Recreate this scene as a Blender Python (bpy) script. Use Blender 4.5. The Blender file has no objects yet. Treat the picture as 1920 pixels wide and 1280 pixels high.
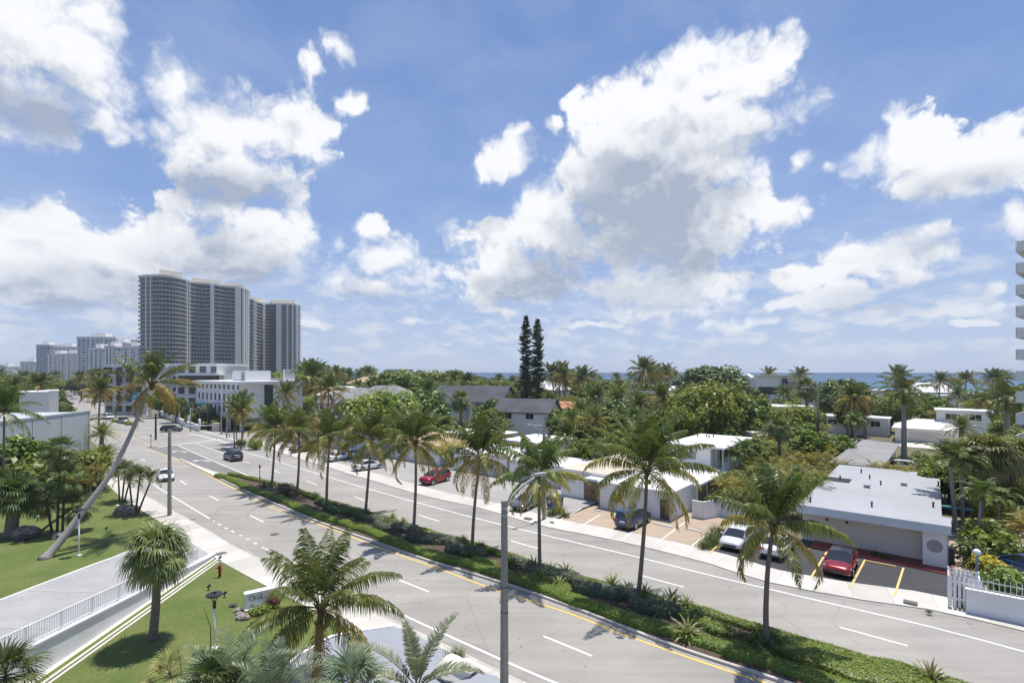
import bpy, math, random
import numpy as np
from math import sin, cos, pi, sqrt, atan2, radians, floor
from mathutils import Vector, Matrix, Euler, noise as mnoise
R = random.Random(11)
SC = bpy.context.scene
COL = SC.collection
H, F, HZ = 15.5, 960.0, 698.0          # camera height, focal length and horizon row of the photograph
SUN_AZ, SUN_EL = atan2(0.62, 0.78), radians(77)   # direction to the sun (x right, y ahead)

def G(px, py, z=0.0):
    y = F * (H - z) / (py - HZ)
    return Vector(((px - 960) * y / F, y, z))
def AT(px, py, y):
    return Vector(((px - 960) * y / F, y, H - (py - HZ) * y / F))
def V3(p, z): return Vector((p[0], p[1], z))

def tag(o, label=None, cat=None, group=None, kind=None):
    if label: o['label'] = label
    if cat: o['category'] = cat
    if group: o['group'] = group
    if kind: o['kind'] = kind
    return o
def empty(name, loc=(0, 0, 0), rz=0.0):
    o = bpy.data.objects.new(name, None)
    o.empty_display_size = 0.2
    o.location = loc; o.rotation_euler = (0, 0, rz); COL.objects.link(o)
    return o
def thing(name, label, cat, loc=(0, 0, 0), rz=0.0, group=None):
    return tag(empty(name, loc, rz), label, cat, group)
KIDS = {}
def link(o, parent=None):
    COL.objects.link(o)
    if parent is not None:
        o.parent = parent; KIDS.setdefault(parent.name, []).append(o)
    return o
def kids(o): return KIDS.get(o.name, [])
def copy_tree(o, parent=None):
    c = o.copy(); link(c, parent)
    for ch in list(kids(o)): copy_tree(ch, c)
    return c
def inst(proto, label, loc, rz=0.0, s=1.0, group=None, cat=None):
    """a copy of a prototype thing with copies of its parts"""
    if not proto.get('used'):
        c = proto; c['used'] = 1
    else:
        c = copy_tree(proto)
    c.location = loc; c.rotation_euler = (0, 0, rz)
    c.scale = (s, s, s) if not isinstance(s, (tuple, list)) else s
    c['label'] = label
    if group: c['group'] = group
    elif 'group' in c: del c['group']
    if cat: c['category'] = cat
    return c

class MB:
    """collects geometry for one mesh; uv in metres, 'tint' per vertex"""
    def __init__(s): s.v = []; s.f = []; s.m = []; s.uv = []; s.t = []
    def vert(s, p, t=0.0): s.v.append((p[0], p[1], p[2])); s.t.append(t); return len(s.v) - 1
    def face(s, idx, m=0, uv=None):
        s.f.append(tuple(idx)); s.m.append(m); s.uv.append(uv)
    def poly(s, pts, m=0, t=0.0, uv=None):
        s.face([s.vert(p, t) for p in pts], m, uv)
    def quad(s, a, b, c, d, m=0, t=0.0, uv=None): s.poly((a, b, c, d), m, t, uv)
    def wallquad(s, a, b, z0, z1, m=0, u0=0.0):
        L = sqrt((a[0]-b[0])**2 + (a[1]-b[1])**2)
        s.quad(V3(a, z0), V3(b, z0), V3(b, z1), V3(a, z1), m, uv=[(u0, z0), (u0+L, z0), (u0+L, z1), (u0, z1)])
    def box(s, x0, x1, y0, y1, z0, z1, m=0, top=None, t=0.0):
        if x1 < x0: x0, x1 = x1, x0
        if y1 < y0: y0, y1 = y1, y0
        c = [(x0, y0), (x1, y0), (x1, y1), (x0, y1)]
        u = 0.0
        for i in range(4):
            s.wallquad(c[i], c[(i+1) % 4], z0, z1, m, u)
        s.quad(*[V3(p, z1) for p in c], m=m if top is None else top, uv=[p for p in c])
        s.quad(*[V3(p, z0) for p in reversed(c)], m=m, uv=[p for p in c])
    def prism(s, pts, z0, z1, m=0, top=None, bottom=True):
        n = len(pts)
        A = sum(pts[i][0]*pts[(i+1) % n][1] - pts[(i+1) % n][0]*pts[i][1] for i in range(n))
        if A < 0: pts = list(reversed(pts))
        u = 0
        for i in range(n):
            a, b = pts[i], pts[(i+1) % n]
            s.wallquad(a, b, z0, z1, m, u); u += sqrt((a[0]-b[0])**2 + (a[1]-b[1])**2)
        s.poly([V3(p, z1) for p in pts], m if top is None else top, uv=[(p[0], p[1]) for p in pts])
        if bottom: s.poly([V3(p, z0) for p in reversed(pts)], m, uv=[(p[0], p[1]) for p in reversed(pts)])
    def tube(s, path, rad, n=6, m=0, t=0.0, caps=True):
        path = [Vector(p) for p in path]
        if not isinstance(rad, (list, tuple)): rad = [rad]*len(path)
        rings = []
        ref = Vector((0.37, 0.91, 0.13))
        for i, p in enumerate(path):
            d = (path[min(i+1, len(path)-1)] - path[max(i-1, 0)]).normalized()
            if abs(d.dot(ref)) > 0.97: ref = Vector((0.9, -0.3, 0.3))
            a = d.cross(ref).normalized(); b = d.cross(a)
            tt = t[i] if isinstance(t, (list, tuple)) else t
            rings.append([s.vert(p + a*(rad[i]*cos(2*pi*k/n)) + b*(rad[i]*sin(2*pi*k/n)), tt) for k in range(n)])
        for i in range(len(path)-1):
            for k in range(n):
                s.face((rings[i][k], rings[i+1][k], rings[i+1][(k+1) % n], rings[i][(k+1) % n]), m)
        if caps:
            s.face(rings[0], m); s.face(rings[-1][::-1], m)
    def lathe(s, prof, n=12, m=0, c=(0, 0, 0), t=0.0):
        rings = [[s.vert((c[0]+r*cos(2*pi*k/n), c[1]+r*sin(2*pi*k/n), c[2]+z), t) for k in range(n)] for r, z in prof]
        for i in range(len(prof)-1):
            for k in range(n):
                s.face((rings[i][k], rings[i][(k+1) % n], rings[i+1][(k+1) % n], rings[i+1][k]), m)
        s.face(rings[0][::-1], m); s.face(rings[-1], m)
    def strip(s, L, Rr, z, m=0):
        """sheet between two polylines of equal length"""
        u = 0
        for i in range(len(L)-1):
            du = (Vector(L[i+1][:2]) - Vector(L[i][:2])).length
            w = (Vector(L[i][:2]) - Vector(Rr[i][:2])).length
            s.quad(V3(L[i], z), V3(Rr[i], z), V3(Rr[i+1], z), V3(L[i+1], z), m, uv=[(0, u), (w, u), (w, u+du), (0, u+du)])
            u += du
    def build(s, name, mats, parent=None, smooth=False, link_it=True):
        me = bpy.data.meshes.new(name)
        me.from_pydata(s.v, [], s.f); 
        if not isinstance(mats, (list, tuple)): mats = [mats]
        for mm in mats: me.materials.append(mm)
        if len(mats) > 1: me.polygons.foreach_set('material_index', s.m)
        if any(s.t):
            at = me.attributes.new('tint', 'FLOAT', 'POINT'); at.data.foreach_set('value', s.t)
        if any(u is not None for u in s.uv):
            ul = me.uv_layers.new(name='UVMap'); out = []
            for f, u in zip(s.f, s.uv):
                if u is None: out += [0.0, 0.0]*len(f)
                else:
                    for q in u: out += [q[0], q[1]]
            ul.data.foreach_set('uv', out)
        if smooth: me.polygons.foreach_set('use_smooth', [True]*len(me.polygons))
        me.update()
        o = bpy.data.objects.new(name, me)
        if link_it: link(o, parent)
        return o

def resample(pts, step):
    """Catmull-Rom through 2D points, resampled at about step metres"""
    P = [Vector(p[:2]) for p in pts]
    P = [P[0]*2-P[1]] + P + [P[-1]*2-P[-2]]
    out = []
    for i in range(1, len(P)-2):
        n = max(1, int((P[i+1]-P[i]).length/step))
        for k in range(n):
            t = k/n
            out.append(0.5*((2*P[i]) + (P[i+1]-P[i-1])*t + (2*P[i-1]-5*P[i]+4*P[i+1]-P[i+2])*t*t + (3*P[i]-P[i-1]-3*P[i+1]+P[i+2])*t**3))
    out.append(P[-2]); return out
def offset(pl, d):
    out = []
    for i, p in enumerate(pl):
        t = (pl[min(i+1, len(pl)-1)] - pl[max(i-1, 0)]).normalized()
        out.append(p + Vector((-t.y, t.x))*d)
    return out
def px_line(pts, step=2.0, z=0.0): return resample([G(a, b, z) for a, b in pts], step)

# ---------------------------------------------------------------- materials
class N:
    """small node-tree writer"""
    def __init__(s, tree): s.t = tree
    def __call__(s, typ, ins=None, **kw):
        n = s.t.nodes.new(typ)
        for k, v in kw.items(): setattr(n, k, v)
        for k, v in (ins or {}).items():
            if isinstance(v, bpy.types.NodeSocket): s.t.links.new(v, n.inputs[k])
            elif isinstance(v, bpy.types.Node): s.t.links.new(v.outputs[0], n.inputs[k])
            else: n.inputs[k].default_value = v
        return n
    def math(s, op, a, b=None, c=None, clamp=False):
        ins = {0: a}
        if b is not None: ins[1] = b
        if c is not None: ins[2] = c
        return s('ShaderNodeMath', ins, operation=op, use_clamp=clamp).outputs[0]
    def mix(s, f, a, b, blend='MIX'):
        n = s.t.nodes.new('ShaderNodeMix'); n.data_type = 'RGBA'; n.blend_type = blend
        for k, v in ((0, f), (6, a), (7, b)):
            if isinstance(v, bpy.types.NodeSocket): s.t.links.new(v, n.inputs[k])
            else: n.inputs[k].default_value = (*v, 1) if isinstance(v, tuple) and len(v) == 3 else v
        return n.outputs[2]
    def ramp(s, f, stops):
        n = s.t.nodes.new('ShaderNodeValToRGB'); s.t.links.new(f, n.inputs[0])
        e = n.color_ramp.elements
        while len(e) < len(stops): e.new(0.5)
        for el, (p, c) in zip(e, stops): el.position = p; el.color = (*c, 1) if len(c) == 3 else c
        return n.outputs[0]
def newmat(name):
    m = bpy.data.materials.new(name); m.use_nodes = True
    t = m.node_tree; t.nodes.clear()
    n = N(t); out = n('ShaderNodeOutputMaterial')
    return m, n, out
def coords(n, world=True):
    if world: return n('ShaderNodeNewGeometry').outputs['Position']
    return n('ShaderNodeTexCoord').outputs['Object']
def fbm(n, co, scale, detail=4, rough=0.55, dist=0.0):
    return n('ShaderNodeTexNoise', {'Vector': co, 'Scale': scale, 'Detail': detail, 'Roughness': rough, 'Distortion': dist}).outputs[0]
def surf(name, col, rough=0.7, var=0.15, big=0.3, small=6.0, col2=None, bump=0.0, metal=0.0, spec=0.5, world=True, coat=0.0, fine=0.0):
    """plain surface: colour broken by a large and a small noise"""
    m, n, out = newmat(name)
    co = coords(n, world)
    a = fbm(n, co, big, 5, 0.6); b = fbm(n, co, small, 3, 0.6)
    c2 = col2 or tuple(x*(1-var*1.6) for x in col)
    c1 = col if col2 else tuple(min(1, x*(1+var*0.5)) for x in col)
    k = n.math('ADD', n.math('MULTIPLY', a, 0.65), n.math('MULTIPLY', b, 0.35))
    f = n('ShaderNodeMapRange', {0: k, 1: 0.36, 2: 0.64}).outputs[0]
    c = n.mix(f, c1, c2)
    bs = n('ShaderNodeBsdfPrincipled', {'Base Color': c, 'Roughness': rough, 'Metallic': metal, 'Specular IOR Level': spec, 'Coat Weight': coat})
    if bump:
        bp = n('ShaderNodeBump', {'Height': fbm(n, co, fine or small*3, 3, 0.6), 'Strength': bump, 'Distance': 0.03})
        n.t.links.new(bp.outputs[0], bs.inputs['Normal'])
    n.t.links.new(bs.outputs[0], out.inputs[0])
    return m
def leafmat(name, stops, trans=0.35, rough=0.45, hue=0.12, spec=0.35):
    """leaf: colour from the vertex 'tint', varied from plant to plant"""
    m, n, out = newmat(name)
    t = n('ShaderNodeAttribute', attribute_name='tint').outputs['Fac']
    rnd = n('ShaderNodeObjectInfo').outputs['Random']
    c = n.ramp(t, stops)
    hs = n('ShaderNodeHueSaturation', {'Hue': n.math('ADD', 0.5, n.math('MULTIPLY', n.math('SUBTRACT', rnd, 0.5), 0.035)),
           'Saturation': 1.0, 'Value': n.math('ADD', 1.0-hue, n.math('MULTIPLY', rnd, hue*2)), 'Color': c}).outputs[0]
    bs = n('ShaderNodeBsdfPrincipled', {'Base Color': hs, 'Roughness': rough, 'Specular IOR Level': spec})
    tr = n('ShaderNodeBsdfTranslucent', {'Color': n.mix(1.0, hs, (1.0, 1.0, 0.55), 'MULTIPLY')})
    mx = n('ShaderNodeMixShader', {0: trans, 1: bs.outputs[0], 2: tr.outputs[0]})
    n.t.links.new(mx.outputs[0], out.inputs[0])
    return m
def facade(name, wall, glass, wx, fx, wz, fz, off=0.5, rough=0.25, band=None, bh=0.12):
    """wall with a grid of windows from the uv map (metres): a window fills fx of each wx and fz of each wz"""
    m, n, out = newmat(name)
    uv = n('ShaderNodeSeparateXYZ', {0: n('ShaderNodeTexCoord').outputs['UV']})
    fu = n.math('FRACT', n.math('DIVIDE', uv.outputs[0], wx)); fv = n.math('FRACT', n.math('DIVIDE', n.math('ADD', uv.outputs[1], off), wz))
    def mid(f, w): return n.math('LESS_THAN', n.math('ABSOLUTE', n.math('SUBTRACT', f, 0.5)), w/2)
    win = n.math('MULTIPLY', mid(fu, fx), mid(fv, fz))
    cell = n('ShaderNodeTexWhiteNoise', {0: n('ShaderNodeCombineXYZ', {0: n.math('FLOOR', n.math('DIVIDE', uv.outputs[0], wx)), 1: n.math('FLOOR', n.math('DIVIDE', n.math('ADD', uv.outputs[1], off), wz))}).outputs[0]}, noise_dimensions='3D').outputs[0]
    g = n.mix(cell, tuple(x*0.5 for x in glass), tuple(min(1, x*1.7) for x in glass))
    w = n.mix(fbm(n, coords(n), 0.15, 4), wall, tuple(x*0.9 for x in wall))
    if band: w = n.mix(n.math('LESS_THAN', fv, bh), w, band)
    bs = n('ShaderNodeBsdfPrincipled', {'Base Color': n.mix(win, w, g), 'Roughness': n.math('SUBTRACT', 0.8, n.math('MULTIPLY', win, 0.8-rough))})
    n.t.links.new(bs.outputs[0], out.inputs[0])
    return m
M = {}
def asphalt(name, c1, c2, crack=0.5):
    m, n, out = newmat(name); co = coords(n)
    a = fbm(n, co, 0.12, 5, 0.6); st = n('ShaderNodeMapping', {'Vector': co, 'Rotation': (0, 0, radians(39.5)), 'Scale': (0.05, 0.9, 1)})
    s = fbm(n, st.outputs[0], 1.0, 4, 0.6); g = fbm(n, co, 60, 2, 0.7)
    k = n.math('ADD', n.math('ADD', n.math('MULTIPLY', a, 0.45), n.math('MULTIPLY', s, 0.35)), n.math('MULTIPLY', g, 0.2))
    c = n.mix(n('ShaderNodeMapRange', {0: k, 1: 0.38, 2: 0.62}).outputs[0], c1, c2)
    sp = n.math('GREATER_THAN', fbm(n, co, 1.5, 3, 0.5), 0.70)         # spots of oil and old tar
    c = n.mix(n.math('MULTIPLY', sp, 0.55), c, tuple(x*0.45 for x in c2))
    vo = n('ShaderNodeTexVoronoi', {'Vector': n.mix(0.25, co, n('ShaderNodeTexNoise', {'Vector': co, 'Scale': 0.5}).outputs[1], 'ADD'), 'Scale': 0.11}, feature='DISTANCE_TO_EDGE').outputs[0]
    ck = n.math('MULTIPLY', n.math('LESS_THAN', vo, 0.004), crack)
    c = n.mix(ck, c, tuple(x*0.35 for x in c2))
    bs = n('ShaderNodeBsdfPrincipled', {'Base Color': c, 'Roughness': 0.85, 'Specular IOR Level': 0.3})
    bp = n('ShaderNodeBump', {'Height': g, 'Strength': 0.25, 'Distance': 0.01}); n.t.links.new(bp.outputs[0], bs.inputs['Normal'])
    n.t.links.new(bs.outputs[0], out.inputs[0]); return m
M['asphalt'] = asphalt('worn_asphalt', (0.335, 0.318, 0.290), (0.232, 0.221, 0.203), 0.16)
M['asphalt_dark'] = asphalt('sealed_asphalt', (0.066, 0.066, 0.071), (0.044, 0.044, 0.049), 0.3)
M['asphalt_mid'] = asphalt('turn_lane_asphalt', (0.205, 0.197, 0.187), (0.155, 0.150, 0.145), 0.4)
M['lot'] = asphalt('grey_lot', (0.36, 0.345, 0.32), (0.27, 0.26, 0.245), 0.8)
M['tan_lot'] = asphalt('tan_concrete', (0.40, 0.315, 0.23), (0.33, 0.26, 0.19), 0.6)
def concrete(name, c1, c2, joint=1.5, ang=0.0):
    m, n, out = newmat(name); co = coords(n)
    k = n.math('ADD', n.math('MULTIPLY', fbm(n, co, 0.35, 6, 0.65), 0.7), n.math('MULTIPLY', fbm(n, co, 9, 3), 0.3))
    c = n.mix(n('ShaderNodeMapRange', {0: k, 1: 0.36, 2: 0.66}).outputs[0], c1, c2)
    uv = n('ShaderNodeSeparateXYZ', {0: n('ShaderNodeTexCoord').outputs['UV']})
    f = n.math('FRACT', n.math('DIVIDE', uv.outputs[1], joint))
    c = n.mix(n.math('MULTIPLY', n.math('LESS_THAN', f, 0.03/joint), 0.6), c, (0.10, 0.095, 0.085))
    cell = n('ShaderNodeTexWhiteNoise', {1: n.math('FLOOR', n.math('DIVIDE', uv.outputs[1], joint))}, noise_dimensions='1D').outputs[0]
    c = n.mix(0.14, c, n.mix(cell, (0.2, 0.19, 0.17), (0.8, 0.78, 0.74)))
    bs = n('ShaderNodeBsdfPrincipled', {'Base Color': c, 'Roughness': 0.85})
    n.t.links.new(bs.outputs[0], out.inputs[0]); return m
M['sidewalk'] = concrete('sidewalk_concrete', (0.53, 0.50, 0.455), (0.42, 0.395, 0.355), 2.4)
M['kerb'] = concrete('kerb_concrete', (0.52, 0.49, 0.44), (0.36, 0.335, 0.30), 3.0)
M['gutter'] = surf('gutter_concrete', (0.34, 0.32, 0.29), 0.85, col2=(0.22, 0.205, 0.19), big=0.6, small=12)
def paint(name, c, wear=0.35):
    m, n, out = newmat(name); co = coords(n)
    k = n.math('ADD', n.math('MULTIPLY', fbm(n, co, 2.2, 5, 0.7), 0.6), n.math('MULTIPLY', fbm(n, co, 22, 3, 0.7), 0.4))
    f = n('ShaderNodeMapRange', {0: k, 1: 0.50, 2: 0.68}).outputs[0]
    bs = n('ShaderNodeBsdfPrincipled', {'Base Color': n.mix(n.math('MULTIPLY', f, wear), c, (0.27, 0.26, 0.24)), 'Roughness': 0.7})
    n.t.links.new(bs.outputs[0], out.inputs[0]); return m
M['white_line'] = paint('white_road_paint', (0.78, 0.77, 0.74), 0.6)
M['yellow_line'] = paint('yellow_road_paint', (0.72, 0.47, 0.09), 0.7)
M['lot_yellow'] = paint('yellow_stall_paint', (0.68, 0.47, 0.16), 0.8)
def grassmat(name, a, b, c):
    m, n, out = newmat(name); co = coords(n)
    k = fbm(n, co, 0.22, 6, 0.65); g = fbm(n, co, 7, 6, 0.85)
    col = n.mix(n('ShaderNodeMapRange', {0: k, 1: 0.38, 2: 0.62}).outputs[0], a, b)
    dry = n('ShaderNodeMapRange', {0: fbm(n, co, 0.9, 5, 0.7), 1: 0.52, 2: 0.74}).outputs[0]
    col = n.mix(n.math('MULTIPLY', dry, 0.55), col, (a[0]*1.9, a[1]*1.35, a[2]*2.2))
    col = n.mix(n.math('MULTIPLY', n('ShaderNodeMapRange', {0: g, 1: 0.40, 2: 0.64}).outputs[0], 0.75), col, c)
    bs = n('ShaderNodeBsdfPrincipled', {'Base Color': col, 'Roughness': 0.8, 'Specular IOR Level': 0.2})
    bp = n('ShaderNodeBump', {'Height': g, 'Strength': 0.7, 'Distance': 0.06}); n.t.links.new(bp.outputs[0], bs.inputs['Normal'])
    n.t.links.new(bs.outputs[0], out.inputs[0]); return m
M['lawn'] = grassmat('lawn_grass', (0.105, 0.150, 0.034), (0.175, 0.190, 0.062), (0.050, 0.084, 0.018))
M['ground'] = grassmat('sandy_grass_ground', (0.13, 0.13, 0.06), (0.20, 0.175, 0.11), (0.06, 0.075, 0.03))
M['mulch'] = surf('bark_mulch', (0.115, 0.082, 0.060), 0.95, col2=(0.055, 0.040, 0.030), big=2, small=18, bump=0.8)
M['sand'] = surf('beach_sand', (0.55, 0.48, 0.38), 0.95)
def pavers():
    m, n, out = newmat('grey_pavers'); co = coords(n)
    mp = n('ShaderNodeMapping', {'Vector': co, 'Rotation': (0, 0, 0.12), 'Scale': (1, 1, 1)})
    br = n('ShaderNodeTexBrick', {'Vector': mp.outputs[0], 'Color1': (0.27, 0.265, 0.262, 1), 'Color2': (0.37, 0.362, 0.358, 1), 'Mortar': (0.20, 0.195, 0.195, 1), 'Scale': 4.2, 'Mortar Size': 0.012, 'Bias': 0.1})
    c = n.mix(0.35, br.outputs[0], n.mix(n('ShaderNodeMapRange', {0: fbm(n, co, 0.5, 5), 1: 0.35, 2: 0.65}).outputs[0], (0.24, 0.24, 0.245), (0.40, 0.395, 0.395)))
    bs = n('ShaderNodeBsdfPrincipled', {'Base Color': c, 'Roughness': 0.8}); n.t.links.new(bs.outputs[0], out.inputs[0]); return m
M['pavers'] = pavers()
M['white'] = surf('white_stucco', (0.78, 0.77, 0.75), 0.8, 0.06, 0.25, 5, bump=0.15)
M['white_roof'] = surf('white_roof_coating', (0.74, 0.73, 0.71), 0.7, col2=(0.56, 0.55, 0.53), big=0.16, small=2.0)
M['dirty_roof'] = surf('stained_white_roof', (0.66, 0.65, 0.64), 0.7, col2=(0.40, 0.39, 0.38), big=0.22, small=1.1)
M['metal_white'] = surf('white_painted_metal', (0.80, 0.80, 0.80), 0.4, 0.04)
M['glass'] = surf('dark_window_glass', (0.035, 0.045, 0.055), 0.06, 0.3, spec=0.8)
M['glass_blue'] = surf('pale_window_glass', (0.22, 0.30, 0.33), 0.08, 0.3, spec=0.8)
M['black'] = surf('black_metal', (0.02, 0.02, 0.022), 0.4, 0.1)
M['dark'] = surf('dark_grey', (0.06, 0.06, 0.065), 0.6, 0.2)
M['grey'] = surf('mid_grey', (0.32, 0.32, 0.33), 0.7, 0.15)
M['galv'] = surf('galvanised_steel', (0.55, 0.56, 0.57), 0.35, 0.1, metal=0.6)
M['steel'] = surf('bright_rail_steel', (0.62, 0.63, 0.64), 0.35, 0.06, metal=0.3)
# ---------------------------------------------------------------- camera, sun, sky
cam = bpy.data.cameras.new('camera'); co_ = bpy.data.objects.new('camera', cam); COL.objects.link(co_)
cam.lens = 18.0; cam.sensor_width = 36.0; cam.clip_end = 60000; cam.clip_start = 0.1
cam.shift_y = (HZ-640)/1920.0
co_.location = (0, 0, H); co_.rotation_euler = (pi/2, 0, 0)
SC.camera = co_
sun = bpy.data.lights.new('sun', 'SUN'); so = bpy.data.objects.new('sun', sun); COL.objects.link(so)
sun.energy = 3.9; sun.angle = radians(0.55); sun.color = (1.0, 0.955, 0.885)
sdir = Vector((cos(SUN_EL)*sin(SUN_AZ), cos(SUN_EL)*cos(SUN_AZ), sin(SUN_EL)))
so.rotation_euler = (-sdir).to_track_quat('-Z', 'Y').to_euler(); so.location = (40, 40, 200)

wd = bpy.data.worlds.new('World'); SC.world = wd; wd.use_nodes = True
wt = wd.node_tree; wt.nodes.clear(); n = N(wt)
def ae(px, py):
    u, v = (px-960)/F, (HZ-py)/F
    return math.atan(u), math.atan(v/sqrt(1+u*u))
CL = [  # cumulus, each a lobe of the real clouds over the coast: centre and half axes in degrees-like picture units
 (30,40,150,120),(140,100,110,95),(60,190,130,70),(170,225,55,50),(200,55,60,50),
 (300,105,50,42),(330,150,60,45),(395,235,115,75),(505,235,95,62),(440,315,105,62),(585,120,36,40),(628,100,36,36),(655,185,34,42),(610,235,45,36),(560,265,55,45),
 (400,385,95,42),(505,425,75,55),(430,470,150,55),(550,395,40,35),
 (70,440,140,55),(190,470,100,50),(60,530,170,60),(200,545,180,45),
 (690,420,48,36),(640,445,35,30),(725,490,70,48),(645,528,62,32),(770,532,50,32),(705,545,110,26),
 (1450,115,48,58),(1385,150,85,62),(1300,120,48,62),(1320,85,30,32),(1355,105,62,48),(1400,160,75,60),(1320,210,90,70),(1200,185,100,65),(1130,205,52,46),(1150,255,85,75),(1255,270,125,85),(1410,225,88,48),(1480,190,24,26),
 (1120,325,80,55),(1210,370,175,95),(1270,445,125,68),(1180,450,110,60),(1300,330,90,70),(950,305,62,42),(975,262,34,40),(905,320,30,26),(1035,235,34,30),(1015,385,68,58),(930,445,85,46),(1040,430,95,70),(950,515,95,52),(1010,540,70,34),(857,565,40,24),
 (1350,385,75,60),(1440,395,80,34),(1510,390,36,14),(1150,545,85,34),(1255,545,115,38),(1345,555,60,28),(1120,450,50,40),
 (1500,305,40,30),(1550,322,32,20),(1655,225,52,40),(1700,285,100,46),(1615,290,40,34),(1810,305,135,45),(1905,290,90,60),(1690,235,60,40),
 (1760,420,58,22),(1640,480,115,45),(1500,520,72,32),(1570,555,100,30),(1690,515,70,34),(1895,420,60,45),(1860,530,48,16),(1760,570,120,20),(1250,590,140,14),(1480,575,90,22),(1830,600,90,14),(560,600,120,14),(760,600,90,10),(930,590,70,14),
 (680,636,34,9),(950,632,50,9),(1390,612,110,12),(1120,610,60,10),(1650,600,90,10),(250,610,90,14),(840,640,40,6)]
grp = bpy.data.node_groups.new('cloud_density', 'ShaderNodeTree')
grp.interface.new_socket('P', in_out='INPUT', socket_type='NodeSocketVector')
grp.interface.new_socket('D', in_out='OUTPUT', socket_type='NodeSocketFloat')
g = N(grp); gi = g('NodeGroupInput'); go = g('NodeGroupOutput')
wob = g('ShaderNodeTexNoise', {'Vector': gi.outputs[0], 'Scale': 9.0, 'Detail': 3.0, 'Roughness': 0.6}).outputs[1]
pw = g('ShaderNodeVectorMath', {0: g('ShaderNodeVectorMath', {0: wob, 1: (0.5, 0.5, 0.5)}, operation='SUBTRACT').outputs[0], 1: (0.10, 0.07, 0.0), 2: gi.outputs[0]}, operation='MULTIPLY_ADD').outputs[0]
acc = None
for (px, py, rx, ry) in CL:
    a, e = ae(px, py); a1, _ = ae(px+rx, py); _, e1 = ae(px, py-ry)
    ra, re = max(abs(a1-a), 0.004)*1.25, max(abs(e1-e), 0.004)*1.25
    d = g('ShaderNodeVectorMath', {0: pw, 1: (1/ra, 1/re, 0), 2: (-a/ra, -e/re, 0)}, operation='MULTIPLY_ADD').outputs[0]
    l = g('ShaderNodeVectorMath', {0: d}, operation='LENGTH').outputs['Value']
    if rx*ry < 2200: l = g.math('ADD', l, 0.36 if rx*ry < 1100 else 0.2)
    if rx*ry > 4200: l = g.math('SUBTRACT', l, 0.20)
    acc = l if acc is None else g('ShaderNodeMath', {0: acc, 1: l, 2: 0.35}, operation='SMOOTH_MIN').outputs[0]
fb = g('ShaderNodeTexNoise', {'Vector': gi.outputs[0], 'Scale': 17.0, 'Detail': 11.0, 'Roughness': 0.63, 'Distortion': 0.1}).outputs[0]
vo = g('ShaderNodeTexVoronoi', {'Vector': pw, 'Scale': 13.0, 'Detail': 4.0, 'Roughness': 0.55, 'Lacunarity': 2.3}, voronoi_dimensions='2D', feature='F1').outputs['Distance']
D = g.math('ADD', g.math('ADD', g.math('SUBTRACT', 1.19, acc), g.math('MULTIPLY', g.math('SUBTRACT', fb, 0.5), 0.95)), g.math('MULTIPLY', g.math('SUBTRACT', 0.42, vo), 0.62))
grp.links.new(D, go.inputs[0])
tc = n('ShaderNodeTexCoord').outputs['Generated']
sp = n('ShaderNodeSeparateXYZ', {0: tc})
az = n.math('ARCTAN2', sp.outputs[0], sp.outputs[1]); el = n.math('ARCSINE', sp.outputs[2])
P = n('ShaderNodeCombineXYZ', {0: az, 1: el, 2: 0.0}).outputs[0]
def dens(dx, dy):
    q = P if dx == 0 and dy == 0 else n('ShaderNodeVectorMath', {0: P, 1: (dx, dy, 0)}, operation='ADD').outputs[0]
    gn = n('ShaderNodeGroup'); gn.node_tree = grp; wt.links.new(q, gn.inputs[0]); return gn.outputs[0]
D0, D1, D2 = dens(0, 0), dens(0.008, 0.022), dens(0.03, 0.10)
up = lambda x: n.math('MAXIMUM', x, 0.0)
soft = n('ShaderNodeMapRange', {0: fbm(n, P, 4.0, 3, 0.6), 1: 0.38, 2: 0.64, 3: 0.20, 4: 0.95}).outputs[0]
alpha = n('ShaderNodeMapRange', {0: n.math('DIVIDE', D0, soft), 1: -0.02, 2: 1.0}, interpolation_type='SMOOTHSTEP').outputs[0]
thick = n.math('ADD', n.math('ADD', n.math('MULTIPLY', up(n.math('SUBTRACT', D1, D0)), 0.75), n.math('MULTIPLY', up(n.math('MINIMUM', D1, 0.9)), 0.15)), n.math('MULTIPLY', up(n.math('MINIMUM', D2, 1.0)), 1.0))
shade = n('ShaderNodeMapRange', {0: thick, 1: 0.12, 2: 1.25}, interpolation_type='SMOOTHSTEP').outputs[0]
def lobes(L):
    acc_ = None
    for (px, py, rx, ry) in L:
        a, e = ae(px, py); ra, re = abs(ae(px+rx, py)[0]-a), abs(ae(px, py-ry)[1]-e)
        q = n('ShaderNodeVectorMath', {0: n('ShaderNodeVectorMath', {0: P, 1: (1/ra, 1/re, 0), 2: (-a/ra, -e/re, 0)}, operation='MULTIPLY_ADD').outputs[0]}, operation='LENGTH').outputs['Value']
        v = n('ShaderNodeMapRange', {0: q, 1: 0.35, 2: 1.35, 3: 1.0, 4: 0.0}, interpolation_type='SMOOTHSTEP').outputs[0]
        acc_ = v if acc_ is None else n.math('MAXIMUM', acc_, v)
    return acc_
base_ = lobes([(1215,395,165,115),(1290,470,110,60),(1000,545,90,40),(1060,510,80,45),(430,500,170,45),(430,350,110,40),(60,575,220,55),(160,530,170,40),(80,215,120,45),(700,560,120,25),(1680,560,180,35),(1800,345,150,30)])
bn_ = n('ShaderNodeMapRange', {0: fbm(n, P, 9.0, 5, 0.6), 1: 0.3, 2: 0.72, 3: 1.0, 4: 0.30}).outputs[0]
shade = n.math('ADD', n.math('MULTIPLY', shade, 0.62), n.math('MULTIPLY', n.math('MULTIPLY', base_, bn_), 0.88), clamp=True)
cc = n.mix(shade, (1.09, 1.105, 1.13), (0.45, 0.52, 0.655))
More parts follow.
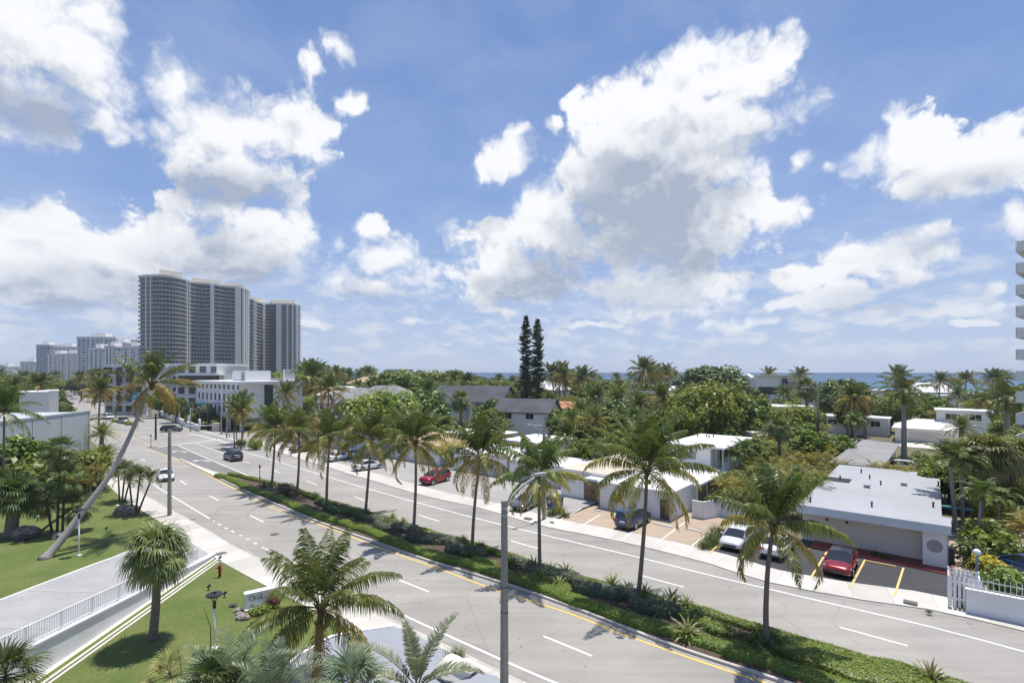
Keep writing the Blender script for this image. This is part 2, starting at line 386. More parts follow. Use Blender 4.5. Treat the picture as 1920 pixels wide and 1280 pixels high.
sky = n('ShaderNodeTexSky'); sky.sky_type = 'NISHITA'; sky.sun_disc = False
sky.sun_elevation = SUN_EL; sky.sun_rotation = SUN_AZ; sky.air_density = 1.0; sky.dust_density = 0.6; sky.ozone_density = 1.6; sky.altitude = 10
SKY_K = 0.11
hz = n('ShaderNodeMapRange', {0: el, 1: 0.0, 2: 0.30, 3: 1.0, 4: 0.0}, interpolation_type='SMOOTHSTEP').outputs[0]
grad = n.ramp(n('ShaderNodeMapRange', {0: el, 1: -0.02, 2: 0.62}).outputs[0], [(0.0, (0.285, 0.350, 0.500)), (0.10, (0.262, 0.340, 0.515)), (0.35, (0.185, 0.275, 0.495)), (0.7, (0.128, 0.215, 0.435)), (1.0, (0.105, 0.185, 0.40))])
grad = n.mix(1.0, grad, (1/SKY_K, 1/SKY_K, 1/SKY_K), 'MULTIPLY')
skc = n.mix(0.85, sky.outputs[0], grad)
# thin high veil between the cumulus
veil = n('ShaderNodeMapRange', {0: fbm(n, n('ShaderNodeVectorMath', {0: P, 1: (1.0, 2.2, 1)}, operation='MULTIPLY').outputs[0], 3.2, 7, 0.62, 0.4), 1: 0.40, 2: 0.85, 3: 0.0, 4: 0.32}).outputs[0]
veil = n.math('ADD', veil, n.math('MULTIPLY', hz, 0.16))
CLOUD = 0.60/SKY_K
skc = n.mix(veil, skc, tuple(CLOUD*x for x in (0.72, 0.80, 0.95)))
fin = n.mix(n.math('MULTIPLY', alpha, n('ShaderNodeMapRange', {0: el, 1: 0.02, 2: 0.16, 3: 0.5, 4: 1.0}).outputs[0]), skc, n.mix(1.0, cc, (CLOUD, CLOUD, CLOUD), 'MULTIPLY'))
# low band of small far cumulus over the horizon
low = fbm(n, n('ShaderNodeVectorMath', {0: P, 1: (1.0, 2.6, 1)}, operation='MULTIPLY').outputs[0], 16.0, 8, 0.62, 0.2)
lowm = n.math('MULTIPLY', n('ShaderNodeMapRange', {0: low, 1: 0.44, 2: 0.66, 3: 0.0, 4: 0.72}, interpolation_type='SMOOTHSTEP').outputs[0], n.math('MULTIPLY', n('ShaderNodeMapRange', {0: el, 1: 0.005, 2: 0.05}).outputs[0], n('ShaderNodeMapRange', {0: el, 1: 0.09, 2: 0.27, 3: 1.0, 4: 0.0}).outputs[0]))
fin = n.mix(lowm, fin, tuple(CLOUD*x for x in (0.86, 0.90, 0.98)))
bg = n('ShaderNodeBackground', {0: fin, 1: SKY_K}); wo = n('ShaderNodeOutputWorld'); wt.links.new(bg.outputs[0], wo.inputs[0])
try:
    wd.cycles.sampling_method = 'MANUAL'; wd.cycles.sample_map_resolution = 256
except Exception: pass
SC.view_settings.view_transform = 'Standard'; SC.view_settings.look = 'None'; SC.view_settings.exposure = 0.57; SC.view_settings.gamma = 1.0
SC.cycles.max_bounces = 6; SC.cycles.diffuse_bounces = 3; SC.cycles.transmission_bounces = 4; SC.cycles.transparent_max_bounces = 6
SC.cycles.use_denoising = True; SC.cycles.sample_clamp_indirect = 6
# ---------------------------------------------------------------- ground, sea, roads
def struct(name, mb, mats, smooth=False):
    o = mb.build(name, mats, smooth=smooth); o['kind'] = 'structure'; return o
r_ = Vector((0.771, -0.636)); n_ = Vector((0.636, 0.771)); RZ = atan2(r_.y, r_.x)   # along the far pavement, and away from the road
S0 = Vector((27.4, 36.7))                                             # a point on the inner edge of the far pavement
def L2(u, d, z=None):
    """point u metres along the far pavement from S0 and d metres behind its inner edge"""
    p = S0 + r_*u + n_*d
    return p if z is None else Vector((p.x, p.y, z))
COAST = [Vector((1500, -690)), Vector((365, 210)), Vector((211, 338)), Vector((-20, 530)), Vector((-174, 665)), Vector((-620, 1150)), Vector((-2600, 3300)), Vector((-9000, 11000))]
mb = MB(); mb.quad((-30000, -2000, -0.06), (30000, -2000, -0.06), (30000, 40000, -0.06), (-30000, 40000, -0.06))
struct('ground', mb, M['ground'])
def sea_mat():
    m, n, out = newmat('sea_water'); co = coords(n)
    sp = n('ShaderNodeSeparateXYZ', {0: co})
    # distance from the shore (the coast runs obliquely): shallow green water first, deep blue beyond
    d = n.math('ADD', n.math('MULTIPLY', n.math('SUBTRACT', sp.outputs[0], 211), 0.636), n.math('MULTIPLY', n.math('SUBTRACT', sp.outputs[1], 338), 0.771))
    st = n('ShaderNodeMapping', {'Vector': co, 'Rotation': (0, 0, radians(39.5)), 'Scale': (0.004, 0.016, 1)})
    d2 = n.math('ADD', d, n.math('MULTIPLY', n.math('SUBTRACT', fbm(n, st.outputs[0], 1.0, 4), 0.5), 260))
    c = n.ramp(n('ShaderNodeMapRange', {0: d2, 1: 0.0, 2: 1500.0}).outputs[0], [(0.0, (0.10, 0.21, 0.20)), (0.06, (0.055, 0.165, 0.20)), (0.25, (0.032, 0.12, 0.20)), (0.6, (0.018, 0.075, 0.165)), (1.0, (0.013, 0.055, 0.14))])
    bs = n('ShaderNodeBsdfPrincipled', {'Base Color': c, 'Roughness': 0.45, 'Specular IOR Level': 0.18})
    w = fbm(n, n('ShaderNodeMapping', {'Vector': co, 'Rotation': (0, 0, radians(39.5)), 'Scale': (0.05, 0.16, 1)}).outputs[0], 1.0, 5)
    bp = n('ShaderNodeBump', {'Height': w, 'Strength': 0.5, 'Distance': 1.2}); n.t.links.new(bp.outputs[0], bs.inputs['Normal'])
    n.t.links.new(bs.outputs[0], out.inputs[0]); return m
M['sea'] = sea_mat()
mb = MB(); far = [Vector((30000, 40000)), Vector((30000, -690))]
pts = [V3(p, 0.05) for p in COAST] + [V3((-9000, 40000), 0.05), V3(far[0], 0.05), V3(far[1], 0.05)]
mb.poly(pts); struct('sea', mb, M['sea'])
mb = MB(); cst = resample(COAST[:7], 40); mb.strip(cst, offset(cst, -38), 0.0); struct('beach', mb, M['sand'])

M['nose'] = surf('pale_concrete_island', (0.62, 0.58, 0.51), 0.85, 0.15)
# main road
NEAR_K = [(1080,1326),(1000,1290),(920,1252),(825,1207),(690,1143),(540,1075),(440,1025),(370,984),(300,945),(262,922),(228,893),(205,866),(188,842)]
FAR_K = [(2080,1232),(1920,1184),(1735,1142),(1615,1125),(1440,1092),(1332,1058),(1200,1024),(1100,1003),(1010,985),(900,953),(800,931),(700,902),(607,874),(540,853),(470,829)]
near_k, far_k = px_line(NEAR_K), px_line(FAR_K)
mb = MB()
mb.poly([G(2400, 1320), G(2000, 1620), G(1400, 1500)] + [V3(p, 0.0) for p in near_k] + [G(150, 806), G(138, 790), G(150, 774), G(118, 760), G(95, 746), G(40, 727), G(110, 726), G(165, 746), G(255, 768), G(296, 782), G(366, 806), G(455, 812), G(700, 808), G(700, 832), G(500, 838)] + [V3(p, 0.0) for p in reversed(far_k)])
struct('road', mb, M['asphalt'])
# pavements with kerbs
def pavement(name, edge, width, side, kz=0.14):
    """gutter (0.45), kerb (0.15) and slab strip to one side of an edge line"""
    o1, o2, o3, g0 = (offset(edge, side*x) for x in (0.0, 0.16, width, -0.42))
    mb = MB(); mb.strip(g0, o1, 0.008, 1)
    u = 0
    for i in range(len(edge)-1):
        mb.wallquad(o1[i], o1[i+1], 0.0, kz, 0, u); u += (edge[i+1]-edge[i]).length
    mb.strip(o1, o2, kz, 0)
    s = MB(); s.strip(o2, o3, kz-0.006, 0)
    k = struct(name + '_kerb', mb, [M['kerb'], M['gutter']]); p = struct(name, s, M['sidewalk'])
    return o3
near_in = pavement('near_pavement', near_k[:-2], 2.3, 1)
far_in = pavement('far_pavement', far_k, 3.1, -1, .07)

# lawn in front of the towers, sloping up along the ramp
def ramp_z(y): return 0.088*max(0.0, 42.6-y)
def sheet(name, pts, zf, mat, nx=26, step=1.4, z0=0.0):
    """triangulated ground sheet over a polygon, heights from zf"""
    from mathutils.geometry import delaunay_2d_cdt
    P = [Vector(p[:2]) for p in pts]; E = [(i, (i+1) % len(P)) for i in range(len(P))]
    xs = [p.x for p in P]; ys = [p.y for p in P]
    Q = list(P); x = min(xs)
    while x < max(xs):
        y = min(ys)
        while y < max(ys):
            Q.append(Vector((x+0.2*sin(y*3), y+0.2*sin(x*2)))); y += step
        x += step
    vs, es, fs, *_ = delaunay_2d_cdt(Q, E, [list(range(len(P)))], 1, 1e-4)
    mb = MB()
    for v in vs: mb.vert((v.x, v.y, zf(v.x, v.y)+z0))
    for f in fs:
        mb.face(f, 0)
    o = mb.build(name, mat, smooth=True); o['kind'] = 'structure'
    for p in o.data.polygons: 
        if p.normal.z < 0: p.flip()
    return o
wallA, wallB = G(402, 1042), G(36, 1290)            # foot of the ramp wall: at the pavement, and near the camera
wd_ = (wallB-wallA).normalized()
wallC = wallB + wd_*6
wz = lambda y: ramp_z(y)
dl = [Vector((-32.5, 49.0)), Vector((-33.2, 42.6)), Vector((-33.0, 37.0)), Vector((-32.7, 32.7)), Vector((-32.4, 26.0)), Vector((-32, 18))]   # far edge of the drive
inner = [p for p in near_in]
# far lawn: beyond the drive
ni_far = [p for p in inner if p.y > 50.6]
lawn1 = [Vector((-32.3, 50.3))] + ni_far + [G(150, 880).xy, G(60, 872).xy, G(-60, 872).xy, Vector((-75, 60)), Vector((-70, 20)), Vector((-32.2, 16))] + list(reversed(dl))
sheet('lawn', lawn1, lambda x, y: ramp_z(y)+0.10, M['lawn'])
drive = [wallA.xy, (wallA+wd_*8).xy, wallB.xy, wallC.xy] + list(reversed(dl)) + [Vector((-32.0, 50.2)), Vector((-30.2, 48.9)), Vector((-27.6, 46.2)), Vector((-25.3, 43.8))]
sheet('driveway', drive, lambda x, y: ramp_z(y)+0.125, M['pavers'])
mb = MB(); e2 = resample([Vector((-32.2, 49.8))] + dl, 1.0); eo = offset(e2, 0.16)
for i in range(len(e2)-1):
    z1, z2 = ramp_z(e2[i].y)+0.17, ramp_z(e2[i+1].y)+0.17
    mb.quad(V3(e2[i], z1), V3(e2[i+1], z2), V3(eo[i+1], z2), V3(eo[i], z1))
    mb.quad(V3(e2[i], z1-.15), V3(e2[i+1], z2-.15), V3(e2[i+1], z2), V3(e2[i], z1)); mb.quad(V3(eo[i], z1-.15), V3(eo[i+1], z2-.15), V3(eo[i+1], z2), V3(eo[i], z1))
struct('driveway_kerb', mb, M['white'])
# two pale lines of cross pavers in the drive
mb = MB()
for (a, b) in (((52, 1111), (205, 1116)), ((0, 1199), (95, 1202))):
    pa, pb = G(*a, 0.7), G(*b, 0.7)
    for q in (pa, pb): q.z = ramp_z(q.y)+0.145
    mb.quad(pa, pb, pb+Vector((0, .06, -.003)), pa+Vector((0, .06, -.003)))
struct('driveway_line', mb, M['nose'])
# near lawn between the ramp wall and the plaza
near_low = [p for p in inner if 17.0 < p.y < 42.5]
lw = [wallA.xy + Vector((0.45, -0.4))] + list(reversed(near_low)) + [Vector((2.2, 17)), Vector((1, 12)), Vector((-30, 12)), wallC.xy + Vector((0.5, 0))]
sheet('lawn_near', lw, lambda x, y: 0.10, M['lawn'])
# entrance plaza (pale blue-grey paving) at the foot of the coconut palm
pl = [G(655, 1192).xy, G(622, 1200).xy, G(560, 1238).xy, G(520, 1275).xy, G(480, 1330).xy, Vector((-9, 12)), Vector((3, 12)), G(960, 1312).xy, G(905, 1262).xy, G(800, 1205).xy, G(742, 1180).xy]
pl = resample(pl + [pl[0]], 0.6)
M['plaza'] = surf('blue_grey_paving', (0.29, 0.305, 0.34), 0.6, col2=(0.25, 0.262, 0.295), big=0.4, small=3)
mb = MB(); mb.poly([V3(p, 0.148) for p in pl[:-1]]); struct('plaza', mb, M['plaza'])
mb = MB(); ed = resample([G(742, 1178).xy, G(655, 1191).xy, G(622, 1199).xy, G(560, 1237).xy, G(520, 1274).xy, G(480, 1330).xy], 0.5); ed2 = offset(ed, -0.22)
mb.strip(ed, ed2, 0.19); 
for i in range(len(ed)-1): mb.wallquad(ed[i], ed[i+1], 0.1, 0.19); mb.wallquad(ed2[i+1], ed2[i], 0.1, 0.19)
struct('plaza_kerb', mb, M['white'])

# median: kerb ring, mulch bed
MED_N = [(336,862),(400,893),(470,926),(530,952),(600,981),(660,1003),(715,1022),(800,1052),(880,1076),(977,1107),(1070,1140),(1160,1175),(1240,1206),(1320,1234),(1420,1266),(1560,1312),(1700,1358)]
MED_F = [(1960,1330),(1850,1295),(1740,1262),(1590,1222),(1437,1180),(1307,1143),(1200,1114),(1110,1089),(1015,1060),(935,1035),(850,1008),(760,982),(662,953),(590,929),(520,908),(450,893),(400,884),(338,860)]
mn, mf = px_line(MED_N, 1.0), px_line(MED_F, 1.0)
ring = mn + mf
def kerb_ring(name, ring, mat, w=0.2, z=0.15):
    mb = MB(); n = len(ring); inn = []
    for i in range(n):
        t = (ring[(i+1) % n]-ring[i-1]).normalized(); inn.append(ring[i]+Vector((-t.y, t.x))*w)
    for i in range(n):
        j = (i+1) % n
        mb.wallquad(ring[i], ring[j], 0, z, 0, i*1.0); mb.quad(V3(ring[i], z), V3(ring[j], z), V3(inn[j], z), V3(inn[i], z), 0, uv=[(0, i), (0, i+1), (.2, i+1), (.2, i)])
        mb.wallquad(inn[j], inn[i], 0, z, 0, i*1.0)
    struct(name, mb, mat); return inn
inn = kerb_ring('median_kerb', ring, M['kerb'])
bed = MB(); nose = MB()
mnr, mfr = mn, list(reversed(mf))
NS = 160
def along(pl, t):
    L = [0]
    for i in range(len(pl)-1): L.append(L[-1]+(pl[i+1]-pl[i]).length)
    s = t*L[-1]
    for i in range(len(pl)-1):
        if s <= L[i+1] or i == len(pl)-2:
            return pl[i].lerp(pl[i+1], (s-L[i])/max(1e-6, L[i+1]-L[i]))
TT = [i/NS for i in range(NS+1)]
mA = [along(mnr, t) for t in TT]; mB = [along(mfr, t) for t in TT]
def MED(t, w):   # t along the median (0 at the far nose), w from the near kerb (0) to the far kerb (1)
    f = max(0, min(NS-1e-6, t*NS)); i = int(f); k = f-i
    return mA[i].lerp(mA[i+1], k).lerp(mB[i].lerp(mB[i+1], k), w)
def med_t(px, py):  # parameter of the median nearest a picture point
    p = G(px, py).xy
    return min(TT, key=lambda t: min((MED(t, w)-p).length for w in (0.2, 0.5, 0.8)))
T_N = med_t(408, 890)
mb = MB()
for i in range(NS):
    m_ = 1 if TT[i] < T_N else 0
    a, b, c, d = MED(TT[i], .02), MED(TT[i], .98), MED(TT[i+1], .98), MED(TT[i+1], .02)
    mb.quad(V3(a, .12), V3(b, .12), V3(c, .12), V3(d, .12), m_)
struct('median_bed', mb, [M['mulch'], M['nose']])
# gutter strip along the near side of the median
g1 = px_line(MED_N[2:], 2.0); mb = MB(); mb.strip(offset(g1, -0.5), offset(g1, 0.02), 0.006); struct('median_gutter', mb, M['gutter'])

# road markings: thin painted sheets
MK = 0.010
def stripe(pxs, w, mat, name='road_marking', dash=None, z=MK, step=1.5):
    pl = px_line(pxs, step); mb = MB()
    if not dash: mb.strip(offset(pl, w/2), offset(pl, -w/2), z)
    else:
        on, per, ph = dash; s = 0.0; fine = resample(pl, 0.25)
        seg = []
        for i in range(len(fine)-1):
            if (s+ph) % per < on: seg.append(fine[i])
            elif len(seg) > 1: mb.strip(offset(seg, w/2), offset(seg, -w/2), z); seg = []
            else: seg = []
            s += (fine[i+1]-fine[i]).length
        if len(seg) > 1: mb.strip(offset(seg, w/2), offset(seg, -w/2), z)
    return struct(name, mb, mat)
W, Y = M['white_line'], M['yellow_line']
YEL = [(275,841),(350,869),(420,906),(475,935),(532,960),(625,992),(710,1026),(840,1072),(920,1102),(1070,1150),(1150,1182),(1320,1242),(1435,1280),(1560,1322)]
stripe(YEL, 0.16, Y, 'yellow_edge_line')
stripe([(207,855),(227,868),(255,888),(302,917),(390,970)], 0.15, W, 'edge_line')
stripe([(390,970),(415,985),(452,1004),(497,1028)], 0.2, W, 'dotted_edge_line', dash=(0.75, 1.75, 0.2))
stripe([(497,1028),(542,1050),(712,1132),(940,1236),(1045,1281),(1130,1318)], 0.16, W, 'edge_line')
def dash_list(pairs, name):
    mb = MB()
    for (a, b) in pairs:
        p, q = G(*a).xy, G(*b).xy; d = (q-p).normalized(); o = Vector((-d.y, d.x))*0.075
        mb.quad(V3(p+o, MK), V3(q+o, MK), V3(q-o, MK), V3(p-o, MK))
    struct(name, mb, W)
dash_list([((1019,1192),(1110,1229)), ((749,1087),(804,1109)), ((497,1031),(543,1050)) if False else ((600,1030),(640,1046)), ((469,966),(494,978)), ((392,929),(410,938)), ((338,901),(350,908)), ((264,860),(272,864)), ((1420,1352),(1560,1406))], 'lane_line')
dash_list([((957,1013),(1009,1028)), ((1204,1079),(1282,1100)), ((1574,1175),(1702,1210)), ((785,965),(824,977)), ((664,930),(691,941)), ((574,901),(595,909)), ((512,881),(525,886)), ((456,864),(468,868))], 'lane_line')
stripe([(1980,1238),(1920,1221),(1735,1172),(1502,1118),(1320,1075),(1200,1045),(1010,1000),(850,960),(687,915),(570,880),(480,853),(420,836)], 0.16, W, 'edge_line')
stripe([(333,835),(400,864),(455,887),(500,906)], 0.16, W, 'turn_lane_line')
stripe([(500,906),(560,925),(600,940)], 0.16, W, 'turn_lane_line', dash=(1.2, 3.2, 0))
stripe([(367,831),(420,850),(445,860)], 0.13, W, 'lane_line')
stripe([(296,838),(350,831),(415,823)], 0.5, W, 'stop_line')
for a, b in (((237,818),(252,822)), ((262,817),(276,820)), ((284,813),(296,817)), ((306,812),(318,815))):
    dash_list([(a, b)], 'crossing_line')
stripe([(352,812),(390,820),(440,834)], 0.3, W, 'crossing_line'); stripe([(372,806),(420,818),(462,832)], 0.3, W, 'crossing_line')
stripe([(196,800),(240,818),(285,836)], 0.14, Y, 'yellow_edge_line')
stripe([(140,752),(185,770),(232,790),(252,800)], 0.14, W, 'lane_line', dash=(3, 9, 0))
# darker turn lane, laid just above the road
mb = MB(); mb.poly([G(271, 838, .005), G(331, 834, .005), G(400, 863, .005), G(480, 897, .005), G(540, 918, .005), G(500, 906, .005), G(400, 884, .005), G(338, 860, .005)]); struct('turn_lane', mb, M['asphalt_mid'])
def arrow(px, py, rot, s=1.0):
    c = G(px, py); a = rot; mb = MB()
    shp = [[(-0.12, -1.5), (0.12, -1.5), (0.12, 0.3), (-0.12, 0.3)], [(-0.12, 0.3), (0.12, 0.3), (-0.55, 1.0), (-0.8, 0.8)], [(-0.35, 1.3), (-1.25, 1.15), (-0.95, 0.3)]]
    for s_ in shp:
        mb.poly([(c.x+s*(x*cos(a)-y*sin(a)), c.y+s*(x*sin(a)+y*cos(a)), MK+0.003) for x, y in s_])
    struct('arrow_marking', mb, W)
arrow(342, 846, RZ+pi/2+0.1, 1.2); arrow(384, 863, RZ+pi/2+0.1, 1.2)
# manhole lids, utility covers and dark patches on road and pavement
def lid(px, py, rad, z=0.012, mat=None):
    p = G(px, py, z); mb = MB(); mb.poly([(p.x+rad*cos(a*pi/8), p.y+rad*sin(a*pi/8), z) for a in range(16)]); struct('manhole_cover', mb, mat or M['dark'])
M['iron'] = surf('cast_iron', (0.13, 0.12, 0.11), 0.7, 0.3)
lid(515, 1001, 0.42, mat=M['iron']); lid(345, 824, 0.45, mat=M['iron']); lid(415, 1037, 0.42, 0.15, M['iron'])
def cover(px, py, w, d, z=0.15, mat='iron'):
    p = G(px, py, z).xy; mb = MB()
    mb.poly([V3(p+r_*x+n_*y, z) for x, y in ((-w, -d), (w, -d), (w, d), (-w, d))]); struct('utility_cover', mb, M[mat])
cover(1707, 1128, .38, .3); cover(990, 971, .45, .3); cover(1005, 978, .25, .16); cover(1035, 978, .25, .16)

# parking lots behind the far pavement
def lot(name, us, d0, d1, mat, z):
    mb = MB(); mb.poly([L2(us[0], d0, z), L2(us[1], d0, z), L2(us[1], d1, z), L2(us[0], d1, z)]); return struct(name, mb, mat)
def u_of(px, py, z=0.13): return (G(px, py, z).xy-S0).dot(r_)
def d_of(px, py, z=0.13): return (G(px, py, z).xy-S0).dot(n_)
uA, uB, uC, uD = u_of(1776, 1136), u_of(1322, 1038), u_of(1028, 975), u_of(560, 838)
print('U', uA, uB, uC, uD, [round(d_of(a, b), 2) for a, b in ((1776,1136),(1681,1104),(1517,1081),(1322,1038),(1200,1014),(1035,980),(940,953),(800,920),(607,870))])
far_line = resample([p for p in far_in], 0.5)
def lotpoly(name, a, b, depth, mat, z):
    """lot that hugs the inner pavement edge between two picture columns"""
    e = [p for p in far_line if a <= (p-S0).dot(r_) <= b]
    mb = MB(); back = [p+n_*depth for p in e]; mb.strip(e, back, z); return struct(name, mb, mat)
lotpoly('dark_parking_lot', uB+0.4, uA+0.7, 9.6, M['asphalt_dark'], 0.075)
lotpoly('tan_parking_lot', uC+0.2, uB-0.6, 10.5, M['tan_lot'], 0.075)
lotpoly('grey_parking_lot', uD, uC+0.1, 13.0, M['lot'], 0.075)
# ---------------------------------------------------------------- vegetation prototypes
UP = Vector((0, 0, 1))
M['coco'] = leafmat('coconut_leaf', [(0.0, (0.062, 0.093, 0.029)), (0.3, (0.123, 0.164, 0.041)), (0.55, (0.281, 0.271, 0.054)), (0.75, (0.496, 0.359, 0.102)), (1.0, (0.255, 0.158, 0.082))], 0.30, 0.38)
M['fan'] = leafmat('fan_palm_leaf', [(0.0, (0.058, 0.090, 0.032)), (0.35, (0.124, 0.160, 0.052)), (0.6, (0.286, 0.294, 0.098)), (0.8, (0.390, 0.294, 0.144)), (1.0, (0.260, 0.175, 0.098))], 0.28, 0.42)
M['blue_palm'] = leafmat('blue_green_palm_leaf', [(0.0, (0.086, 0.122, 0.073)), (0.4, (0.181, 0.223, 0.133)), (0.6, (0.258, 0.277, 0.133)), (0.8, (0.292, 0.210, 0.070)), (1.0, (0.172, 0.109, 0.049))], 0.25, 0.4)
M['areca'] = leafmat('areca_leaf', [(0.0, (0.072, 0.115, 0.024)), (0.4, (0.180, 0.213, 0.043)), (0.7, (0.384, 0.322, 0.072)), (1.0, (0.408, 0.218, 0.060))], 0.35, 0.4)
M['leaf_mid'] = leafmat('broad_leaf', [(0.0, (0.068, 0.110, 0.024)), (0.5, (0.140, 0.198, 0.038)), (1.0, (0.260, 0.294, 0.066))], 0.3, 0.45)
M['leaf_dark'] = leafmat('dark_glossy_leaf', [(0.0, (0.046, 0.081, 0.026)), (0.5, (0.093, 0.143, 0.041)), (1.0, (0.174, 0.217, 0.061))], 0.25, 0.4)
M['leaf_bright'] = leafmat('bright_leaf', [(0.0, (0.098, 0.153, 0.024)), (0.5, (0.183, 0.254, 0.041)), (1.0, (0.317, 0.354, 0.072))], 0.35, 0.45)
M['leaf_grey'] = leafmat('grey_green_leaf', [(0.0, (0.072, 0.090, 0.057)), (0.5, (0.138, 0.159, 0.101)), (1.0, (0.228, 0.236, 0.149))], 0.2, 0.55)
M['leaf_yellow'] = leafmat('yellow_croton_leaf', [(0.0, (0.12, 0.15, 0.02)), (0.5, (0.36, 0.34, 0.03)), (1.0, (0.62, 0.52, 0.06))], 0.3, 0.4)
M['needle'] = leafmat('pine_needles', [(0.0, (0.055, 0.082, 0.038)), (1.0, (0.14, 0.175, 0.08))], 0.12, 0.6)
M['agave'] = leafmat('variegated_blade', [(0.0, (0.085, 0.125, 0.045)), (0.5, (0.20, 0.23, 0.09)), (1.0, (0.52, 0.48, 0.24))], 0.2, 0.4)
M['blade'] = leafmat('grass_blade', [(0.0, (0.05, 0.085, 0.02)), (0.5, (0.12, 0.16, 0.035)), (1.0, (0.30, 0.28, 0.12))], 0.3, 0.5)
M['purple'] = leafmat('purple_red_leaf', [(0.0, (0.055, 0.018, 0.026)), (1.0, (0.16, 0.05, 0.06))], 0.3, 0.45)
def barkmat(name, a, b, ring=9.0, amt=0.6):
    m, n, out = newmat(name); co = n('ShaderNodeTexCoord').outputs['Object']
    z = n('ShaderNodeSeparateXYZ', {0: co}).outputs[2]
    w = n.math('ADD', n.math('MULTIPLY', n.math('SINE', n.math('ADD', n.math('MULTIPLY', z, ring*2*pi), n.math('MULTIPLY', fbm(n, co, 3, 3), 5))), 0.5), 0.5)
    k = n.math('ADD', n.math('MULTIPLY', w, amt*0.5), n.math('MULTIPLY', fbm(n, co, 5, 5, 0.65), 1-amt*0.5))
    bs = n('ShaderNodeBsdfPrincipled', {'Base Color': n.mix(n('ShaderNodeMapRange', {0: k, 1: 0.3, 2: 0.72}).outputs[0], a, b), 'Roughness': 0.9, 'Specular IOR Level': 0.2})
    bp = n('ShaderNodeBump', {'Height': k, 'Strength': 0.6, 'Distance': 0.04}); n.t.links.new(bp.outputs[0], bs.inputs['Normal'])
    n.t.links.new(bs.outputs[0], out.inputs[0]); return m
M['bark'] = barkmat('palm_bark', (0.12, 0.098, 0.078), (0.26, 0.225, 0.19))
M['bark_pale'] = barkmat('pale_palm_bark', (0.23, 0.215, 0.20), (0.40, 0.38, 0.355), 6)
M['bark_dark'] = barkmat('dark_bark', (0.055, 0.045, 0.036), (0.14, 0.115, 0.095), 4, 0.3)
M['bark_rough'] = barkmat('sabal_bark', (0.14, 0.115, 0.09), (0.30, 0.26, 0.215), 5, 0.9)
M['nut'] = surf('yellow_green_nut', (0.36, 0.31, 0.07), 0.4, 0.25, 3, 9, world=False)
M['husk'] = surf('brown_fibre', (0.14, 0.075, 0.04), 0.95, 0.4, 3, 12, world=False)

def frond(mb, base, az, el, L, droop, nl, ll, lw, tint, rng, hang=0.6, vee=0.0, wind=(0, 0), stem=0.14, tip=0.25, rm=0, lm=0, rad=0.035, nseg=12):
    P = [Vector(base)]; e = el; a = az; ds = L/nseg; T = []
    wx, wy = wind
    for i in range(nseg):
        t = (i+0.5)/nseg
        d = Vector((cos(a)*cos(e), sin(a)*cos(e), sin(e)))
        d = (d + Vector((wx, wy, 0))*t*t).normalized()
        T.append(d); P.append(P[-1]+d*ds)
        e -= droop*(0.35+1.5*t)/nseg
    mb.tube(P, [rad*(1-0.85*i/nseg) for i in range(nseg+1)], 4, rm, t=[min(1, tint+0.22) for i in range(nseg+1)], caps=False)
    for i in range(nl):
        s = stem + (1-stem)*(i+rng.random()*0.6)/nl
        f = min(s, 0.999)*nseg; k = int(f); p = P[k].lerp(P[k+1], f-k); t = T[k]
        sd = t.cross(UP)
        if sd.length < 0.05: sd = Vector((-sin(az), cos(az), 0))
        sd.normalize(); u = sd.cross(t)
        prof = (0.45+0.55*min(1, (s-stem)/0.22)) * (1.0 if s < 0.55 else 1-(s-0.55)/0.45*(1-tip))
        for sgn in (-1, 1):
            l = ll*prof*(0.82+0.36*rng.random())
            d1 = (t*(0.35+0.5*s) + sd*sgn*0.95 + u*vee + Vector((0, 0, -hang*0.35*rng.random()))).normalized()
            d2 = (d1 + Vector((wx*0.5, wy*0.5, -hang*(0.7+0.6*rng.random())))).normalized()
            d3 = (d2 + Vector((0, 0, -hang*0.8))).normalized()
            p1 = p+d1*l*0.34; p2 = p1+d2*l*0.36; p3 = p2+d3*l*0.3
            w = (t*0.75+u*0.5*rng.uniform(-1, 1)).normalized()*lw*0.5
            tt = min(1, max(0.001, tint+rng.uniform(-0.1, 0.12)+0.10*s)); te = min(1, tt+0.16*rng.random()+0.05)
            v = [mb.vert(p-w*0.6, tt), mb.vert(p+w*0.6, tt), mb.vert(p1+w, tt), mb.vert(p1-w, tt), mb.vert(p2+w*0.75, tt), mb.vert(p2-w*0.75, tt), mb.vert(p3, te)]
            mb.face((v[0], v[1], v[2], v[3]), lm); mb.face((v[3], v[2], v[4], v[5]), lm); mb.face((v[5], v[4], v[6]), lm)
    return P
def curve_trunk(mb, pts, r0, r1, n=8, flare=1.7, tint=0.0):
    P = [Vector(p) for p in pts]
    Q = []
    PP = [P[0]*2-P[1]]+P+[P[-1]*2-P[-2]]
    for i in range(1, len(PP)-2):
        for k in range(5):
            t = k/5; a, b, c, d = PP[i-1], PP[i], PP[i+1], PP[i+2]
            Q.append(0.5*((2*b)+(c-a)*t+(2*a-5*b+4*c-d)*t*t+(3*b-a-3*c+d)*t**3))
    Q.append(P[-1]); m = len(Q)-1
    mb.tube(Q, [(r0+(r1-r0)*i/m)*(1+(flare-1)*max(0, 1-i/m*9)**2) for i in range(m+1)], n, 0, t=tint)
    return Q
GA = 2.39996
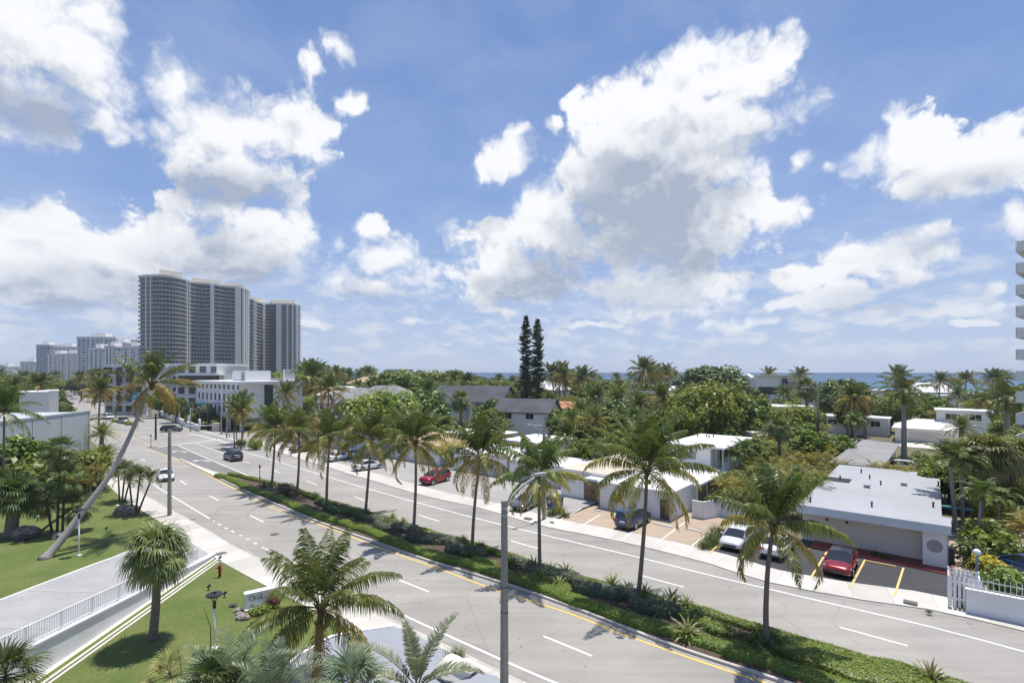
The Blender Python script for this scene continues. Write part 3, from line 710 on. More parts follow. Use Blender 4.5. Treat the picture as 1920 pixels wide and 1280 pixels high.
def coco_crown(mb, c, rng, nf=25, L=4.1, nl=46, ll=0.95, lw=0.062, wind=(0.35, 0.1), low=-0.55, dead=1, shift=0.0, spread=1.0, mature=0.0):
    for i in range(nf):
        q = (i+0.5)/nf                       # 0 youngest, upright; 1 oldest, hanging
        el = 1.50 - q**1.3*(1.45-low)*spread + rng.uniform(-0.16, 0.16)
        az = i*GA + rng.uniform(-0.35, 0.35)
        l = L*(0.80+0.24*min(1, q*2.5))*(0.92+0.16*rng.random())
        dr = 0.50 + 1.15*q + rng.uniform(-0.15, 0.3)
        ti = 0.06 + 0.30*q**1.5 + rng.uniform(-0.03, 0.08) + mature*(q > 0.6)*rng.random() + shift
        b = c + Vector((cos(az)*0.13, sin(az)*0.13, 0.32*(1-q)))
        frond(mb, b, az, el, l, dr, nl, ll, lw, ti, rng, hang=0.5+1.5*q, wind=wind)
    for i in range(dead):
        az = rng.uniform(0, 6.28)
        frond(mb, c+Vector((cos(az)*.12, sin(az)*.12, -.1)), az, -0.75, L*0.8, 0.75, int(nl*0.7), ll*0.75, lw*0.8, 0.72, rng, hang=1.6, wind=(0, 0))
def sheath(mb, c, rng, m=0, n=9, s=1.0):
    for i in range(n):
        a = i*GA; 
        d = Vector((cos(a), sin(a), 0.9)).normalized()
        mb.tube([c+Vector((0, 0, -.35*s)), c+d*0.22*s, c+d*0.48*s+Vector((0, 0, .04))], [0.13*s, 0.085*s, 0.03*s], 5, m, 0.9)
def coconut_palm(label, base, top, seed, nf=25, L=4.1, nl=46, r0=0.165, r1=0.105, bend=None, nuts=0, group=None, lift=(0, 0), name='coconut_palm', bark='bark', **kw):
    """a single palm: Empty > trunk, crown, leaf_sheath (> coconuts)"""
    rng = random.Random(seed); base, top = Vector(base), Vector(top)
    t = thing(name, label, 'palm tree', base, 0, group)
    rel = top-base
    tr = MB()
    pts = [Vector((0, 0, -0.15))]
    for q in (0.3, 0.65, 1.0):
        p = rel*q
        if bend: p = p + Vector(bend)*sin(pi*q)
        pts.append(p)
    curve_trunk(tr, pts, r0, r1); tr.build('trunk', M[bark], t, True)
    cr = MB(); coco_crown(cr, rel, rng, nf, L, nl, **kw); cr.build('crown', M['coco'], t)
    sh = MB(); sheath(sh, rel, rng); sh.build('leaf_sheath', M['husk'], t, True)
    for i in range(nuts):
        a = rng.uniform(-2.2, 1.0); mbn = MB()
        mbn.lathe([(0.01, -0.14), (0.075, -0.10), (0.115, 0), (0.09, 0.09), (0.02, 0.14)], 8)
        o = mbn.build('coconut', M['nut'], t, True); o.location = rel+Vector((cos(a)*(0.2+rng.random()*.28), sin(a)*(0.2+rng.random()*.25), -0.3-rng.random()*0.55))
        o.rotation_euler = (rng.uniform(-.6, .6), rng.uniform(-.6, .6), 0)
    return t
def fan_leaf(mb, base, az, el, lp, r, nb, tint, rng, droop=0.5, m=0, span=2.1):
    d = Vector((cos(az)*cos(el), sin(az)*cos(el), sin(el)))
    hub = base + d*lp + Vector((0, 0, -0.10*lp))
    mb.tube([base, base+d*lp*0.5+Vector((0, 0, .02)), hub], [0.028, 0.02, 0.014], 3, m, min(1, tint+0.25), caps=False)
    t = (d + Vector((0, 0, -0.38))).normalized()
    sd = t.cross(UP)
    if sd.length < 0.05: sd = Vector((-sin(az), cos(az), 0))
    sd.normalize(); u = sd.cross(t)
    st = 2*span/nb
    for k in range(nb):
        a = -span + (k+0.5)*st
        dd = (t*cos(a)+sd*sin(a)-u*0.22*abs(sin(a))*1.0).normalized()
        l = r*(0.72+0.28*cos(a*0.8))*(0.9+0.2*rng.random())
        pd = (-t*sin(a)+sd*cos(a)).normalized()
        w = l*0.42*st*0.52
        p1 = hub+dd*l*0.45+u*rng.uniform(-.03, .03)
        d2 = (dd+Vector((0, 0, -droop*(0.5+rng.random()*0.7)))).normalized(); p2 = p1+d2*l*0.32
        d3 = (d2+Vector((0, 0, -droop*1.4))).normalized(); p3 = p2+d3*l*0.28
        tt = min(1, max(0.001, tint+rng.uniform(-.12, .12)))
        v = [mb.vert(hub, tt), mb.vert(p1+pd*w, tt), mb.vert(p1-pd*w, tt), mb.vert(p2+pd*w*0.55, tt), mb.vert(p2-pd*w*0.55, tt), mb.vert(p3, min(1, tt+0.12))]
        mb.face((v[0], v[1], v[2]), m); mb.face((v[2], v[1], v[3], v[4]), m); mb.face((v[4], v[3], v[5]), m)
def fan_crown(mb, c, rng, nl=34, lp=1.0, r=1.05, nb=22, low=-0.9, tint=0.2, droop=0.5, wind=0.0):
    for i in range(nl):
        q = (i+0.5)/nl
        el = 1.45-q*(1.45-low)+rng.uniform(-.1, .1); az = i*GA+rng.uniform(-.3, .3)
        fan_leaf(mb, c+Vector((0, 0, 0.25*(1-q))), az+wind*cos(az), el, lp*(0.75+0.35*rng.random())*(0.7+0.3*min(1, 3*q)), r, nb, tint+0.22*q*q+rng.uniform(-.06, .12), rng, droop*(0.7+0.6*q))
def tree_thing(name, label, cat, parts, loc=(0, 0, 0), group=None):
    t = thing(name, label, cat, loc, 0, group)
    for pn, mb, mat, sm in parts: mb.build(pn, mat, t, sm)
    return t
def fan_palm(label, base, top, seed, r0=0.2, r1=0.16, bark='bark_rough', skirt=0, name='fan_palm', group=None, bend=None, leaf='fan', **kw):
    rng = random.Random(seed); base, top = Vector(base), Vector(top); rel = top-base
    tr = MB(); pts = [Vector((0, 0, -.15))]+[rel*q+(Vector(bend)*sin(pi*q) if bend else Vector()) for q in (.35, .7, 1)]
    curve_trunk(tr, pts, r0, r1, flare=1.35)
    cr = MB(); fan_crown(cr, rel, rng, **kw)
    for i in range(skirt): fan_leaf(cr, rel+Vector((0, 0, -.1-.5*rng.random())), i*GA, -1.15, 0.6, 0.8, 12, 0.9, rng, 0.9)
    return tree_thing(name, label, 'palm tree', [('trunk', tr, M[bark], True), ('crown', cr, M[leaf], False)], base, group)
def date_crown(mb, c, rng, nf=40, L=1.9, nl=34, ll=0.36, lw=0.03, low=-0.5, tint=0.2, vee=0.5, hang=0.12, droop=0.8, wind=(0.1, 0), rad=0.022):
    for i in range(nf):
        q = (i+.5)/nf; el = 1.45-q*(1.45-low)+rng.uniform(-.08, .08); az = i*GA+rng.uniform(-.2, .2)
        frond(mb, c+Vector((cos(az)*.08, sin(az)*.08, .15*(1-q))), az, el, L*(.75+.3*min(1, 2.5*q))*(.9+.2*rng.random()), droop*(0.6+0.7*q), nl, ll, lw, tint+.2*q*q+rng.uniform(-.05, .08), rng, hang=hang, vee=vee, wind=wind, stem=0.12, tip=0.35, rad=rad)
def plume_palm(label, base, top, seed, r0=.18, r1=.14, bark='bark', mat='coco', name='date_palm', group=None, shaft=None, **kw):
    rng = random.Random(seed); base, top = Vector(base), Vector(top); rel = top-base
    tr = MB(); curve_trunk(tr, [Vector((0, 0, -.15)), rel*.35, rel*.7, rel], r0, r1, flare=1.3)
    cr = MB(); date_crown(cr, rel+Vector((0, 0, shaft or 0)), rng, **kw)
    parts = [('trunk', tr, M[bark], True), ('crown', cr, M[mat], False)]
    if shaft:
        s = MB(); s.lathe([(r1*1.0, 0), (r1*1.15, shaft*.25), (r1*.8, shaft*.8), (r1*.4, shaft*1.05)], 8, 0, rel, 0.3); parts.append(('crownshaft', s, M['areca'], True))
    return tree_thing(name, label, 'palm tree', parts, base, group)
def leaf_clump(mb, c, r, n, sz, rng, t0=0.5, flat=0.8, m=0, shell=0.45, asp=1.7, tv=0.5):
    c = Vector(c); rx, ry, rz = r if isinstance(r, (tuple, list)) else (r, r, r*flat)
    for i in range(n):
        z = rng.uniform(-1, 1); a = rng.uniform(0, 2*pi); q = sqrt(1-z*z); k = (shell+(1-shell)*rng.random())
        nd = Vector((q*cos(a), q*sin(a), z)); p = c+Vector((nd.x*rx*k, nd.y*ry*k, nd.z*rz*k))
        nn = (nd*0.8+Vector((rng.gauss(0, .6), rng.gauss(0, .6), 0.55+rng.gauss(0, .5)))).normalized()
        ax = nn.cross(Vector((rng.gauss(0, 1), rng.gauss(0, 1), rng.gauss(0, 1)))).normalized(); b = nn.cross(ax)
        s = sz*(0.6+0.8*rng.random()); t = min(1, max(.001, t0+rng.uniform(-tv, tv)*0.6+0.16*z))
        mb.face((mb.vert(p-ax*s*asp*.5, t), mb.vert(p-b*s*.5, t), mb.vert(p+ax*s*asp*.5, min(1, t+.1)), mb.vert(p+b*s*.5, t)), m)
def broad_tree(label, seed, h=9.0, w=8.0, mat='leaf_mid', nc=26, leaves=170, sz=0.34, trunk_h=0.28, name='broadleaf_tree', group=None, bark='bark_dark', flat=0.75, round_=0.62, t0=0.5):
    rng = random.Random(seed)
    tr = MB(); cr = MB(); cz = h*(1-round_*0.5); R_h, R_v = w/2, h*round_/2
    th = h*trunk_h
    curve_trunk(tr, [(0, 0, -.2), (.1, .05, th*.5), (.0, .1, th), (0.05, 0.05, cz)], 0.028*h, 0.012*h, 7, 1.6)
    for i in range(nc):
        z = 1-2*(i+.5)/nc; a = i*GA+rng.uniform(-.3, .3); q = sqrt(max(0, 1-z*z)); k = 0.62+0.26*rng.random()
        c = Vector((cos(a)*q*R_h*k, sin(a)*q*R_h*k, cz+z*R_v*k))
        if i % 3 == 0: tr.tube([(0, 0, th*.85), Vector((0, 0, th)).lerp(c, .5)+Vector((0, 0, .25)), c], [0.014*h, 0.009*h, 0.004*h], 5)
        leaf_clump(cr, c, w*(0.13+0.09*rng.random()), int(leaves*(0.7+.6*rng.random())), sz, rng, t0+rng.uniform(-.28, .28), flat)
    return tree_thing(name, label, 'tree', [('trunk', tr, M[bark], True), ('crown', cr, M[mat], False)], (0, 0, 0), group)
def shrub(label, seed, r=0.8, h=1.0, mat='leaf_mid', n=420, sz=0.10, name='shrub', cat='shrub', group=None, lumps=5, t0=.5):
    rng = random.Random(seed); mb = MB(); st = MB()
    for i in range(lumps):
        a = i*GA; k = 0.0 if i == 0 else r*0.42
        c = (cos(a)*k, sin(a)*k, h*(0.5+0.1*rng.random()))
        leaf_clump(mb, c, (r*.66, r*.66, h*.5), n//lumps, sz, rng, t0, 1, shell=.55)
        st.tube([(0, 0, -.05), (c[0]*.5, c[1]*.5, c[2]*.6), c], [.02, .015, .01], 4)
    t = tree_thing(name, label, cat, [('stem', st, M['bark_dark'], True), ('foliage', mb, M[mat], False)], (0, 0, 0), group); return t
def rosette(label, seed, n=30, L=0.85, w=0.10, mat='agave', name='spiky_rosette_plant', cat='plant', group=None, arch=0.5, edge=1.0, t0=0.1):
    rng = random.Random(seed); mb = MB()
    for i in range(n):
        q = (i+.5)/n; el = 1.5-q*1.35+rng.uniform(-.1, .1); az = i*GA+rng.uniform(-.2, .2); l = L*(.75+.35*rng.random())
        P = [Vector((0, 0, .06))]; e = el
        for k in range(4): P.append(P[-1]+Vector((cos(az)*cos(e), sin(az)*cos(e), sin(e)))*l/4); e -= arch*(.2+.25*k)
        s = Vector((-sin(az), cos(az), 0)); ws = [w*.4, w*.55, w*.5, w*.3, 0.004]
        tb = t0+rng.uniform(0, .2); row = []
        for k in range(5):
            row.append((mb.vert(P[k]-s*ws[k], min(1, edge*(.75+.25*rng.random())+.001)), mb.vert(P[k]-UP*ws[k]*.35, tb+.001), mb.vert(P[k]+s*ws[k], min(1, edge*(.75+.25*rng.random())+.001))))
        for k in range(4):
            a, b = row[k], row[k+1]; mb.face((a[0], a[1], b[1], b[0])); mb.face((a[1], a[2], b[2], b[1]))
    o = mb.build(name, M[mat]); return tag(o, label, cat, group)
def tuft(label, seed, n=110, L=0.8, w=0.014, mat='blade', name='grass_tuft', cat='plant', group=None, rad=.18):
    rng = random.Random(seed); mb = MB()
    for i in range(n):
        az = rng.uniform(0, 6.28); el = rng.uniform(.75, 1.5); l = L*rng.uniform(.6, 1.1); b = Vector((rng.gauss(0, rad), rng.gauss(0, rad), 0))
        d = Vector((cos(az)*cos(el), sin(az)*cos(el), sin(el))); p1 = b+d*l*.5; d2 = (d+Vector((cos(az)*.5, sin(az)*.5, -.55))).normalized(); p2 = p1+d2*l*.5
        s = Vector((-sin(az), cos(az), 0))*w; t = rng.uniform(.05, .7)
        mb.face((mb.vert(b-s, t), mb.vert(b+s, t), mb.vert(p1+s*.8, t), mb.vert(p1-s*.8, t))); mb.face((mb.vert(p1-s*.8, t), mb.vert(p1+s*.8, t), mb.vert(p2, min(1, t+.2))))
    return tag(mb.build(name, M[mat]), label, cat, group)
def areca(label, seed, ns=9, h=3.2, L=2.1, spread=.7, nl=20, mat='areca', name='areca_palm', group=None, t0=.3):
    rng = random.Random(seed); st = MB(); cr = MB()
    for i in range(ns):
        a = i*GA; k = spread*sqrt((i+.3)/ns); b = Vector((cos(a)*k, sin(a)*k, 0)); hh = h*rng.uniform(.45, 1.0); tp = b+Vector((cos(a)*hh*.16, sin(a)*hh*.16, hh))
        st.tube([b, b.lerp(tp, .5), tp], [.045, .04, .035], 5)
        for j in range(7):
            q = (j+.5)/7; az = j*GA+i
            frond(cr, tp, az, 1.35-1.1*q, L*rng.uniform(.8, 1.1), 1.3+.5*q, nl, .42, .07, t0+rng.uniform(-.15, .25), rng, hang=.5, vee=.25, rad=.015, nseg=7, wind=(.15, 0))
    return tree_thing(name, label, 'palm', [('stem', st, M['bark_pale'], True), ('foliage', cr, M[mat], False)], (0, 0, 0), group)
def norfolk(label, seed, h=31.0, w=4.2, base_clear=0.10):
    rng = random.Random(seed); tr = MB(); cr = MB()
    curve_trunk(tr, [(0, 0, -.2), (0, 0, h*.35), (0.1, 0, h*.7), (0.15, 0, h)], .34, .05, 8, 1.3)
    z = h*base_clear; 
    while z < h*0.995:
        q = z/h; rr = w*.5*(1.0-.38*q)*min(1, (1-q)/.16+.12)
        for b in range(5):
            a = rng.uniform(0, 2*pi); zb = z+rng.uniform(-.35, .35); L = rr*rng.uniform(.55, 1.15)
            d = Vector((cos(a), sin(a), 0)); o = Vector((0, 0, zb)); P = [o, o+d*L*.5+UP*(-.10*L), o+d*L+UP*(.10*L)]
            tr.tube(P, [.05, .035, .015], 3, caps=False)
            for k in range(14):
                f = .06+.94*k/13; p = P[0].lerp(P[1], f*2) if f < .5 else P[1].lerp(P[2], f*2-1)
                for sgn in (-1, 1):
                    l = .62*(1.1-.5*f)*rng.uniform(.6, 1.25); sd = Vector((-d.y, d.x, 0))*sgn
                    e = (sd*rng.uniform(.4, 1)+d*.8+UP*rng.uniform(-.55, .75)).normalized(); wv = (e.cross(UP)).normalized()*.07+UP*rng.uniform(.05, .17)
                    t = rng.uniform(.05, .95)
                    cr.face((cr.vert(p-wv, t), cr.vert(p+wv, t), cr.vert(p+e*l+wv*.5, t), cr.vert(p+e*l-wv*.5, t)))
        z += .40
    return tree_thing('norfolk_pine', label, 'pine tree', [('trunk', tr, M['bark_dark'], True), ('crown', cr, M['needle'], False)])
def hedge_run(name, label, cat, pl, w, h, mat, dens, sz, rng, z0=0.12, wob=0.15, group=None, core=None, t0=.5):
    """clipped hedge along a line: leaves spread over a rounded ridge"""
    fine = resample(pl, 0.3); N_ = len(fine); mb = MB(); co2 = MB(); rows = []
    L = offset(fine, 1.0)
    for i, p in enumerate(fine):
        nrm = (L[i]-p).normalized(); ww = w*(1+wob*sin(i*.37)+wob*.6*sin(i*.81+1)); hh = h*(1+wob*.5*sin(i*.53+2)); endk = min(1, (i+.6)/3, (N_-i-.4)/3)
        ww *= endk; hh *= (.5+.5*endk); row = []
        for k in range(9):
            a = pi*k/8; row.append(Vector((p.x+nrm.x*ww*.5*cos(a), p.y+nrm.y*ww*.5*cos(a), z0+hh*(sin(a)**.6 if k not in (0, 8) else 0))))
        rows.append(row)
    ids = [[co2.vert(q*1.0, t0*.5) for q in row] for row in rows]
    for i in range(N_-1):
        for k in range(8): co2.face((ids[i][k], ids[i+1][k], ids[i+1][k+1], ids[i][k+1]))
    for i in range(N_-1):
        for k in range(8):
            a, b, c, d = rows[i][k], rows[i+1][k], rows[i+1][k+1], rows[i][k+1]; ar = (b-a).length*(d-a).length
            nn = (b-a).cross(d-a); 
            if nn.length < 1e-6: continue
            nn.normalize(); 
            if nn.z < 0: nn = -nn
            x = ar*dens*2.0; cnt = int(x)+(1 if rng.random() < x-int(x) else 0)
            for _ in range(cnt):
                u, v = rng.random(), rng.random(); p = a.lerp(b, u).lerp(d.lerp(c, u), v)+nn*rng.uniform(-.02, .07)
                n2 = (nn*1.2+UP*.3+Vector((rng.gauss(0, .4), rng.gauss(0, .4), rng.gauss(0, .4)))).normalized(); ax = n2.cross(Vector((rng.gauss(0, 1), rng.gauss(0, 1), rng.gauss(0, 1)))).normalized(); bb = n2.cross(ax); s = sz*.8*rng.uniform(.6, 1.4)
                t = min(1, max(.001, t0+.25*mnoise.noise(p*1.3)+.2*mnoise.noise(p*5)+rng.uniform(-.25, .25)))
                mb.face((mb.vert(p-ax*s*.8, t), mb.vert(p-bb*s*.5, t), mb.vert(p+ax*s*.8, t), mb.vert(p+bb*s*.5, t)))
    # the solid core and its leaves are one clipped hedge
    off = len(mb.v); mb.v += co2.v; mb.t += co2.t
    for f in co2.f: mb.face([q+off for q in f])
    return tag(mb.build(name, mat), label, cat, group)
# ---------------------------------------------------------------- palms and plants near the road
MP = [  # base, crown (picture), seed, label
 ((509,915),(512,806),1,'slender coconut palm first in the median row, at its far end',4.3,.62),
 ((556,928),(564,812),2,'coconut palm second in the median row, its fronds touching its neighbours',4.2,.6),
 ((612,953),(617,825),3,'coconut palm third in the median row, with a long hanging dead frond',4.2,.6),
 ((685,962),(692,828),4,'coconut palm fourth in the median row with fronds swept over its crown',4.2,.55),
 ((774,1006),(785,832),5,'coconut palm fifth in the median row, in front of the red crossover',4.1,.5),
 ((885,1032),(897,858),6,'coconut palm sixth in the median row, one frond hanging down its trunk',4.1,.5),
 ((1012,1075),(1013,892),7,'coconut palm seventh in the median row, beside the street lamp, dead frond down its trunk',3.7,.5),
 ((1196,1121),(1206,886),8,'large full coconut palm in the median, in front of the blue SUV',4.5,.5),
 ((1437,1207),(1446,988),9,'coconut palm last in the median row, a long dead frond hanging toward the road',4.1,.5)]
for (b, c, sd, lab, L, ti) in MP:
    p = G(*b, .12); q = AT(*c, p.y)
    q = q + Vector(((0, .3, -.25, .1, .2, -.3, .15, -.1, .25, .1)[sd], 0, 0))
    coconut_palm(lab, p, q, sd*7+2, nf=(0, 25, 22, 24, 23, 27, 24, 20, 28, 19)[sd], L=L*(1.06 if sd != 9 else .98), nl=54, ll=1.12, lw=.078, shift=.05, bend=((sd % 3-1)*.12, .1, 0), group=None, dead=1 if sd not in (7, 9, 3) else 2, wind=(.28 if sd in (4, 5, 8) else .12, .08), mature=.18, nuts=5 if sd in (6, 8) else 0)
# foreground coconut palm
p = AT(590, 1296, 25.0); p.z = .1; q = AT(602, 1143, 25.0)
coconut_palm('coconut palm with a cluster of yellow nuts, beside the blue-grey plaza', p, q, 24, nf=24, L=4.2, nl=62, ll=1.05, lw=.066, shift=.05, r0=.2, r1=.15, nuts=16, wind=(.1, .15), mature=.22, dead=2, low=-.75)
# the long leaning palm on the lawn
def leaning():
    rng = random.Random(33); base = G(85, 1047, .12); t = thing('leaning_coconut_palm', 'long leaning coconut palm with a curved grey trunk, rooted in the lawn', 'palm tree', base)
    pts = [Vector((0, 0, -.2))]
    for px, py, y in ((118,1008,43.4),(163,948,44.8),(208,886,46.2),(246,812,47.6),(276,738,49.0)): pts.append(AT(px, py, y)-base)
    tr = MB(); pts[0] = (pts[1])*-.12; curve_trunk(tr, pts, .34, .15, 10, 1.5); tr.build('trunk', M['bark_pale'], t, True)
    c = AT(285, 722, 49.3)-base; cr = MB(); coco_crown(cr, c, rng, 26, 4.15, 46, wind=(.12, .0), dead=5, low=-.8, mature=.3, shift=.03); cr.build('crown', M['coco'], t)
    sh = MB(); sheath(sh, c, rng, s=1.2); sh.build('leaf_sheath', M['husk'], t, True)
leaning()
# left edge coconut palm
coconut_palm('coconut palm with a tattered crown beside the blue-grey wall', AT(6, 870, 58).xy.to_3d()+Vector((0, 0, .1)), AT(8, 772, 58), 41, nf=22, L=4.4, nl=36, lw=.08, wind=(.3, .1))
# fan palms on the lawns
p = G(286, 1197, .1); fan_palm('full round fan palm beside the white ramp railing', p, AT(294, 1036, p.y-.2), 51, r0=.24, r1=.19, nl=46, lp=1.15, r=1.35, nb=26, low=-.9, skirt=6, bend=(.1, 0, 0), bark='bark', droop=1.0, tint=.34)
p = G(20, 1003, .1); fan_palm('stout fan palm with a thick rough trunk, by the lawn boulder', p, AT(28, 935, p.y), 52, r0=.55, r1=.48, nl=44, lp=1.5, r=1.6, nb=24, low=-.5, tint=.16, skirt=3)
TH = [((107,1000),(113,846),'tallest slim thatch palm of the clump on the lawn',1.25,.95,30),((117,1001),(121,897),'mid-height thatch palm of the lawn clump, with a yellow leaf',1.3,.95,30),((126,998),(152,948),'short bushy thatch palm on the pavement side of the lawn clump',1.0,.85,22),((99,1003),(86,938),'thin dark-stemmed thatch palm beside the stout fan palm',1.1,.9,18),((58,1008),(136,952),'fallen-looking thatch palm whose dark trunk leans low across the clump',.9,.75,16)]
for i, (b, c, lab, lp, r, nl) in enumerate(TH):
    p = G(*b, .1); fan_palm(lab, p, AT(*c, p.y+.3*i), 60+i, r0=.12, r1=.10, bark='bark_dark', nl=nl, lp=lp, r=r, nb=20, low=-1.0, tint=.14, droop=.6, name='thatch_palm', group='thatch palms in the clump on the lawn', skirt=4)
CH = [((224,938),(222,893),'first'),((229,940),(234,884),'second'),((233,939),(246,892),'third'),((249,962),(243,905),'fourth'),((254,963),(262,897),'fifth'),((258,962),(282,903),'sixth')]
for i, (b, c, nm) in enumerate(CH):
    p = G(*b, .1); plume_palm(f'small feathery palm by the pavement, {nm} counting away from the thatch palm clump', p, AT(*c, p.y), 70+i, r0=.10, r1=.08, bark='bark_dark', mat='coco', name='feather_palm', nf=15, L=1.75, nl=22, ll=.42, lw=.06, tint=.08, vee=.3, hang=.25, droop=1.5, low=.0, wind=(.2, 0), group='small feathery palms by the pavement', shaft=.25)
p = G(197, 886, .1); plume_palm('short date palm with arching green leaves, beside the white garden sign', p, AT(199, 856, p.y), 80, r0=.42, r1=.36, nf=46, L=2.6, nl=34, lw=.05, low=-.25, tint=.22, droop=.75, bark='bark_rough')
p = G(186, 872, .1); plume_palm('date palm behind the shorter one, at the corner of the blue-grey wall', p, AT(192, 815, p.y), 81, r0=.36, r1=.32, nf=44, L=2.8, nl=32, lw=.06, low=-.3, tint=.28, droop=.7, bark='bark_rough')
# foreground crowns below the balcony
def tall(px, py, y, fn, *a, **k):
    t = AT(px, py, y); return fn(a[0], Vector((t.x, t.y, 0.1)), t, *a[1:], **k)
tall(436, 1292, 19.5, plume_palm, 'silvery blue-green feather palm with recurved fronds at the foot of the lawn', 90, r0=.2, r1=.17, mat='blue_palm', nf=21, L=2.55, nl=44, ll=.52, lw=.034, vee=.45, hang=.15, droop=1.25, tint=.25, low=-.2, wind=(.05, .1), rad=.03, name='blue_feather_palm')
tall(512, 1312, 18.6, plume_palm, 'darker blue-green feather palm beside the coconut palm trunk', 91, r0=.2, r1=.17, mat='blue_palm', nf=20, L=2.3, nl=40, ll=.5, lw=.034, vee=.4, hang=.2, droop=.9, tint=.12, low=-.1, rad=.028, name='blue_feather_palm')
tall(782, 1288, 20.5, plume_palm, 'young pale green palm with few stiff fronds in front of the pavement', 92, r0=.14, r1=.11, mat='blue_palm', nf=11, L=2.9, nl=46, ll=.5, lw=.06, vee=.5, hang=.12, droop=.85, tint=.3, low=.05, rad=.035, name='feather_palm')
for i, (x, y, yy, lab, r, tnt, mt) in enumerate(((660,1290,17.5,'silver saw palmetto between the coconut trunk and the young palm',.9,.25,'blue_palm'),(318,1272,21,'yellow-green fan palm seedling at the foot of the lawn',.55,.55,'fan'),(10,1268,20.5,'dark fan palm crown at the low end of the ramp railing',1.0,.1,'fan'),(392,1290,19,'dark green fan palm under the silvery feather palm',.8,.08,'fan'))):
    t = AT(x, y, yy); fan_palm(lab, (t.x, t.y, .1), t, 100+i, r0=.1, r1=.08, nl=20, lp=.75, r=r, nb=22, tint=tnt, low=-.4, leaf=mt, droop=.3, name='small_fan_palm')
# bare flower spikes
for i, (a, b, y) in enumerate((((345,1290),(334,1215),19.5),((395,1175),(382,1138),22))):
    mb = MB(); pa, pb = AT(*a, y), AT(*b, y); o = Vector((pa.x, pa.y, 0)); mb.tube([Vector((0, 0, .1)), pa-o, pb-o], [.03, .02, .008], 5)
    ob = mb.build('bare_stalk', M['bark_dark']); ob.location = o; tag(ob, ('dark bare stalk rising beside the yellow-green fan palm seedling', 'thin dry stalk standing on the lawn before the garden lamp')[i], 'stalk')

# ---- median: hedges, shrubs, rosettes, grasses
rng = random.Random(5)
def med_line(t0, t1, w, wig=0.0, n=90, ph=0): return [MED(t0+(t1-t0)*i/n, w(t0+(t1-t0)*i/n) if callable(w) else w+wig*sin(i*.33+ph)) for i in range(n+1)]
te = .995
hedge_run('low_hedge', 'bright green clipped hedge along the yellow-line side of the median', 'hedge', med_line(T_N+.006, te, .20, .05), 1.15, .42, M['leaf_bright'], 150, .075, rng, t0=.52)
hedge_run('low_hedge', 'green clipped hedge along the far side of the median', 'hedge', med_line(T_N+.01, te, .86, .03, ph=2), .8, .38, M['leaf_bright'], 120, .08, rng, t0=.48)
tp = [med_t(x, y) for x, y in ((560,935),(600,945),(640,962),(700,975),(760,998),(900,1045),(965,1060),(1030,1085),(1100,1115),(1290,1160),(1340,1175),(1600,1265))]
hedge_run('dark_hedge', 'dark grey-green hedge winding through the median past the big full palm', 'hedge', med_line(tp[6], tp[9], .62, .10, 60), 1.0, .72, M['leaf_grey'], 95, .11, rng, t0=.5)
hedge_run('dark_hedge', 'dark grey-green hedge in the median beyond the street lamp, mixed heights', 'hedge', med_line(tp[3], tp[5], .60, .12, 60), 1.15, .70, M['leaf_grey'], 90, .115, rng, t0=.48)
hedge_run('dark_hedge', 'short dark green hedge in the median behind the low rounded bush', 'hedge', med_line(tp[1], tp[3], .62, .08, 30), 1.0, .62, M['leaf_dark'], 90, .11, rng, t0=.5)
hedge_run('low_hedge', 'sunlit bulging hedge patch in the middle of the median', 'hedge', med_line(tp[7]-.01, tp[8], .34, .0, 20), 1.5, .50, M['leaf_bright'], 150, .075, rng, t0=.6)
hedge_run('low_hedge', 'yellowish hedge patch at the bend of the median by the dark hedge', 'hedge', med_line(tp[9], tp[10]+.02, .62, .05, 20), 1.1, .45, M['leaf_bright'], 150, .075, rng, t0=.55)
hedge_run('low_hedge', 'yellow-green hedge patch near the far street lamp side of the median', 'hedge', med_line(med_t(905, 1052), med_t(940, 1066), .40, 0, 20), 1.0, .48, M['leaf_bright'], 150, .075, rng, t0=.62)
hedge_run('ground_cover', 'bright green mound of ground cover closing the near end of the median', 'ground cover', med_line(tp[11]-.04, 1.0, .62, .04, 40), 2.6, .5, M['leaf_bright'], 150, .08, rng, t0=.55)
SH = [('dark rounded shrub in the median bed', 'leaf_grey', 150)]
shp = shrub('x', 201, .8, 1.0, 'leaf_grey', 900, .085); shd = shrub('x', 202, .7, .9, 'leaf_dark', 800, .085)
SP = [(537,928,1.5,0,'tall clipped dark bush beside the second median palm'),(592,936,.9,1,'dark shrub between the second and third median palms'),(626,952,.8,1,'dark shrub just past the third median palm'),(648,958,.8,0,'grey-green shrub behind the third median palm'),(740,990,.8,0,'grey-green shrub before the fifth median palm'),(858,1040,.9,0,'pale grey-green shrub before the sixth median palm'),(878,1048,.85,1,'dark shrub at the foot of the sixth median palm'),(1165,1122,.8,0,'grey-green shrub beside the big full palm trunk'),(1215,1150,.9,0,'grey-green shrub on the road side of the big full palm'),(1310,1165,.9,1,'dark shrub where the winding median hedge ends'),(1420,1210,.8,1,'dark shrub at the foot of the last median palm'),(1470,1215,.8,1,'dark shrub just past the last median palm')]
for i, (x, y, s, k, lab) in enumerate(SP): inst((shp, shd)[k], lab, G(x, y, .1), i*1.3, s, 'shrubs in the median bed', 'shrub')
ros = [rosette('x', 301+i, 30, .85) for i in range(3)]
AG = [(495,912),(523,914),(640,955),(736,975),(757,986),(788,1014),(810,1009),(870,1018),(902,1028),(866,1030),(960,1062),(986,1066),(1001,1070),(1018,1090),(1033,1078),(1062,1081),(1046,1103),(1147,1103),(1177,1115),(1208,1118),(1260,1133),(1288,1141),(1237,1147),(1252,1150),(1290,1196),(1745,1283)]
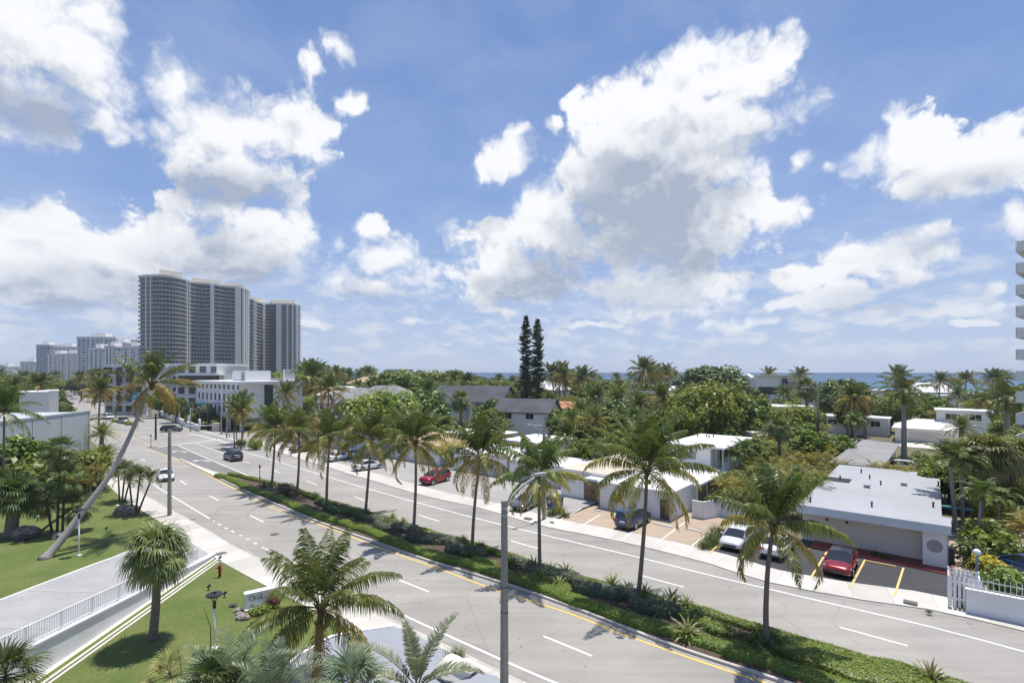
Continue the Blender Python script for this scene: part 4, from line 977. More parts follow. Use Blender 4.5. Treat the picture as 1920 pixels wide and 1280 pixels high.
NUM = ['first','second','third','fourth','fifth','sixth','seventh','eighth','ninth','tenth','eleventh','twelfth','thirteenth','fourteenth','fifteenth','sixteenth','seventeenth','eighteenth','nineteenth','twentieth','twenty-first','twenty-second','twenty-third','twenty-fourth','twenty-fifth','last']
PALMN = ['first','second','third','fourth','fifth','sixth','seventh','eighth','ninth']
for i, (x, y) in enumerate(AG):
    j = min(range(9), key=lambda k: abs(MP[k][0][0]-x)); side = 'before' if x < MP[j][0][0] else 'past'
    o = inst(ros[i % 3], f'variegated spiky rosette {side} the {PALMN[j]} palm of the median row, {NUM[i]} from the far nose', G(x, y, .12), i*2.1, (1.35 if x > 940 else 1.15)*(.85+.3*rng.random()), 'spiky rosettes in the median', 'plant')
tf = [tuft('x', 321+i, 130, .75) for i in range(2)]
TU = [(1345,1182),(1362,1190),(1378,1200),(1392,1196),(1405,1212),(1420,1226),(1452,1224),(1470,1238),(1488,1232),(1500,1246),(1395,1222),(1375,1215),(1520,1240),(1505,1228),(1432,1238)]
for i, (x, y) in enumerate(TU): inst(tf[i % 2], 'dark green tuft of strap grass around the last median palm', G(x, y, .12), i*1.7, .9+.3*rng.random(), 'strap grass tufts around the last median palm', 'plant')
# grass tufts by the parking lots
ft = tuft('x', 331, 190, 1.05, .015, rad=.28)
for i, (x, y, lab, s) in enumerate(((1035,965,'fountain grass clump beside the blue bin',1.1),(1050,961,'fountain grass clump behind the blue bin',1.1),(1060,968,'low fountain grass at the edge of the tan lot',.8),(1322,1026,'fountain grass at the corner between tan and dark lots',1.0),(1335,1012,'fountain grass strip beside the white hatchback',1.2),(1345,1000,'tall fountain grass behind the white hatchback',1.2),(1330,1018,'pale fountain grass by the small lot marker',1.0),(1640,1040,'small grass tuft against the pale wall behind the red car',.55),(1660,1046,'second grass tuft against the pale wall, beyond the red car',.6),(1808,1137,'grass tuft at the foot of the white slat gate',.8),(1742,1148,'weed tuft growing in the pavement joint',.3),(855,1236,'brown-tipped grass clump on the near pavement',.9))):
    inst(ft, lab, G(x, y, .13), i*.9, s, None, 'grass clump')
# ---------------------------------------------------------------- buildings
M['roof_dark'] = surf('charcoal_shingle', (0.075, 0.078, 0.088), 0.85, 0.25, 0.3, 9, bump=.4)
M['roof_grey'] = surf('grey_roof_tile', (0.24, 0.235, 0.235), 0.85, 0.3, 0.4, 7, bump=.5)
M['roof_membrane'] = surf('grey_roof_membrane', (0.34, 0.35, 0.365), 0.65, col2=(0.29, 0.298, 0.312), big=0.15, small=1.5)
M['roof_gravel'] = surf('weathered_grey_roof', (0.27, 0.27, 0.265), 0.9, col2=(0.19, 0.19, 0.185), big=0.3, small=3)
M['roof_tan'] = surf('tan_roof_coating', (0.58, 0.50, 0.40), 0.85, col2=(0.46, 0.39, 0.31), big=0.25, small=2)
def tile(name, a, b):
    m, n, out = newmat(name); co = n('ShaderNodeTexCoord').outputs['Object']
    w = n('ShaderNodeTexWave', {'Vector': co, 'Scale': 2.2, 'Distortion': .6, 'Detail': 2}, bands_direction='X').outputs[1]
    k = n.math('ADD', n.math('MULTIPLY', w, .45), n.math('MULTIPLY', fbm(n, co, 2.5, 5), .55))
    bs = n('ShaderNodeBsdfPrincipled', {'Base Color': n.mix(k, a, b), 'Roughness': .85}); bp = n('ShaderNodeBump', {'Height': w, 'Strength': .6, 'Distance': .05})
    n.t.links.new(bp.outputs[0], bs.inputs['Normal']); n.t.links.new(bs.outputs[0], out.inputs[0]); return m
M['tile_orange'] = tile('orange_barrel_tile', (0.36, 0.15, 0.07), (0.52, 0.27, 0.15)); M['tile_tan'] = tile('tan_barrel_tile', (0.40, 0.27, 0.17), (0.55, 0.40, 0.28)); M['tile_white'] = tile('white_barrel_tile', (0.62, 0.61, 0.59), (0.78, 0.77, 0.75))
M['fascia'] = surf('shade_tinted_white_fascia', (0.56, 0.61, 0.66), 0.6, 0.08)  # white fascia, the grey-blue of its shade put into the colour
M['cream'] = surf('cream_stucco', (0.66, 0.62, 0.55), 0.85, 0.08, bump=.15)
M['paleblue'] = surf('blue_grey_stucco', (0.42, 0.46, 0.48), 0.85, 0.07, .2, 4, bump=.15)
M['wood'] = surf('brown_wood_slats', (0.30, 0.19, 0.115), 0.7, 0.35, 1.0, 14)
M['brown'] = surf('dark_brown_panel', (0.10, 0.062, 0.045), 0.6, 0.2)
M['red_floor'] = surf('red_painted_walk', (0.22, 0.045, 0.04), 0.7, 0.25); M['red_kerb'] = surf('red_painted_kerb', (0.50, 0.11, 0.09), 0.7, 0.25)
def part(t, name, mb, mat, label=None, smooth=False):
    o = mb.build(name, mat, t, smooth)
    if label: o['label'] = label
    return o
def window(t, face, a, w, z0, h, pos, mat='glass', mull=1, proud=.04, fm='metal_white'):
    """window part (frame) with its pane; face f/b run along x at y=pos, l/r along y at x=pos"""
    fr, gl = MB(), MB(); s = {'f': -1, 'l': -1, 'b': 1, 'r': 1}[face]; e = .06
    def bx(mb, a0, a1, p0, p1, c0, c1):
        if face in 'fb': mb.box(a0, a1, min(p0, p1), max(p0, p1), c0, c1)
        else: mb.box(min(p0, p1), max(p0, p1), a0, a1, c0, c1)
    p0, p1 = pos+s*.003, pos+s*proud*1.6
    bx(fr, a, a+w, p0, p1, z0, z0+e); bx(fr, a, a+w, p0, p1, z0+h-e, z0+h); bx(fr, a, a+e, p0, p1, z0+e, z0+h-e); bx(fr, a+w-e, a+w, p0, p1, z0+e, z0+h-e)
    for k in range(mull): bx(fr, a+w*(k+1)/(mull+1)-.025, a+w*(k+1)/(mull+1)+.025, p0, p1, z0+e, z0+h-e)
    f = fr.build('window', M[fm], t); bx(gl, a+e, a+w-e, pos+s*.004, pos+s*.03, z0+e, z0+h-e); gl.build('pane', M[mat], f)
    return f
def flat_house(label, loc, w, d, h, wall='white', roof='white_roof', over=.5, wins=(), fas=.3, vents=(), rz=RZ, name='flat_roof_house', cat='house', fasm=None, door=None, group=None):
    t = thing(name, label, cat, loc, rz, group)
    mb = MB(); mb.box(0, w, 0, d, -.1, h-fas); part(t, 'wall', mb, M[wall])
    mb = MB(); mb.box(-over, w+over, -over, d+over, h-fas, h, 0, 1); part(t, 'roof', mb, [M[fasm or wall], M[roof]])
    for q in wins: window(t, *q)
    for (x, y) in vents:
        mb = MB(); mb.lathe([(.08, h), (.08, h+.3), (.13, h+.31), (.13, h+.4)], 8, 0, (x, y, 0)); part(t, 'roof_vent', mb, M['dark'])
    if door: mb = MB(); mb.box(door[0], door[0]+door[1], -.05, -.004, 0.1, door[2]); part(t, 'door', mb, M[door[3]])
    return t
def gable_house(label, loc, w, d, eave, ridge, wall='white', roof='roof_dark', over=.5, axis='x', hip=0.0, wins=(), rz=RZ, name='house', cat='house', chim=None, trim=True):
    """ridge along x (or y); hip > 0 pulls the ridge ends in"""
    t = thing(name, label, cat, loc, rz)
    mb = MB(); mb.box(-w/2, w/2, -d/2, d/2, -.1, eave)
    if axis == 'x' and hip <= 0:
        for s in (-1, 1): mb.poly([(s*w/2, -d/2, eave), (s*w/2, d/2, eave), (s*w/2, 0, ridge-.12)])
    elif hip <= 0:
        for s in (-1, 1): mb.poly([(-w/2, s*d/2, eave), (w/2, s*d/2, eave), (0, s*d/2, ridge-.12)])
    part(t, 'wall', mb, M[wall])
    W, D = w/2+over, d/2+over; ez = eave-over*(ridge-eave)/((d if axis == 'x' else w)/2); mb = MB(); th = .18
    for dz in (0, -th):
        if axis == 'x': a, b = (-W+hip, 0, ridge+dz), (W-hip, 0, ridge+dz)
        else: a, b = (0, -D+hip, ridge+dz), (0, D-hip, ridge+dz)
        c = [(-W, -D, ez+dz), (W, -D, ez+dz), (W, D, ez+dz), (-W, D, ez+dz)]
        if axis == 'x': F_ = [(c[0], c[1], b, a), (c[2], c[3], a, b), (c[1], c[2], b), (c[3], c[0], a)]
        else: F_ = [(c[1], c[2], b, a), (c[3], c[0], a, b), (c[0], c[1], a), (c[2], c[3], b)]
        for k, f in enumerate(F_):
            if k > 1 and hip <= 0: continue
            mb.poly(f if dz == 0 else list(reversed(f)))
    for i in range(4):
        c = [(-W, -D), (W, -D), (W, D), (-W, D)]; mb.wallquad(c[i], c[(i+1) % 4], ez-th, ez, 0)
    part(t, 'roof', mb, M[roof])
    for q in wins: window(t, *q)
    if chim: mb = MB(); mb.box(chim[0]-.4, chim[0]+.4, chim[1]-.3, chim[1]+.3, eave, ridge+.9); part(t, 'chimney', mb, M[wall])
    return t
def at_d(px, Yd, z=0.0): return Vector(((px-960)*Yd/F, Yd, z))

# --- grey-roofed block beside the dark lot
o0 = G(1784, 987, 3.6).xy - r_*10.7; t = thing('motel_block', 'low building with a wide pale grey flat roof, beside the dark parking lot', 'building', V3(o0, 0), RZ)
w_, d_ = 10.7, 26.0
rp = [(0, 0), (w_, 0), (w_, 3.2), (w_-.55, 3.2), (w_-.55, d_), (0.2, d_), (0.2, 16.2), (2.6, 16.2), (2.6, 13.4), (0.2, 13.4), (.2, .4), (0, .4)]
mb = MB(); mb.prism(rp, 3.42, 3.6, 0, 1); part(t, 'roof', mb, [M['fascia'], M['roof_membrane']])
mb = MB(); mb.box(0.02, w_-.02, .02, .2, 2.9, 3.415); part(t, 'fascia', mb, M['fascia'])
mb = MB(); mb.box(.25, w_-.6, 1.7, 13.2, -.1, 3.41); mb.box(2.62, w_-.6, 13.22, 16.3, -.1, 3.41); mb.box(.25, w_-.6, 16.32, d_-.3, -.1, 3.41); mb.box(.03, w_-.03, .21, 1.69, 2.85, 3.0); part(t, 'wall', mb, M['cream'])
mb = MB(); mb.box(w_-1.75, w_-.25, .55, 1.69, -.1, 2.84); pier = part(t, 'pier', mb, M['white'])
mb = MB(); mb.poly([(w_-1.0+.5*cos(-2*pi*k/28), .535, 1.75+.5*sin(-2*pi*k/28)) for k in range(28)]); mb.build('round_vent', surf('vent_lattice', (.36, .34, .32), .8, .2, 5, 30), pier)
for (x, y) in ((.9, 1.6), (5.4, 3.2), (1.6, 15), (5.3, 14.5), (4.1, 17.5), (10, 18), (9.6, 6.5), (3.0, 21)):
    mb = MB(); mb.lathe([(.07, 3.6), (.07, 3.98), (.10, 3.99), (.10, 4.06)], 8, 0, (x, y, 0)); part(t, 'vent_pipe', mb, M['black'])
for (x, y) in ((4.3, 12.2), (7.2, 15.8)):
    mb = MB(); mb.box(x-.2, x+.2, y-.2, y+.2, 3.6, 3.78); mb.prism([(x-.3, y-.3), (x+.3, y-.3), (x+.3, y+.3), (x-.3, y+.3)], 3.78, 3.9); part(t, 'roof_ventilator', mb, M['grey'])
for (x, c) in ((2.2, 'red_floor'), (3.7, 'dark')):
    mb = MB(); mb.poly([(x+.12*cos(-2*pi*k/12)*(1+.3*(k % 2)), 1.68, 2.25+.12*sin(-2*pi*k/12)*(1+.3*(k % 2))) for k in range(12)]); part(t, 'wall_ornament', mb, M[c])
mb = MB(); mb.box(w_-.24, w_-.16, .6, .68, .1, 2.85); part(t, 'downpipe', mb, M['grey'])
mb = MB()
for a, b, zz in ((.3, .95, .15),): mb.prism([(1.2, -.2), (w_+.2, -.75), (w_+.2, 1.68), (1.2, 1.68)], 0.0, .17)
o = mb.build('red_walk', M['red_floor']); o['kind'] = 'structure'; o.location = V3(o0, 0); o.rotation_euler = (0, 0, RZ)
mb = MB(); mb.prism([(1.2, -.36), (w_+.2, -.91), (w_+.2, -.76), (1.2, -.21)], 0.0, .2); o = mb.build('red_kerb', M['red_kerb']); o['kind'] = 'structure'; o.location = V3(o0, 0); o.rotation_euler = (0, 0, RZ)
# stall lines and wheel stops of the dark lot
for (a, b) in (((1520,1081),(1556,1023)),((1387,1048),(1411,1025)),((1330,1036),(1344,1022)),((1595,1098),(1622,1047)),((1677,1115),(1694,1062))):
    p, q = G(*a, .14).xy, G(*b, .14).xy; dd = (q-p).normalized(); oo = Vector((-dd.y, dd.x))*.07; mb = MB(); mb.quad(V3(p-oo, .080), V3(p+oo, .080), V3(q+oo, .080), V3(q-oo, .080)); struct('stall_line', mb, M['lot_yellow'])
for (a, b) in (((1165,1012),(1203,980)),((1080,990),(1126,963)),((1035,980),(1090,952)),((1226,1020),(1286,976)),((1283,1033),(1320,1003)),((1238,1000),(1250,986))):
    if a == (1238,1000): continue
    p, q = G(*a, .14).xy, G(*b, .14).xy; dd = (q-p).normalized(); oo = Vector((-dd.y, dd.x))*.06; mb = MB(); mb.quad(V3(p-oo, .080), V3(p+oo, .080), V3(q+oo, .080), V3(q-oo, .080)); struct('stall_line', mb, W)
def wheel_stop(a, b, mat, label, h=.13):
    p, q = G(*a, .14), G(*b, .14); c = (p+q)/2; L = (q-p).length; mb = MB(); x = L/2
    mb.poly([(-x, -.09, 0), (x, -.09, 0), (x, -.06, h), (-x, -.06, h)]); mb.poly([(-x, -.06, h), (x, -.06, h), (x, .06, h), (-x, .06, h)]); mb.poly([(x, .09, 0), (-x, .09, 0), (-x, .06, h), (x, .06, h)])
    for s in (-1, 1): mb.poly([(s*x, -.09, 0), (s*x, .09, 0), (s*x, .06, h), (s*x, -.06, h)][::s])
    o = mb.build('wheel_stop', mat); o.location = (c.x, c.y, .076); o.rotation_euler = (0, 0, atan2((q-p).y, (q-p).x)); tag(o, label, 'wheel stop')
wheel_stop((1622,1051), (1680,1062), M['lot_yellow'], 'long yellow wheel stop along the red kerb, past the red car')
wheel_stop((1487,1024), (1520,1030), M['lot_yellow'], 'yellow wheel stop between the white sedan and the red car')
wheel_stop((1225,980), (1259,988), M['white'], 'white wheel stop nearest the brown door in the tan lot')
wheel_stop((1288,990), (1315,997), M['white'], 'white wheel stop in front of the low wall of the tan lot')
wheel_stop((1113,955), (1127,958), M['white'], 'white wheel stop before the wooden gate')
# --- carport behind
A_, B_ = G(1550, 867, 3.0).xy, G(1652, 877, 3.0).xy; o0 = A_; t = thing('carport', 'open carport with a weathered grey flat roof and white posts', 'carport', V3(o0, 0), RZ)
mb = MB(); mb.prism([(.1, .6), (6.3, .6), (6.9, 33), (1.2, 33)], 2.8, 3.0, 0, 1); part(t, 'roof', mb, [M['white'], M['roof_gravel']])
for i in range(7):
    y = 1.5+i*5.1; mb = MB(); mb.box(6.0, 6.14, y, y+.14, 0, 2.8); part(t, 'post', mb, M['metal_white'])
mb = MB(); mb.box(.3, .5, .8, 32.5, 0, 2.79); part(t, 'wall', mb, M['grey'])
# --- two-storey white motel
fl = G(1255, 830, 6.0).xy; t = thing('motel', 'two-storey white motel with a stained flat roof and a sliding window', 'building', V3(fl, 0), RZ)
mb = MB(); mb.prism([(-.5, -.3), (7.3, -.3), (7.3, 13.5), (-.5, 13.5)], 5.78, 6.0, 0, 1); part(t, 'roof', mb, [M['white'], M['dirty_roof']])
mb = MB(); mb.box(-.3, 5.3, .5, 13, -.1, 5.775); mb.box(5.31, 5.5, 2.2, 13, -.1, 5.77); part(t, 'wall', mb, M['white'])
window(t, 'f', 1.3, 2.2, 4.0, 1.15, .5, 'glass_blue'); window(t, 'r', 3.2, .9, 3.35, 1.9, 5.5, 'glass', 0)
window(t, 'r', 5.4, 1.6, 3.9, 1.1, 5.5, 'glass', 1)
for k in range(6): mb = MB(); mb.box(6.9, 6.97, .2+k*2.4, .27+k*2.4, 3.05, 5.775); part(t, 'post', mb, M['metal_white'])
mb = MB(); mb.box(5.32, 7.1, .2, 13, 2.85, 3.02); part(t, 'balcony', mb, M['white'])
mb = MB(); mb.box(6.98, 7.02, .2, 13, 3.95, 4.0)
for k in range(40): mb.box(6.985, 7.015, .3+k*.32, .33+k*.32, 3.03, 3.95)
part(t, 'railing', mb, M['metal_white'])
for (x, y) in ((.6, 9), (1.7, 9.6), (2.6, 9.9), (2.4, 8.6)): mb = MB(); mb.lathe([(.08, 6), (.08, 6.35), (.12, 6.4)], 8, 0, (x, y, 0)); part(t, 'vent_pipe', mb, M['dark'])
# lower wing in front
fr = G(1310, 909, 3.0).xy; o0 = fr - r_*9.0; t = thing('motel_wing', 'one-storey white wing with a flat roof on slim posts, in front of the motel', 'building', V3(o0, 0), RZ)
mb = MB(); mb.prism([(0, 0), (9, 0), (9, 10.4), (0, 10.4)], 2.75, 3.0, 0, 1); part(t, 'roof', mb, [M['white'], M['white_roof']])
mb = MB(); mb.box(.3, 7.4, .6, 9.6, -.1, 2.745); part(t, 'wall', mb, M['cream'])
for y in (2.0, 4.6, 7.0): window(t, 'r', y, 1.0, .9, 1.3, 7.4, 'glass', 1)
window(t, 'f', 5.0, 1.2, .9, 1.3, .6, 'glass', 1)
for y in (.2, 3.4, 6.6, 9.8): mb = MB(); mb.box(8.7, 8.78, y, y+.08, 0, 2.745); part(t, 'post', mb, M['metal_white'])
# --- garden wall and brown doors along the tan lot
def wall_run(label, pts, h, th, mat, name='garden_wall', cat='wall', cap=None, z=0.0):
    mb = MB(); t = thing(name, label, cat, V3(pts[0], z)); o = Vector(pts[0][:2])
    for a, b in zip(pts, pts[1:]):
        a, b = Vector(a[:2])-o, Vector(b[:2])-o; d = (b-a).normalized(); nn = Vector((-d.y, d.x))*th/2
        mb.prism([a-nn, b-nn, b+nn, a+nn], -.1, h)
    part(t, 'wall', mb, mat)
    if cap:
        mb = MB()
        for a, b in zip(pts, pts[1:]):
            a, b = Vector(a[:2])-o, Vector(b[:2])-o; d = (b-a).normalized(); nn = Vector((-d.y, d.x))*(th/2+.05)
            mb.prism([a-nn, b-nn, b+nn, a+nn], h, h+.09)
        part(t, 'cap', mb, cap)
    return t
wall_run('low white garden wall behind the tan lot, by the planting', [G(1298, 970, 0), G(1318, 974, 0), G(1352, 968, 0), G(1400, 980, 0)], 1.9, .2, M['white'])
fl = G(1262, 978, 0).xy; flat_house('small white street-front building with a brown door, behind the blue SUV', V3(fl-r_*8.6, 0), 8.4, 7.5, 3.1, over=.25, door=(7.2, 1.0, 2.2, 'brown'), name='street_front_building', cat='building', wins=(('f', 1.5, 1.4, 1.0, 1.1, 0, 'glass', 1),))
fl = G(1096, 937, 0).xy; t = thing('wooden_gate', 'wooden slat gate with a round hanging lamp, between white walls', 'gate', V3(fl, 0), RZ)
for k in range(12): pass
mb = MB()
for k in range(13): mb.box(0, 2.1, -.03, .03, .1+k*.165, .25+k*.165)
part(t, 'gate_panel', mb, M['wood'])
for x in (.08, 1.05, 2.0): mb = MB(); mb.box(x-.05, x+.05, .032, .09, .05, 2.28); part(t, 'gate_stile', mb, M['brown'])
mb = MB(); mb.box(1.0, 1.1, -.06, -.032, .95, 1.2); part(t, 'handle', mb, M['black'])
t = thing('entrance_canopy', 'white flat canopy over the wooden gate', 'canopy', V3(fl, 0), RZ)
mb = MB(); mb.box(.7, 5.6, -1.2, 2.6, 2.75, 2.98); part(t, 'roof', mb, M['white'])
for x, y in ((2.2, -.1), (5.2, -.1), (.9, 2.4), (5.2, 2.4)): mb = MB(); mb.box(x-.15, x+.15, y-.15, y+.15, -.1, 2.745); part(t, 'pillar', mb, M['cream'])
t = thing('globe_lamp', 'round white globe lamp hanging at the wooden gate', 'lamp', V3(fl+r_*1.05-n_*.6, 0), RZ)
mb = MB(); mb.lathe([(.03, -.17), (.13, -.11), (.17, 0), (.13, .11), (.03, .17)], 12, 0, (0, 0, 2.2)); part(t, 'globe', mb, M['metal_white'], smooth=True)
mb = MB(); mb.box(-.06, .06, -.06, .06, 2.37, 2.74); part(t, 'bracket', mb, M['black'])
wall_run('tall white panelled wall between the bin and the wooden gate', [fl-r_*.05, fl-r_*3.4], 2.2, .16, M['metal_white'])
# tan-roofed building and white flat roofs beyond the grey lot
fr = G(1090, 882, 3.4).xy; flat_house('white building with a broad tan flat roof, behind the wooden gate', V3(fr-r_*2.5+n_*.2, 0), 7.6, 15, 3.4, roof='roof_tan', over=.35, vents=((4.5, 6), (5.6, 9), (2.2, 10)), name='tan_roof_building', cat='building')
fr = G(1017, 831, 3.4).xy; flat_house('long white flat-roofed building with roof equipment, beyond the grey lot', V3(fr-r_*9, 0), 9.2, 10, 3.4, roof='white_roof', over=.3, vents=((3, 7), (4, 7.5), (5.5, 6), (7, 7)), name='flat_roof_building', cat='building')
fr = G(1012, 905, 3.0).xy; p0 = L2(uC-3.5, 11.2); flat_house('white street-front building with a door, behind the grey sedan', V3(p0-r_*13, 0), 12.4, 6.5, 3.0, over=.3, door=(6.8, 1.1, 2.2, 'metal_white'), name='street_front_building', cat='building', wins=(('f', 2, 1.5, 1, 1.1, 0), ('f', 9.5, 1.5, 1, 1.1, 0)))
SF = [(-46, 11.5, 11, 9, 3.1, 'white_roof', 'white flat-roofed building behind the red crossover'), (-61, 12.0, 13, 9, 3.2, 'tile_tan', 'white house with a tan tiled roof, behind the white sedan'), (-78, 12.5, 14, 9, 3.4, 'white_roof', 'white flat-roofed building behind the white parked coupe'), (-97, 13, 15, 10, 3.4, 'tile_orange', 'pale house with an orange tiled roof, behind the black parked car'), (-62, 25, 12, 9, 3.6, 'white_roof', 'second-row white flat roof behind the tan tiled house')]
for (u, d, w, dp, h, rf, lab) in SF:
    p0 = L2(u-w, d)
    if rf.startswith('tile'): gable_house(lab, V3(L2(u-w/2, d+dp/2), 0), w, dp, h-.3, h+1.6, 'white', rf, hip=3.4, name='tiled_roof_house', wins=(('f', -w/2+2, 1.5, 1, 1.1, -dp/2), ('f', w/2-4, 1.5, 1, 1.1, -dp/2)))
    else: flat_house(lab, V3(p0, 0), w, dp, h, roof=rf, over=.3, wins=(('f', 2, 1.5, 1, 1.1, 0), ('f', w-4, 1.5, 1, 1.1, 0)), vents=((w*.3, dp*.4), (w*.6, dp*.6)), name='street_front_building', cat='building')
# --- houses among the trees
g1 = at_d(668, 132); t = gable_house('two-storey grey-tiled house with a porch roof', g1, 11, 15, 8.2, 11.6, 'cream', 'roof_grey', hip=5, axis='y', wins=(('f', -4.6, 1.6, 6.2, 1.4, -7.5), ('f', -1.2, .7, 6.2, 1.4, -7.5), ('f', 2.6, 1.8, 6.2, 1.4, -7.5), ('f', -4, 1.2, 2.2, 1.3, -7.5), ('f', 1, 1.4, 1.2, 2.2, -7.5)))
mb = MB(); W2 = 6.3
for dz in (0,): mb.poly([(-W2, -11, 4.6), (W2, -11, 4.6), (W2-2, -7.5, 6.1), (-W2+2, -7.5, 6.1)]); mb.poly([(W2, -11, 4.6), (W2, -7.5, 4.6), (W2-2, -7.5, 6.1)]); mb.poly([(-W2, -7.5, 4.6), (-W2, -11, 4.6), (-W2+2, -7.5, 6.1)]); mb.poly([(-W2, -11, 4.45), (-W2, -7.5, 4.45), (W2, -7.5, 4.45), (W2, -11, 4.45)])
part(t, 'porch_roof', mb, M['roof_grey'])
for x in (-5.8, -2, 2, 5.8): mb = MB(); mb.box(x-.2, x+.2, -10.7, -10.3, 0, 4.44); part(t, 'porch_post', mb, M['cream'])
t = gable_house('grey-tiled wing rising behind the two-storey grey-tiled house', at_d(726, 152), 20, 11, 8.6, 11.6, 'cream', 'roof_grey', hip=5)
t = gable_house('large white house with a long charcoal shingle roof', at_d(885, 152), 23, 13, 7.6, 11.6, 'white', 'roof_dark', over=.7, wins=(('f', 4.0, 1.3, 5.0, 1.6, -6.5), ('f', -3, 1.3, 5.0, 1.6, -6.5), ('l', -2, 1.5, 5, 1.5, -11.5)), rz=RZ+.35)
t = gable_house('white cross-gabled entrance of the charcoal-roofed house', at_d(846, 141), 8, 7, 7.0, 9.8, 'white', 'roof_dark', axis='y', over=.5, rz=RZ+.35, name='gabled_house', wins=(('f', -1, 2, 4.6, 1.6, -3.5),))
t = gable_house('white lower house with a slate-blue shingle roof, next to the charcoal one', at_d(990, 126), 13.5, 9, 6.4, 9.1, 'white', surf and 'roof_dark', over=.6, wins=(('f', -4.5, 2.0, 4.4, 1.4, -4.5), ('r', -1, 1.8, 4.2, 1.4, 6.75), ('f', 1, 2.0, 4.4, 1.4, -4.5)), rz=RZ+.32)
HS = [  # label, px, dist, w, d, eave, ridge, wall, roof, axis, hip, rz
 ('white clapboard house with a dark roof behind the twin pines',1128,160,6,9,5.6,8.4,'white','roof_dark','x',2,.3),('long dark-roofed house among trees past the clapboard house',1195,175,14,9,6.4,9.3,'white','roof_dark','x',2,.3),
 ('pale grey gabled roof low among the palms',1092,128,8,6,4.2,6.0,'cream','roof_grey','x',0,.5),('low house with a terracotta tiled roof behind the pale gable',1078,172,15,9,3.8,5.8,'cream','tile_orange','x',3,.3),
 ('small house with a bright white roof behind the pines',1035,230,13,10,8.2,11.6,'white','tile_white','x',3,.2),('small white hip roof before the tall dark-crowned trees',1272,200,10,9,7.2,10.2,'white','tile_white','x',3,.2),
 ('white gabled beach house beside the modern one',1402,300,14,12,9,14.8,'white','tile_white','y',0,.1),('white hip-roofed beach pavilion at the shore',1738,265,22,13,5.8,10.2,'white','tile_white','x',5,.0),
 ('white-tiled house behind the grey-tiled pair',648,175,14,11,8.2,10.8,'white','tile_white','x',4,.2),('tan-roofed house far behind the white-tiled one',695,265,20,14,10.2,13.2,'cream','tile_tan','x',6,.2),
 ('orange-tiled house beside the white four-storey block',585,118,13,10,3.4,5.4,'cream','tile_orange','x',4,.0),('orange-tiled roof behind the second median palm',668,108,11,9,3.2,5.0,'cream','tile_orange','x',3,.0)]
for (lab, px, Yd, w, d, e, rg, wl, rf, ax, hp, dr) in HS:
    gable_house(lab, at_d(px, Yd), w, d, e, rg, wl, rf, hip=hp, axis=ax, rz=RZ+dr, name='house' if 'tile' not in rf else 'tiled_roof_house', wins=(('f', -w/2+1.2, 1.6, e-2.0, 1.3, -d/2), ('f', w/2-2.8, 1.6, e-2.0, 1.3, -d/2)))
FH = [('white flat-roofed house with a carport opening, far across the gardens',1470,140,11,9,6.2,'white_roof'),('white flat roof seen between the palms by the dark utility pole',1535,165,10,9,8.0,'white_roof'),('long low white roof beyond the areca palms',1600,128,14,8,4.4,'dirty_roof'),('white block house on the beach side of the round-crowned palms',1665,250,20,10,6.8,'white_roof'),
 ('white two-storey house beside the white garage',1806,112,9,8,7.2,'white_roof'),('small white roof block near the shore',1822,190,8,7,7.6,'white_roof'),('white low villa near the shore with a dark opening',1800,205,12,8,6.2,'white_roof'),('white box house behind the round green tree',765,160,7,6,8.6,'white_roof'),
 ('white roof beyond the far palms over the tree line',705,330,26,12,13.5,'white_roof'),('grey concrete rooftop block above the trees',737,345,17,10,17.6,'grey'),('white roof edge just past the grey rooftop block',768,350,18,12,15.8,'white_roof'),('pale low building beyond the fourth street palm',812,300,16,10,10,'white_roof'),('low white shed among palms below the motel trees',1405,112,9,6,3.6,'white_roof'),('grey low roof beside the white shed',1425,98,8,7,3.4,'dirty_roof')]
for (lab, px, Yd, w, d, h, rf) in FH:
    p = at_d(px, Yd)-V3(r_*w/2, 0); flat_house(lab, p, w, d, h, 'grey' if 'concrete' in lab else 'white', rf, .4, (('f', 1.5, 2, h-2.2, 1.4, 0), ('f', w-3.5, 2, h-2.2, 1.4, 0)))
# modern beach house
p = at_d(1420, 285); t = thing('modern_house', 'modern cubic beach house of white and grey panels', 'house', p, RZ+.45)
mb = MB(); mb.box(0, 22, 0, 12, 0, 13.8); part(t, 'wall', mb, M['white'])
mb = MB(); mb.box(12.5, 15.0, -1.2, -.01, 3, 12.2); part(t, 'dark_fin', mb, M['dark']); mb = MB(); mb.box(15.3, 21.5, -.5, -.01, 0, 10.5); part(t, 'stone_panel', mb, M['grey']); mb = MB(); mb.box(.5, 12.3, -.08, -.01, 3.2, 7.6); part(t, 'glass_front', mb, M['glass'])
mb = MB(); mb.box(-.6, 22.6, -1.4, 12.4, 13.8, 14.2); part(t, 'roof', mb, M['white_roof'])
# white house with a garage
p = G(1690, 828, 0).xy; t = gable_house('white house with a wide white roof and a closed garage', V3(p+r_*4.6+n_*6, 0), 11.5, 11, 3.3, 4.9, 'white', 'white_roof', hip=4, over=.6, name='garage_house')
mb = MB(); mb.box(-3.4, 2.4, -5.54, -5.504, .05, 2.4)
part(t, 'garage_door', mb, surf('ribbed_garage_door', (.60, .58, .55), .6, .1))
for x in (-4.6, 3.6): mb = MB(); mb.box(x-.1, x+.1, -5.62, -5.504, 1.9, 2.25); part(t, 'wall_lamp', mb, M['dark'])
wall_run('tall white garden wall beside the closed garage', [p+r_*10.6, p+r_*15, p+r_*20], 2.0, .2, M['white'])
mb = MB(); q = [p+r_*(-2)-n_*.3, p+r_*20-n_*.3, p+r_*20-n_*9, p+r_*(-2)-n_*9]; mb.poly([V3(a, .02) for a in q]); struct('pale_driveway', mb, M['nose'])
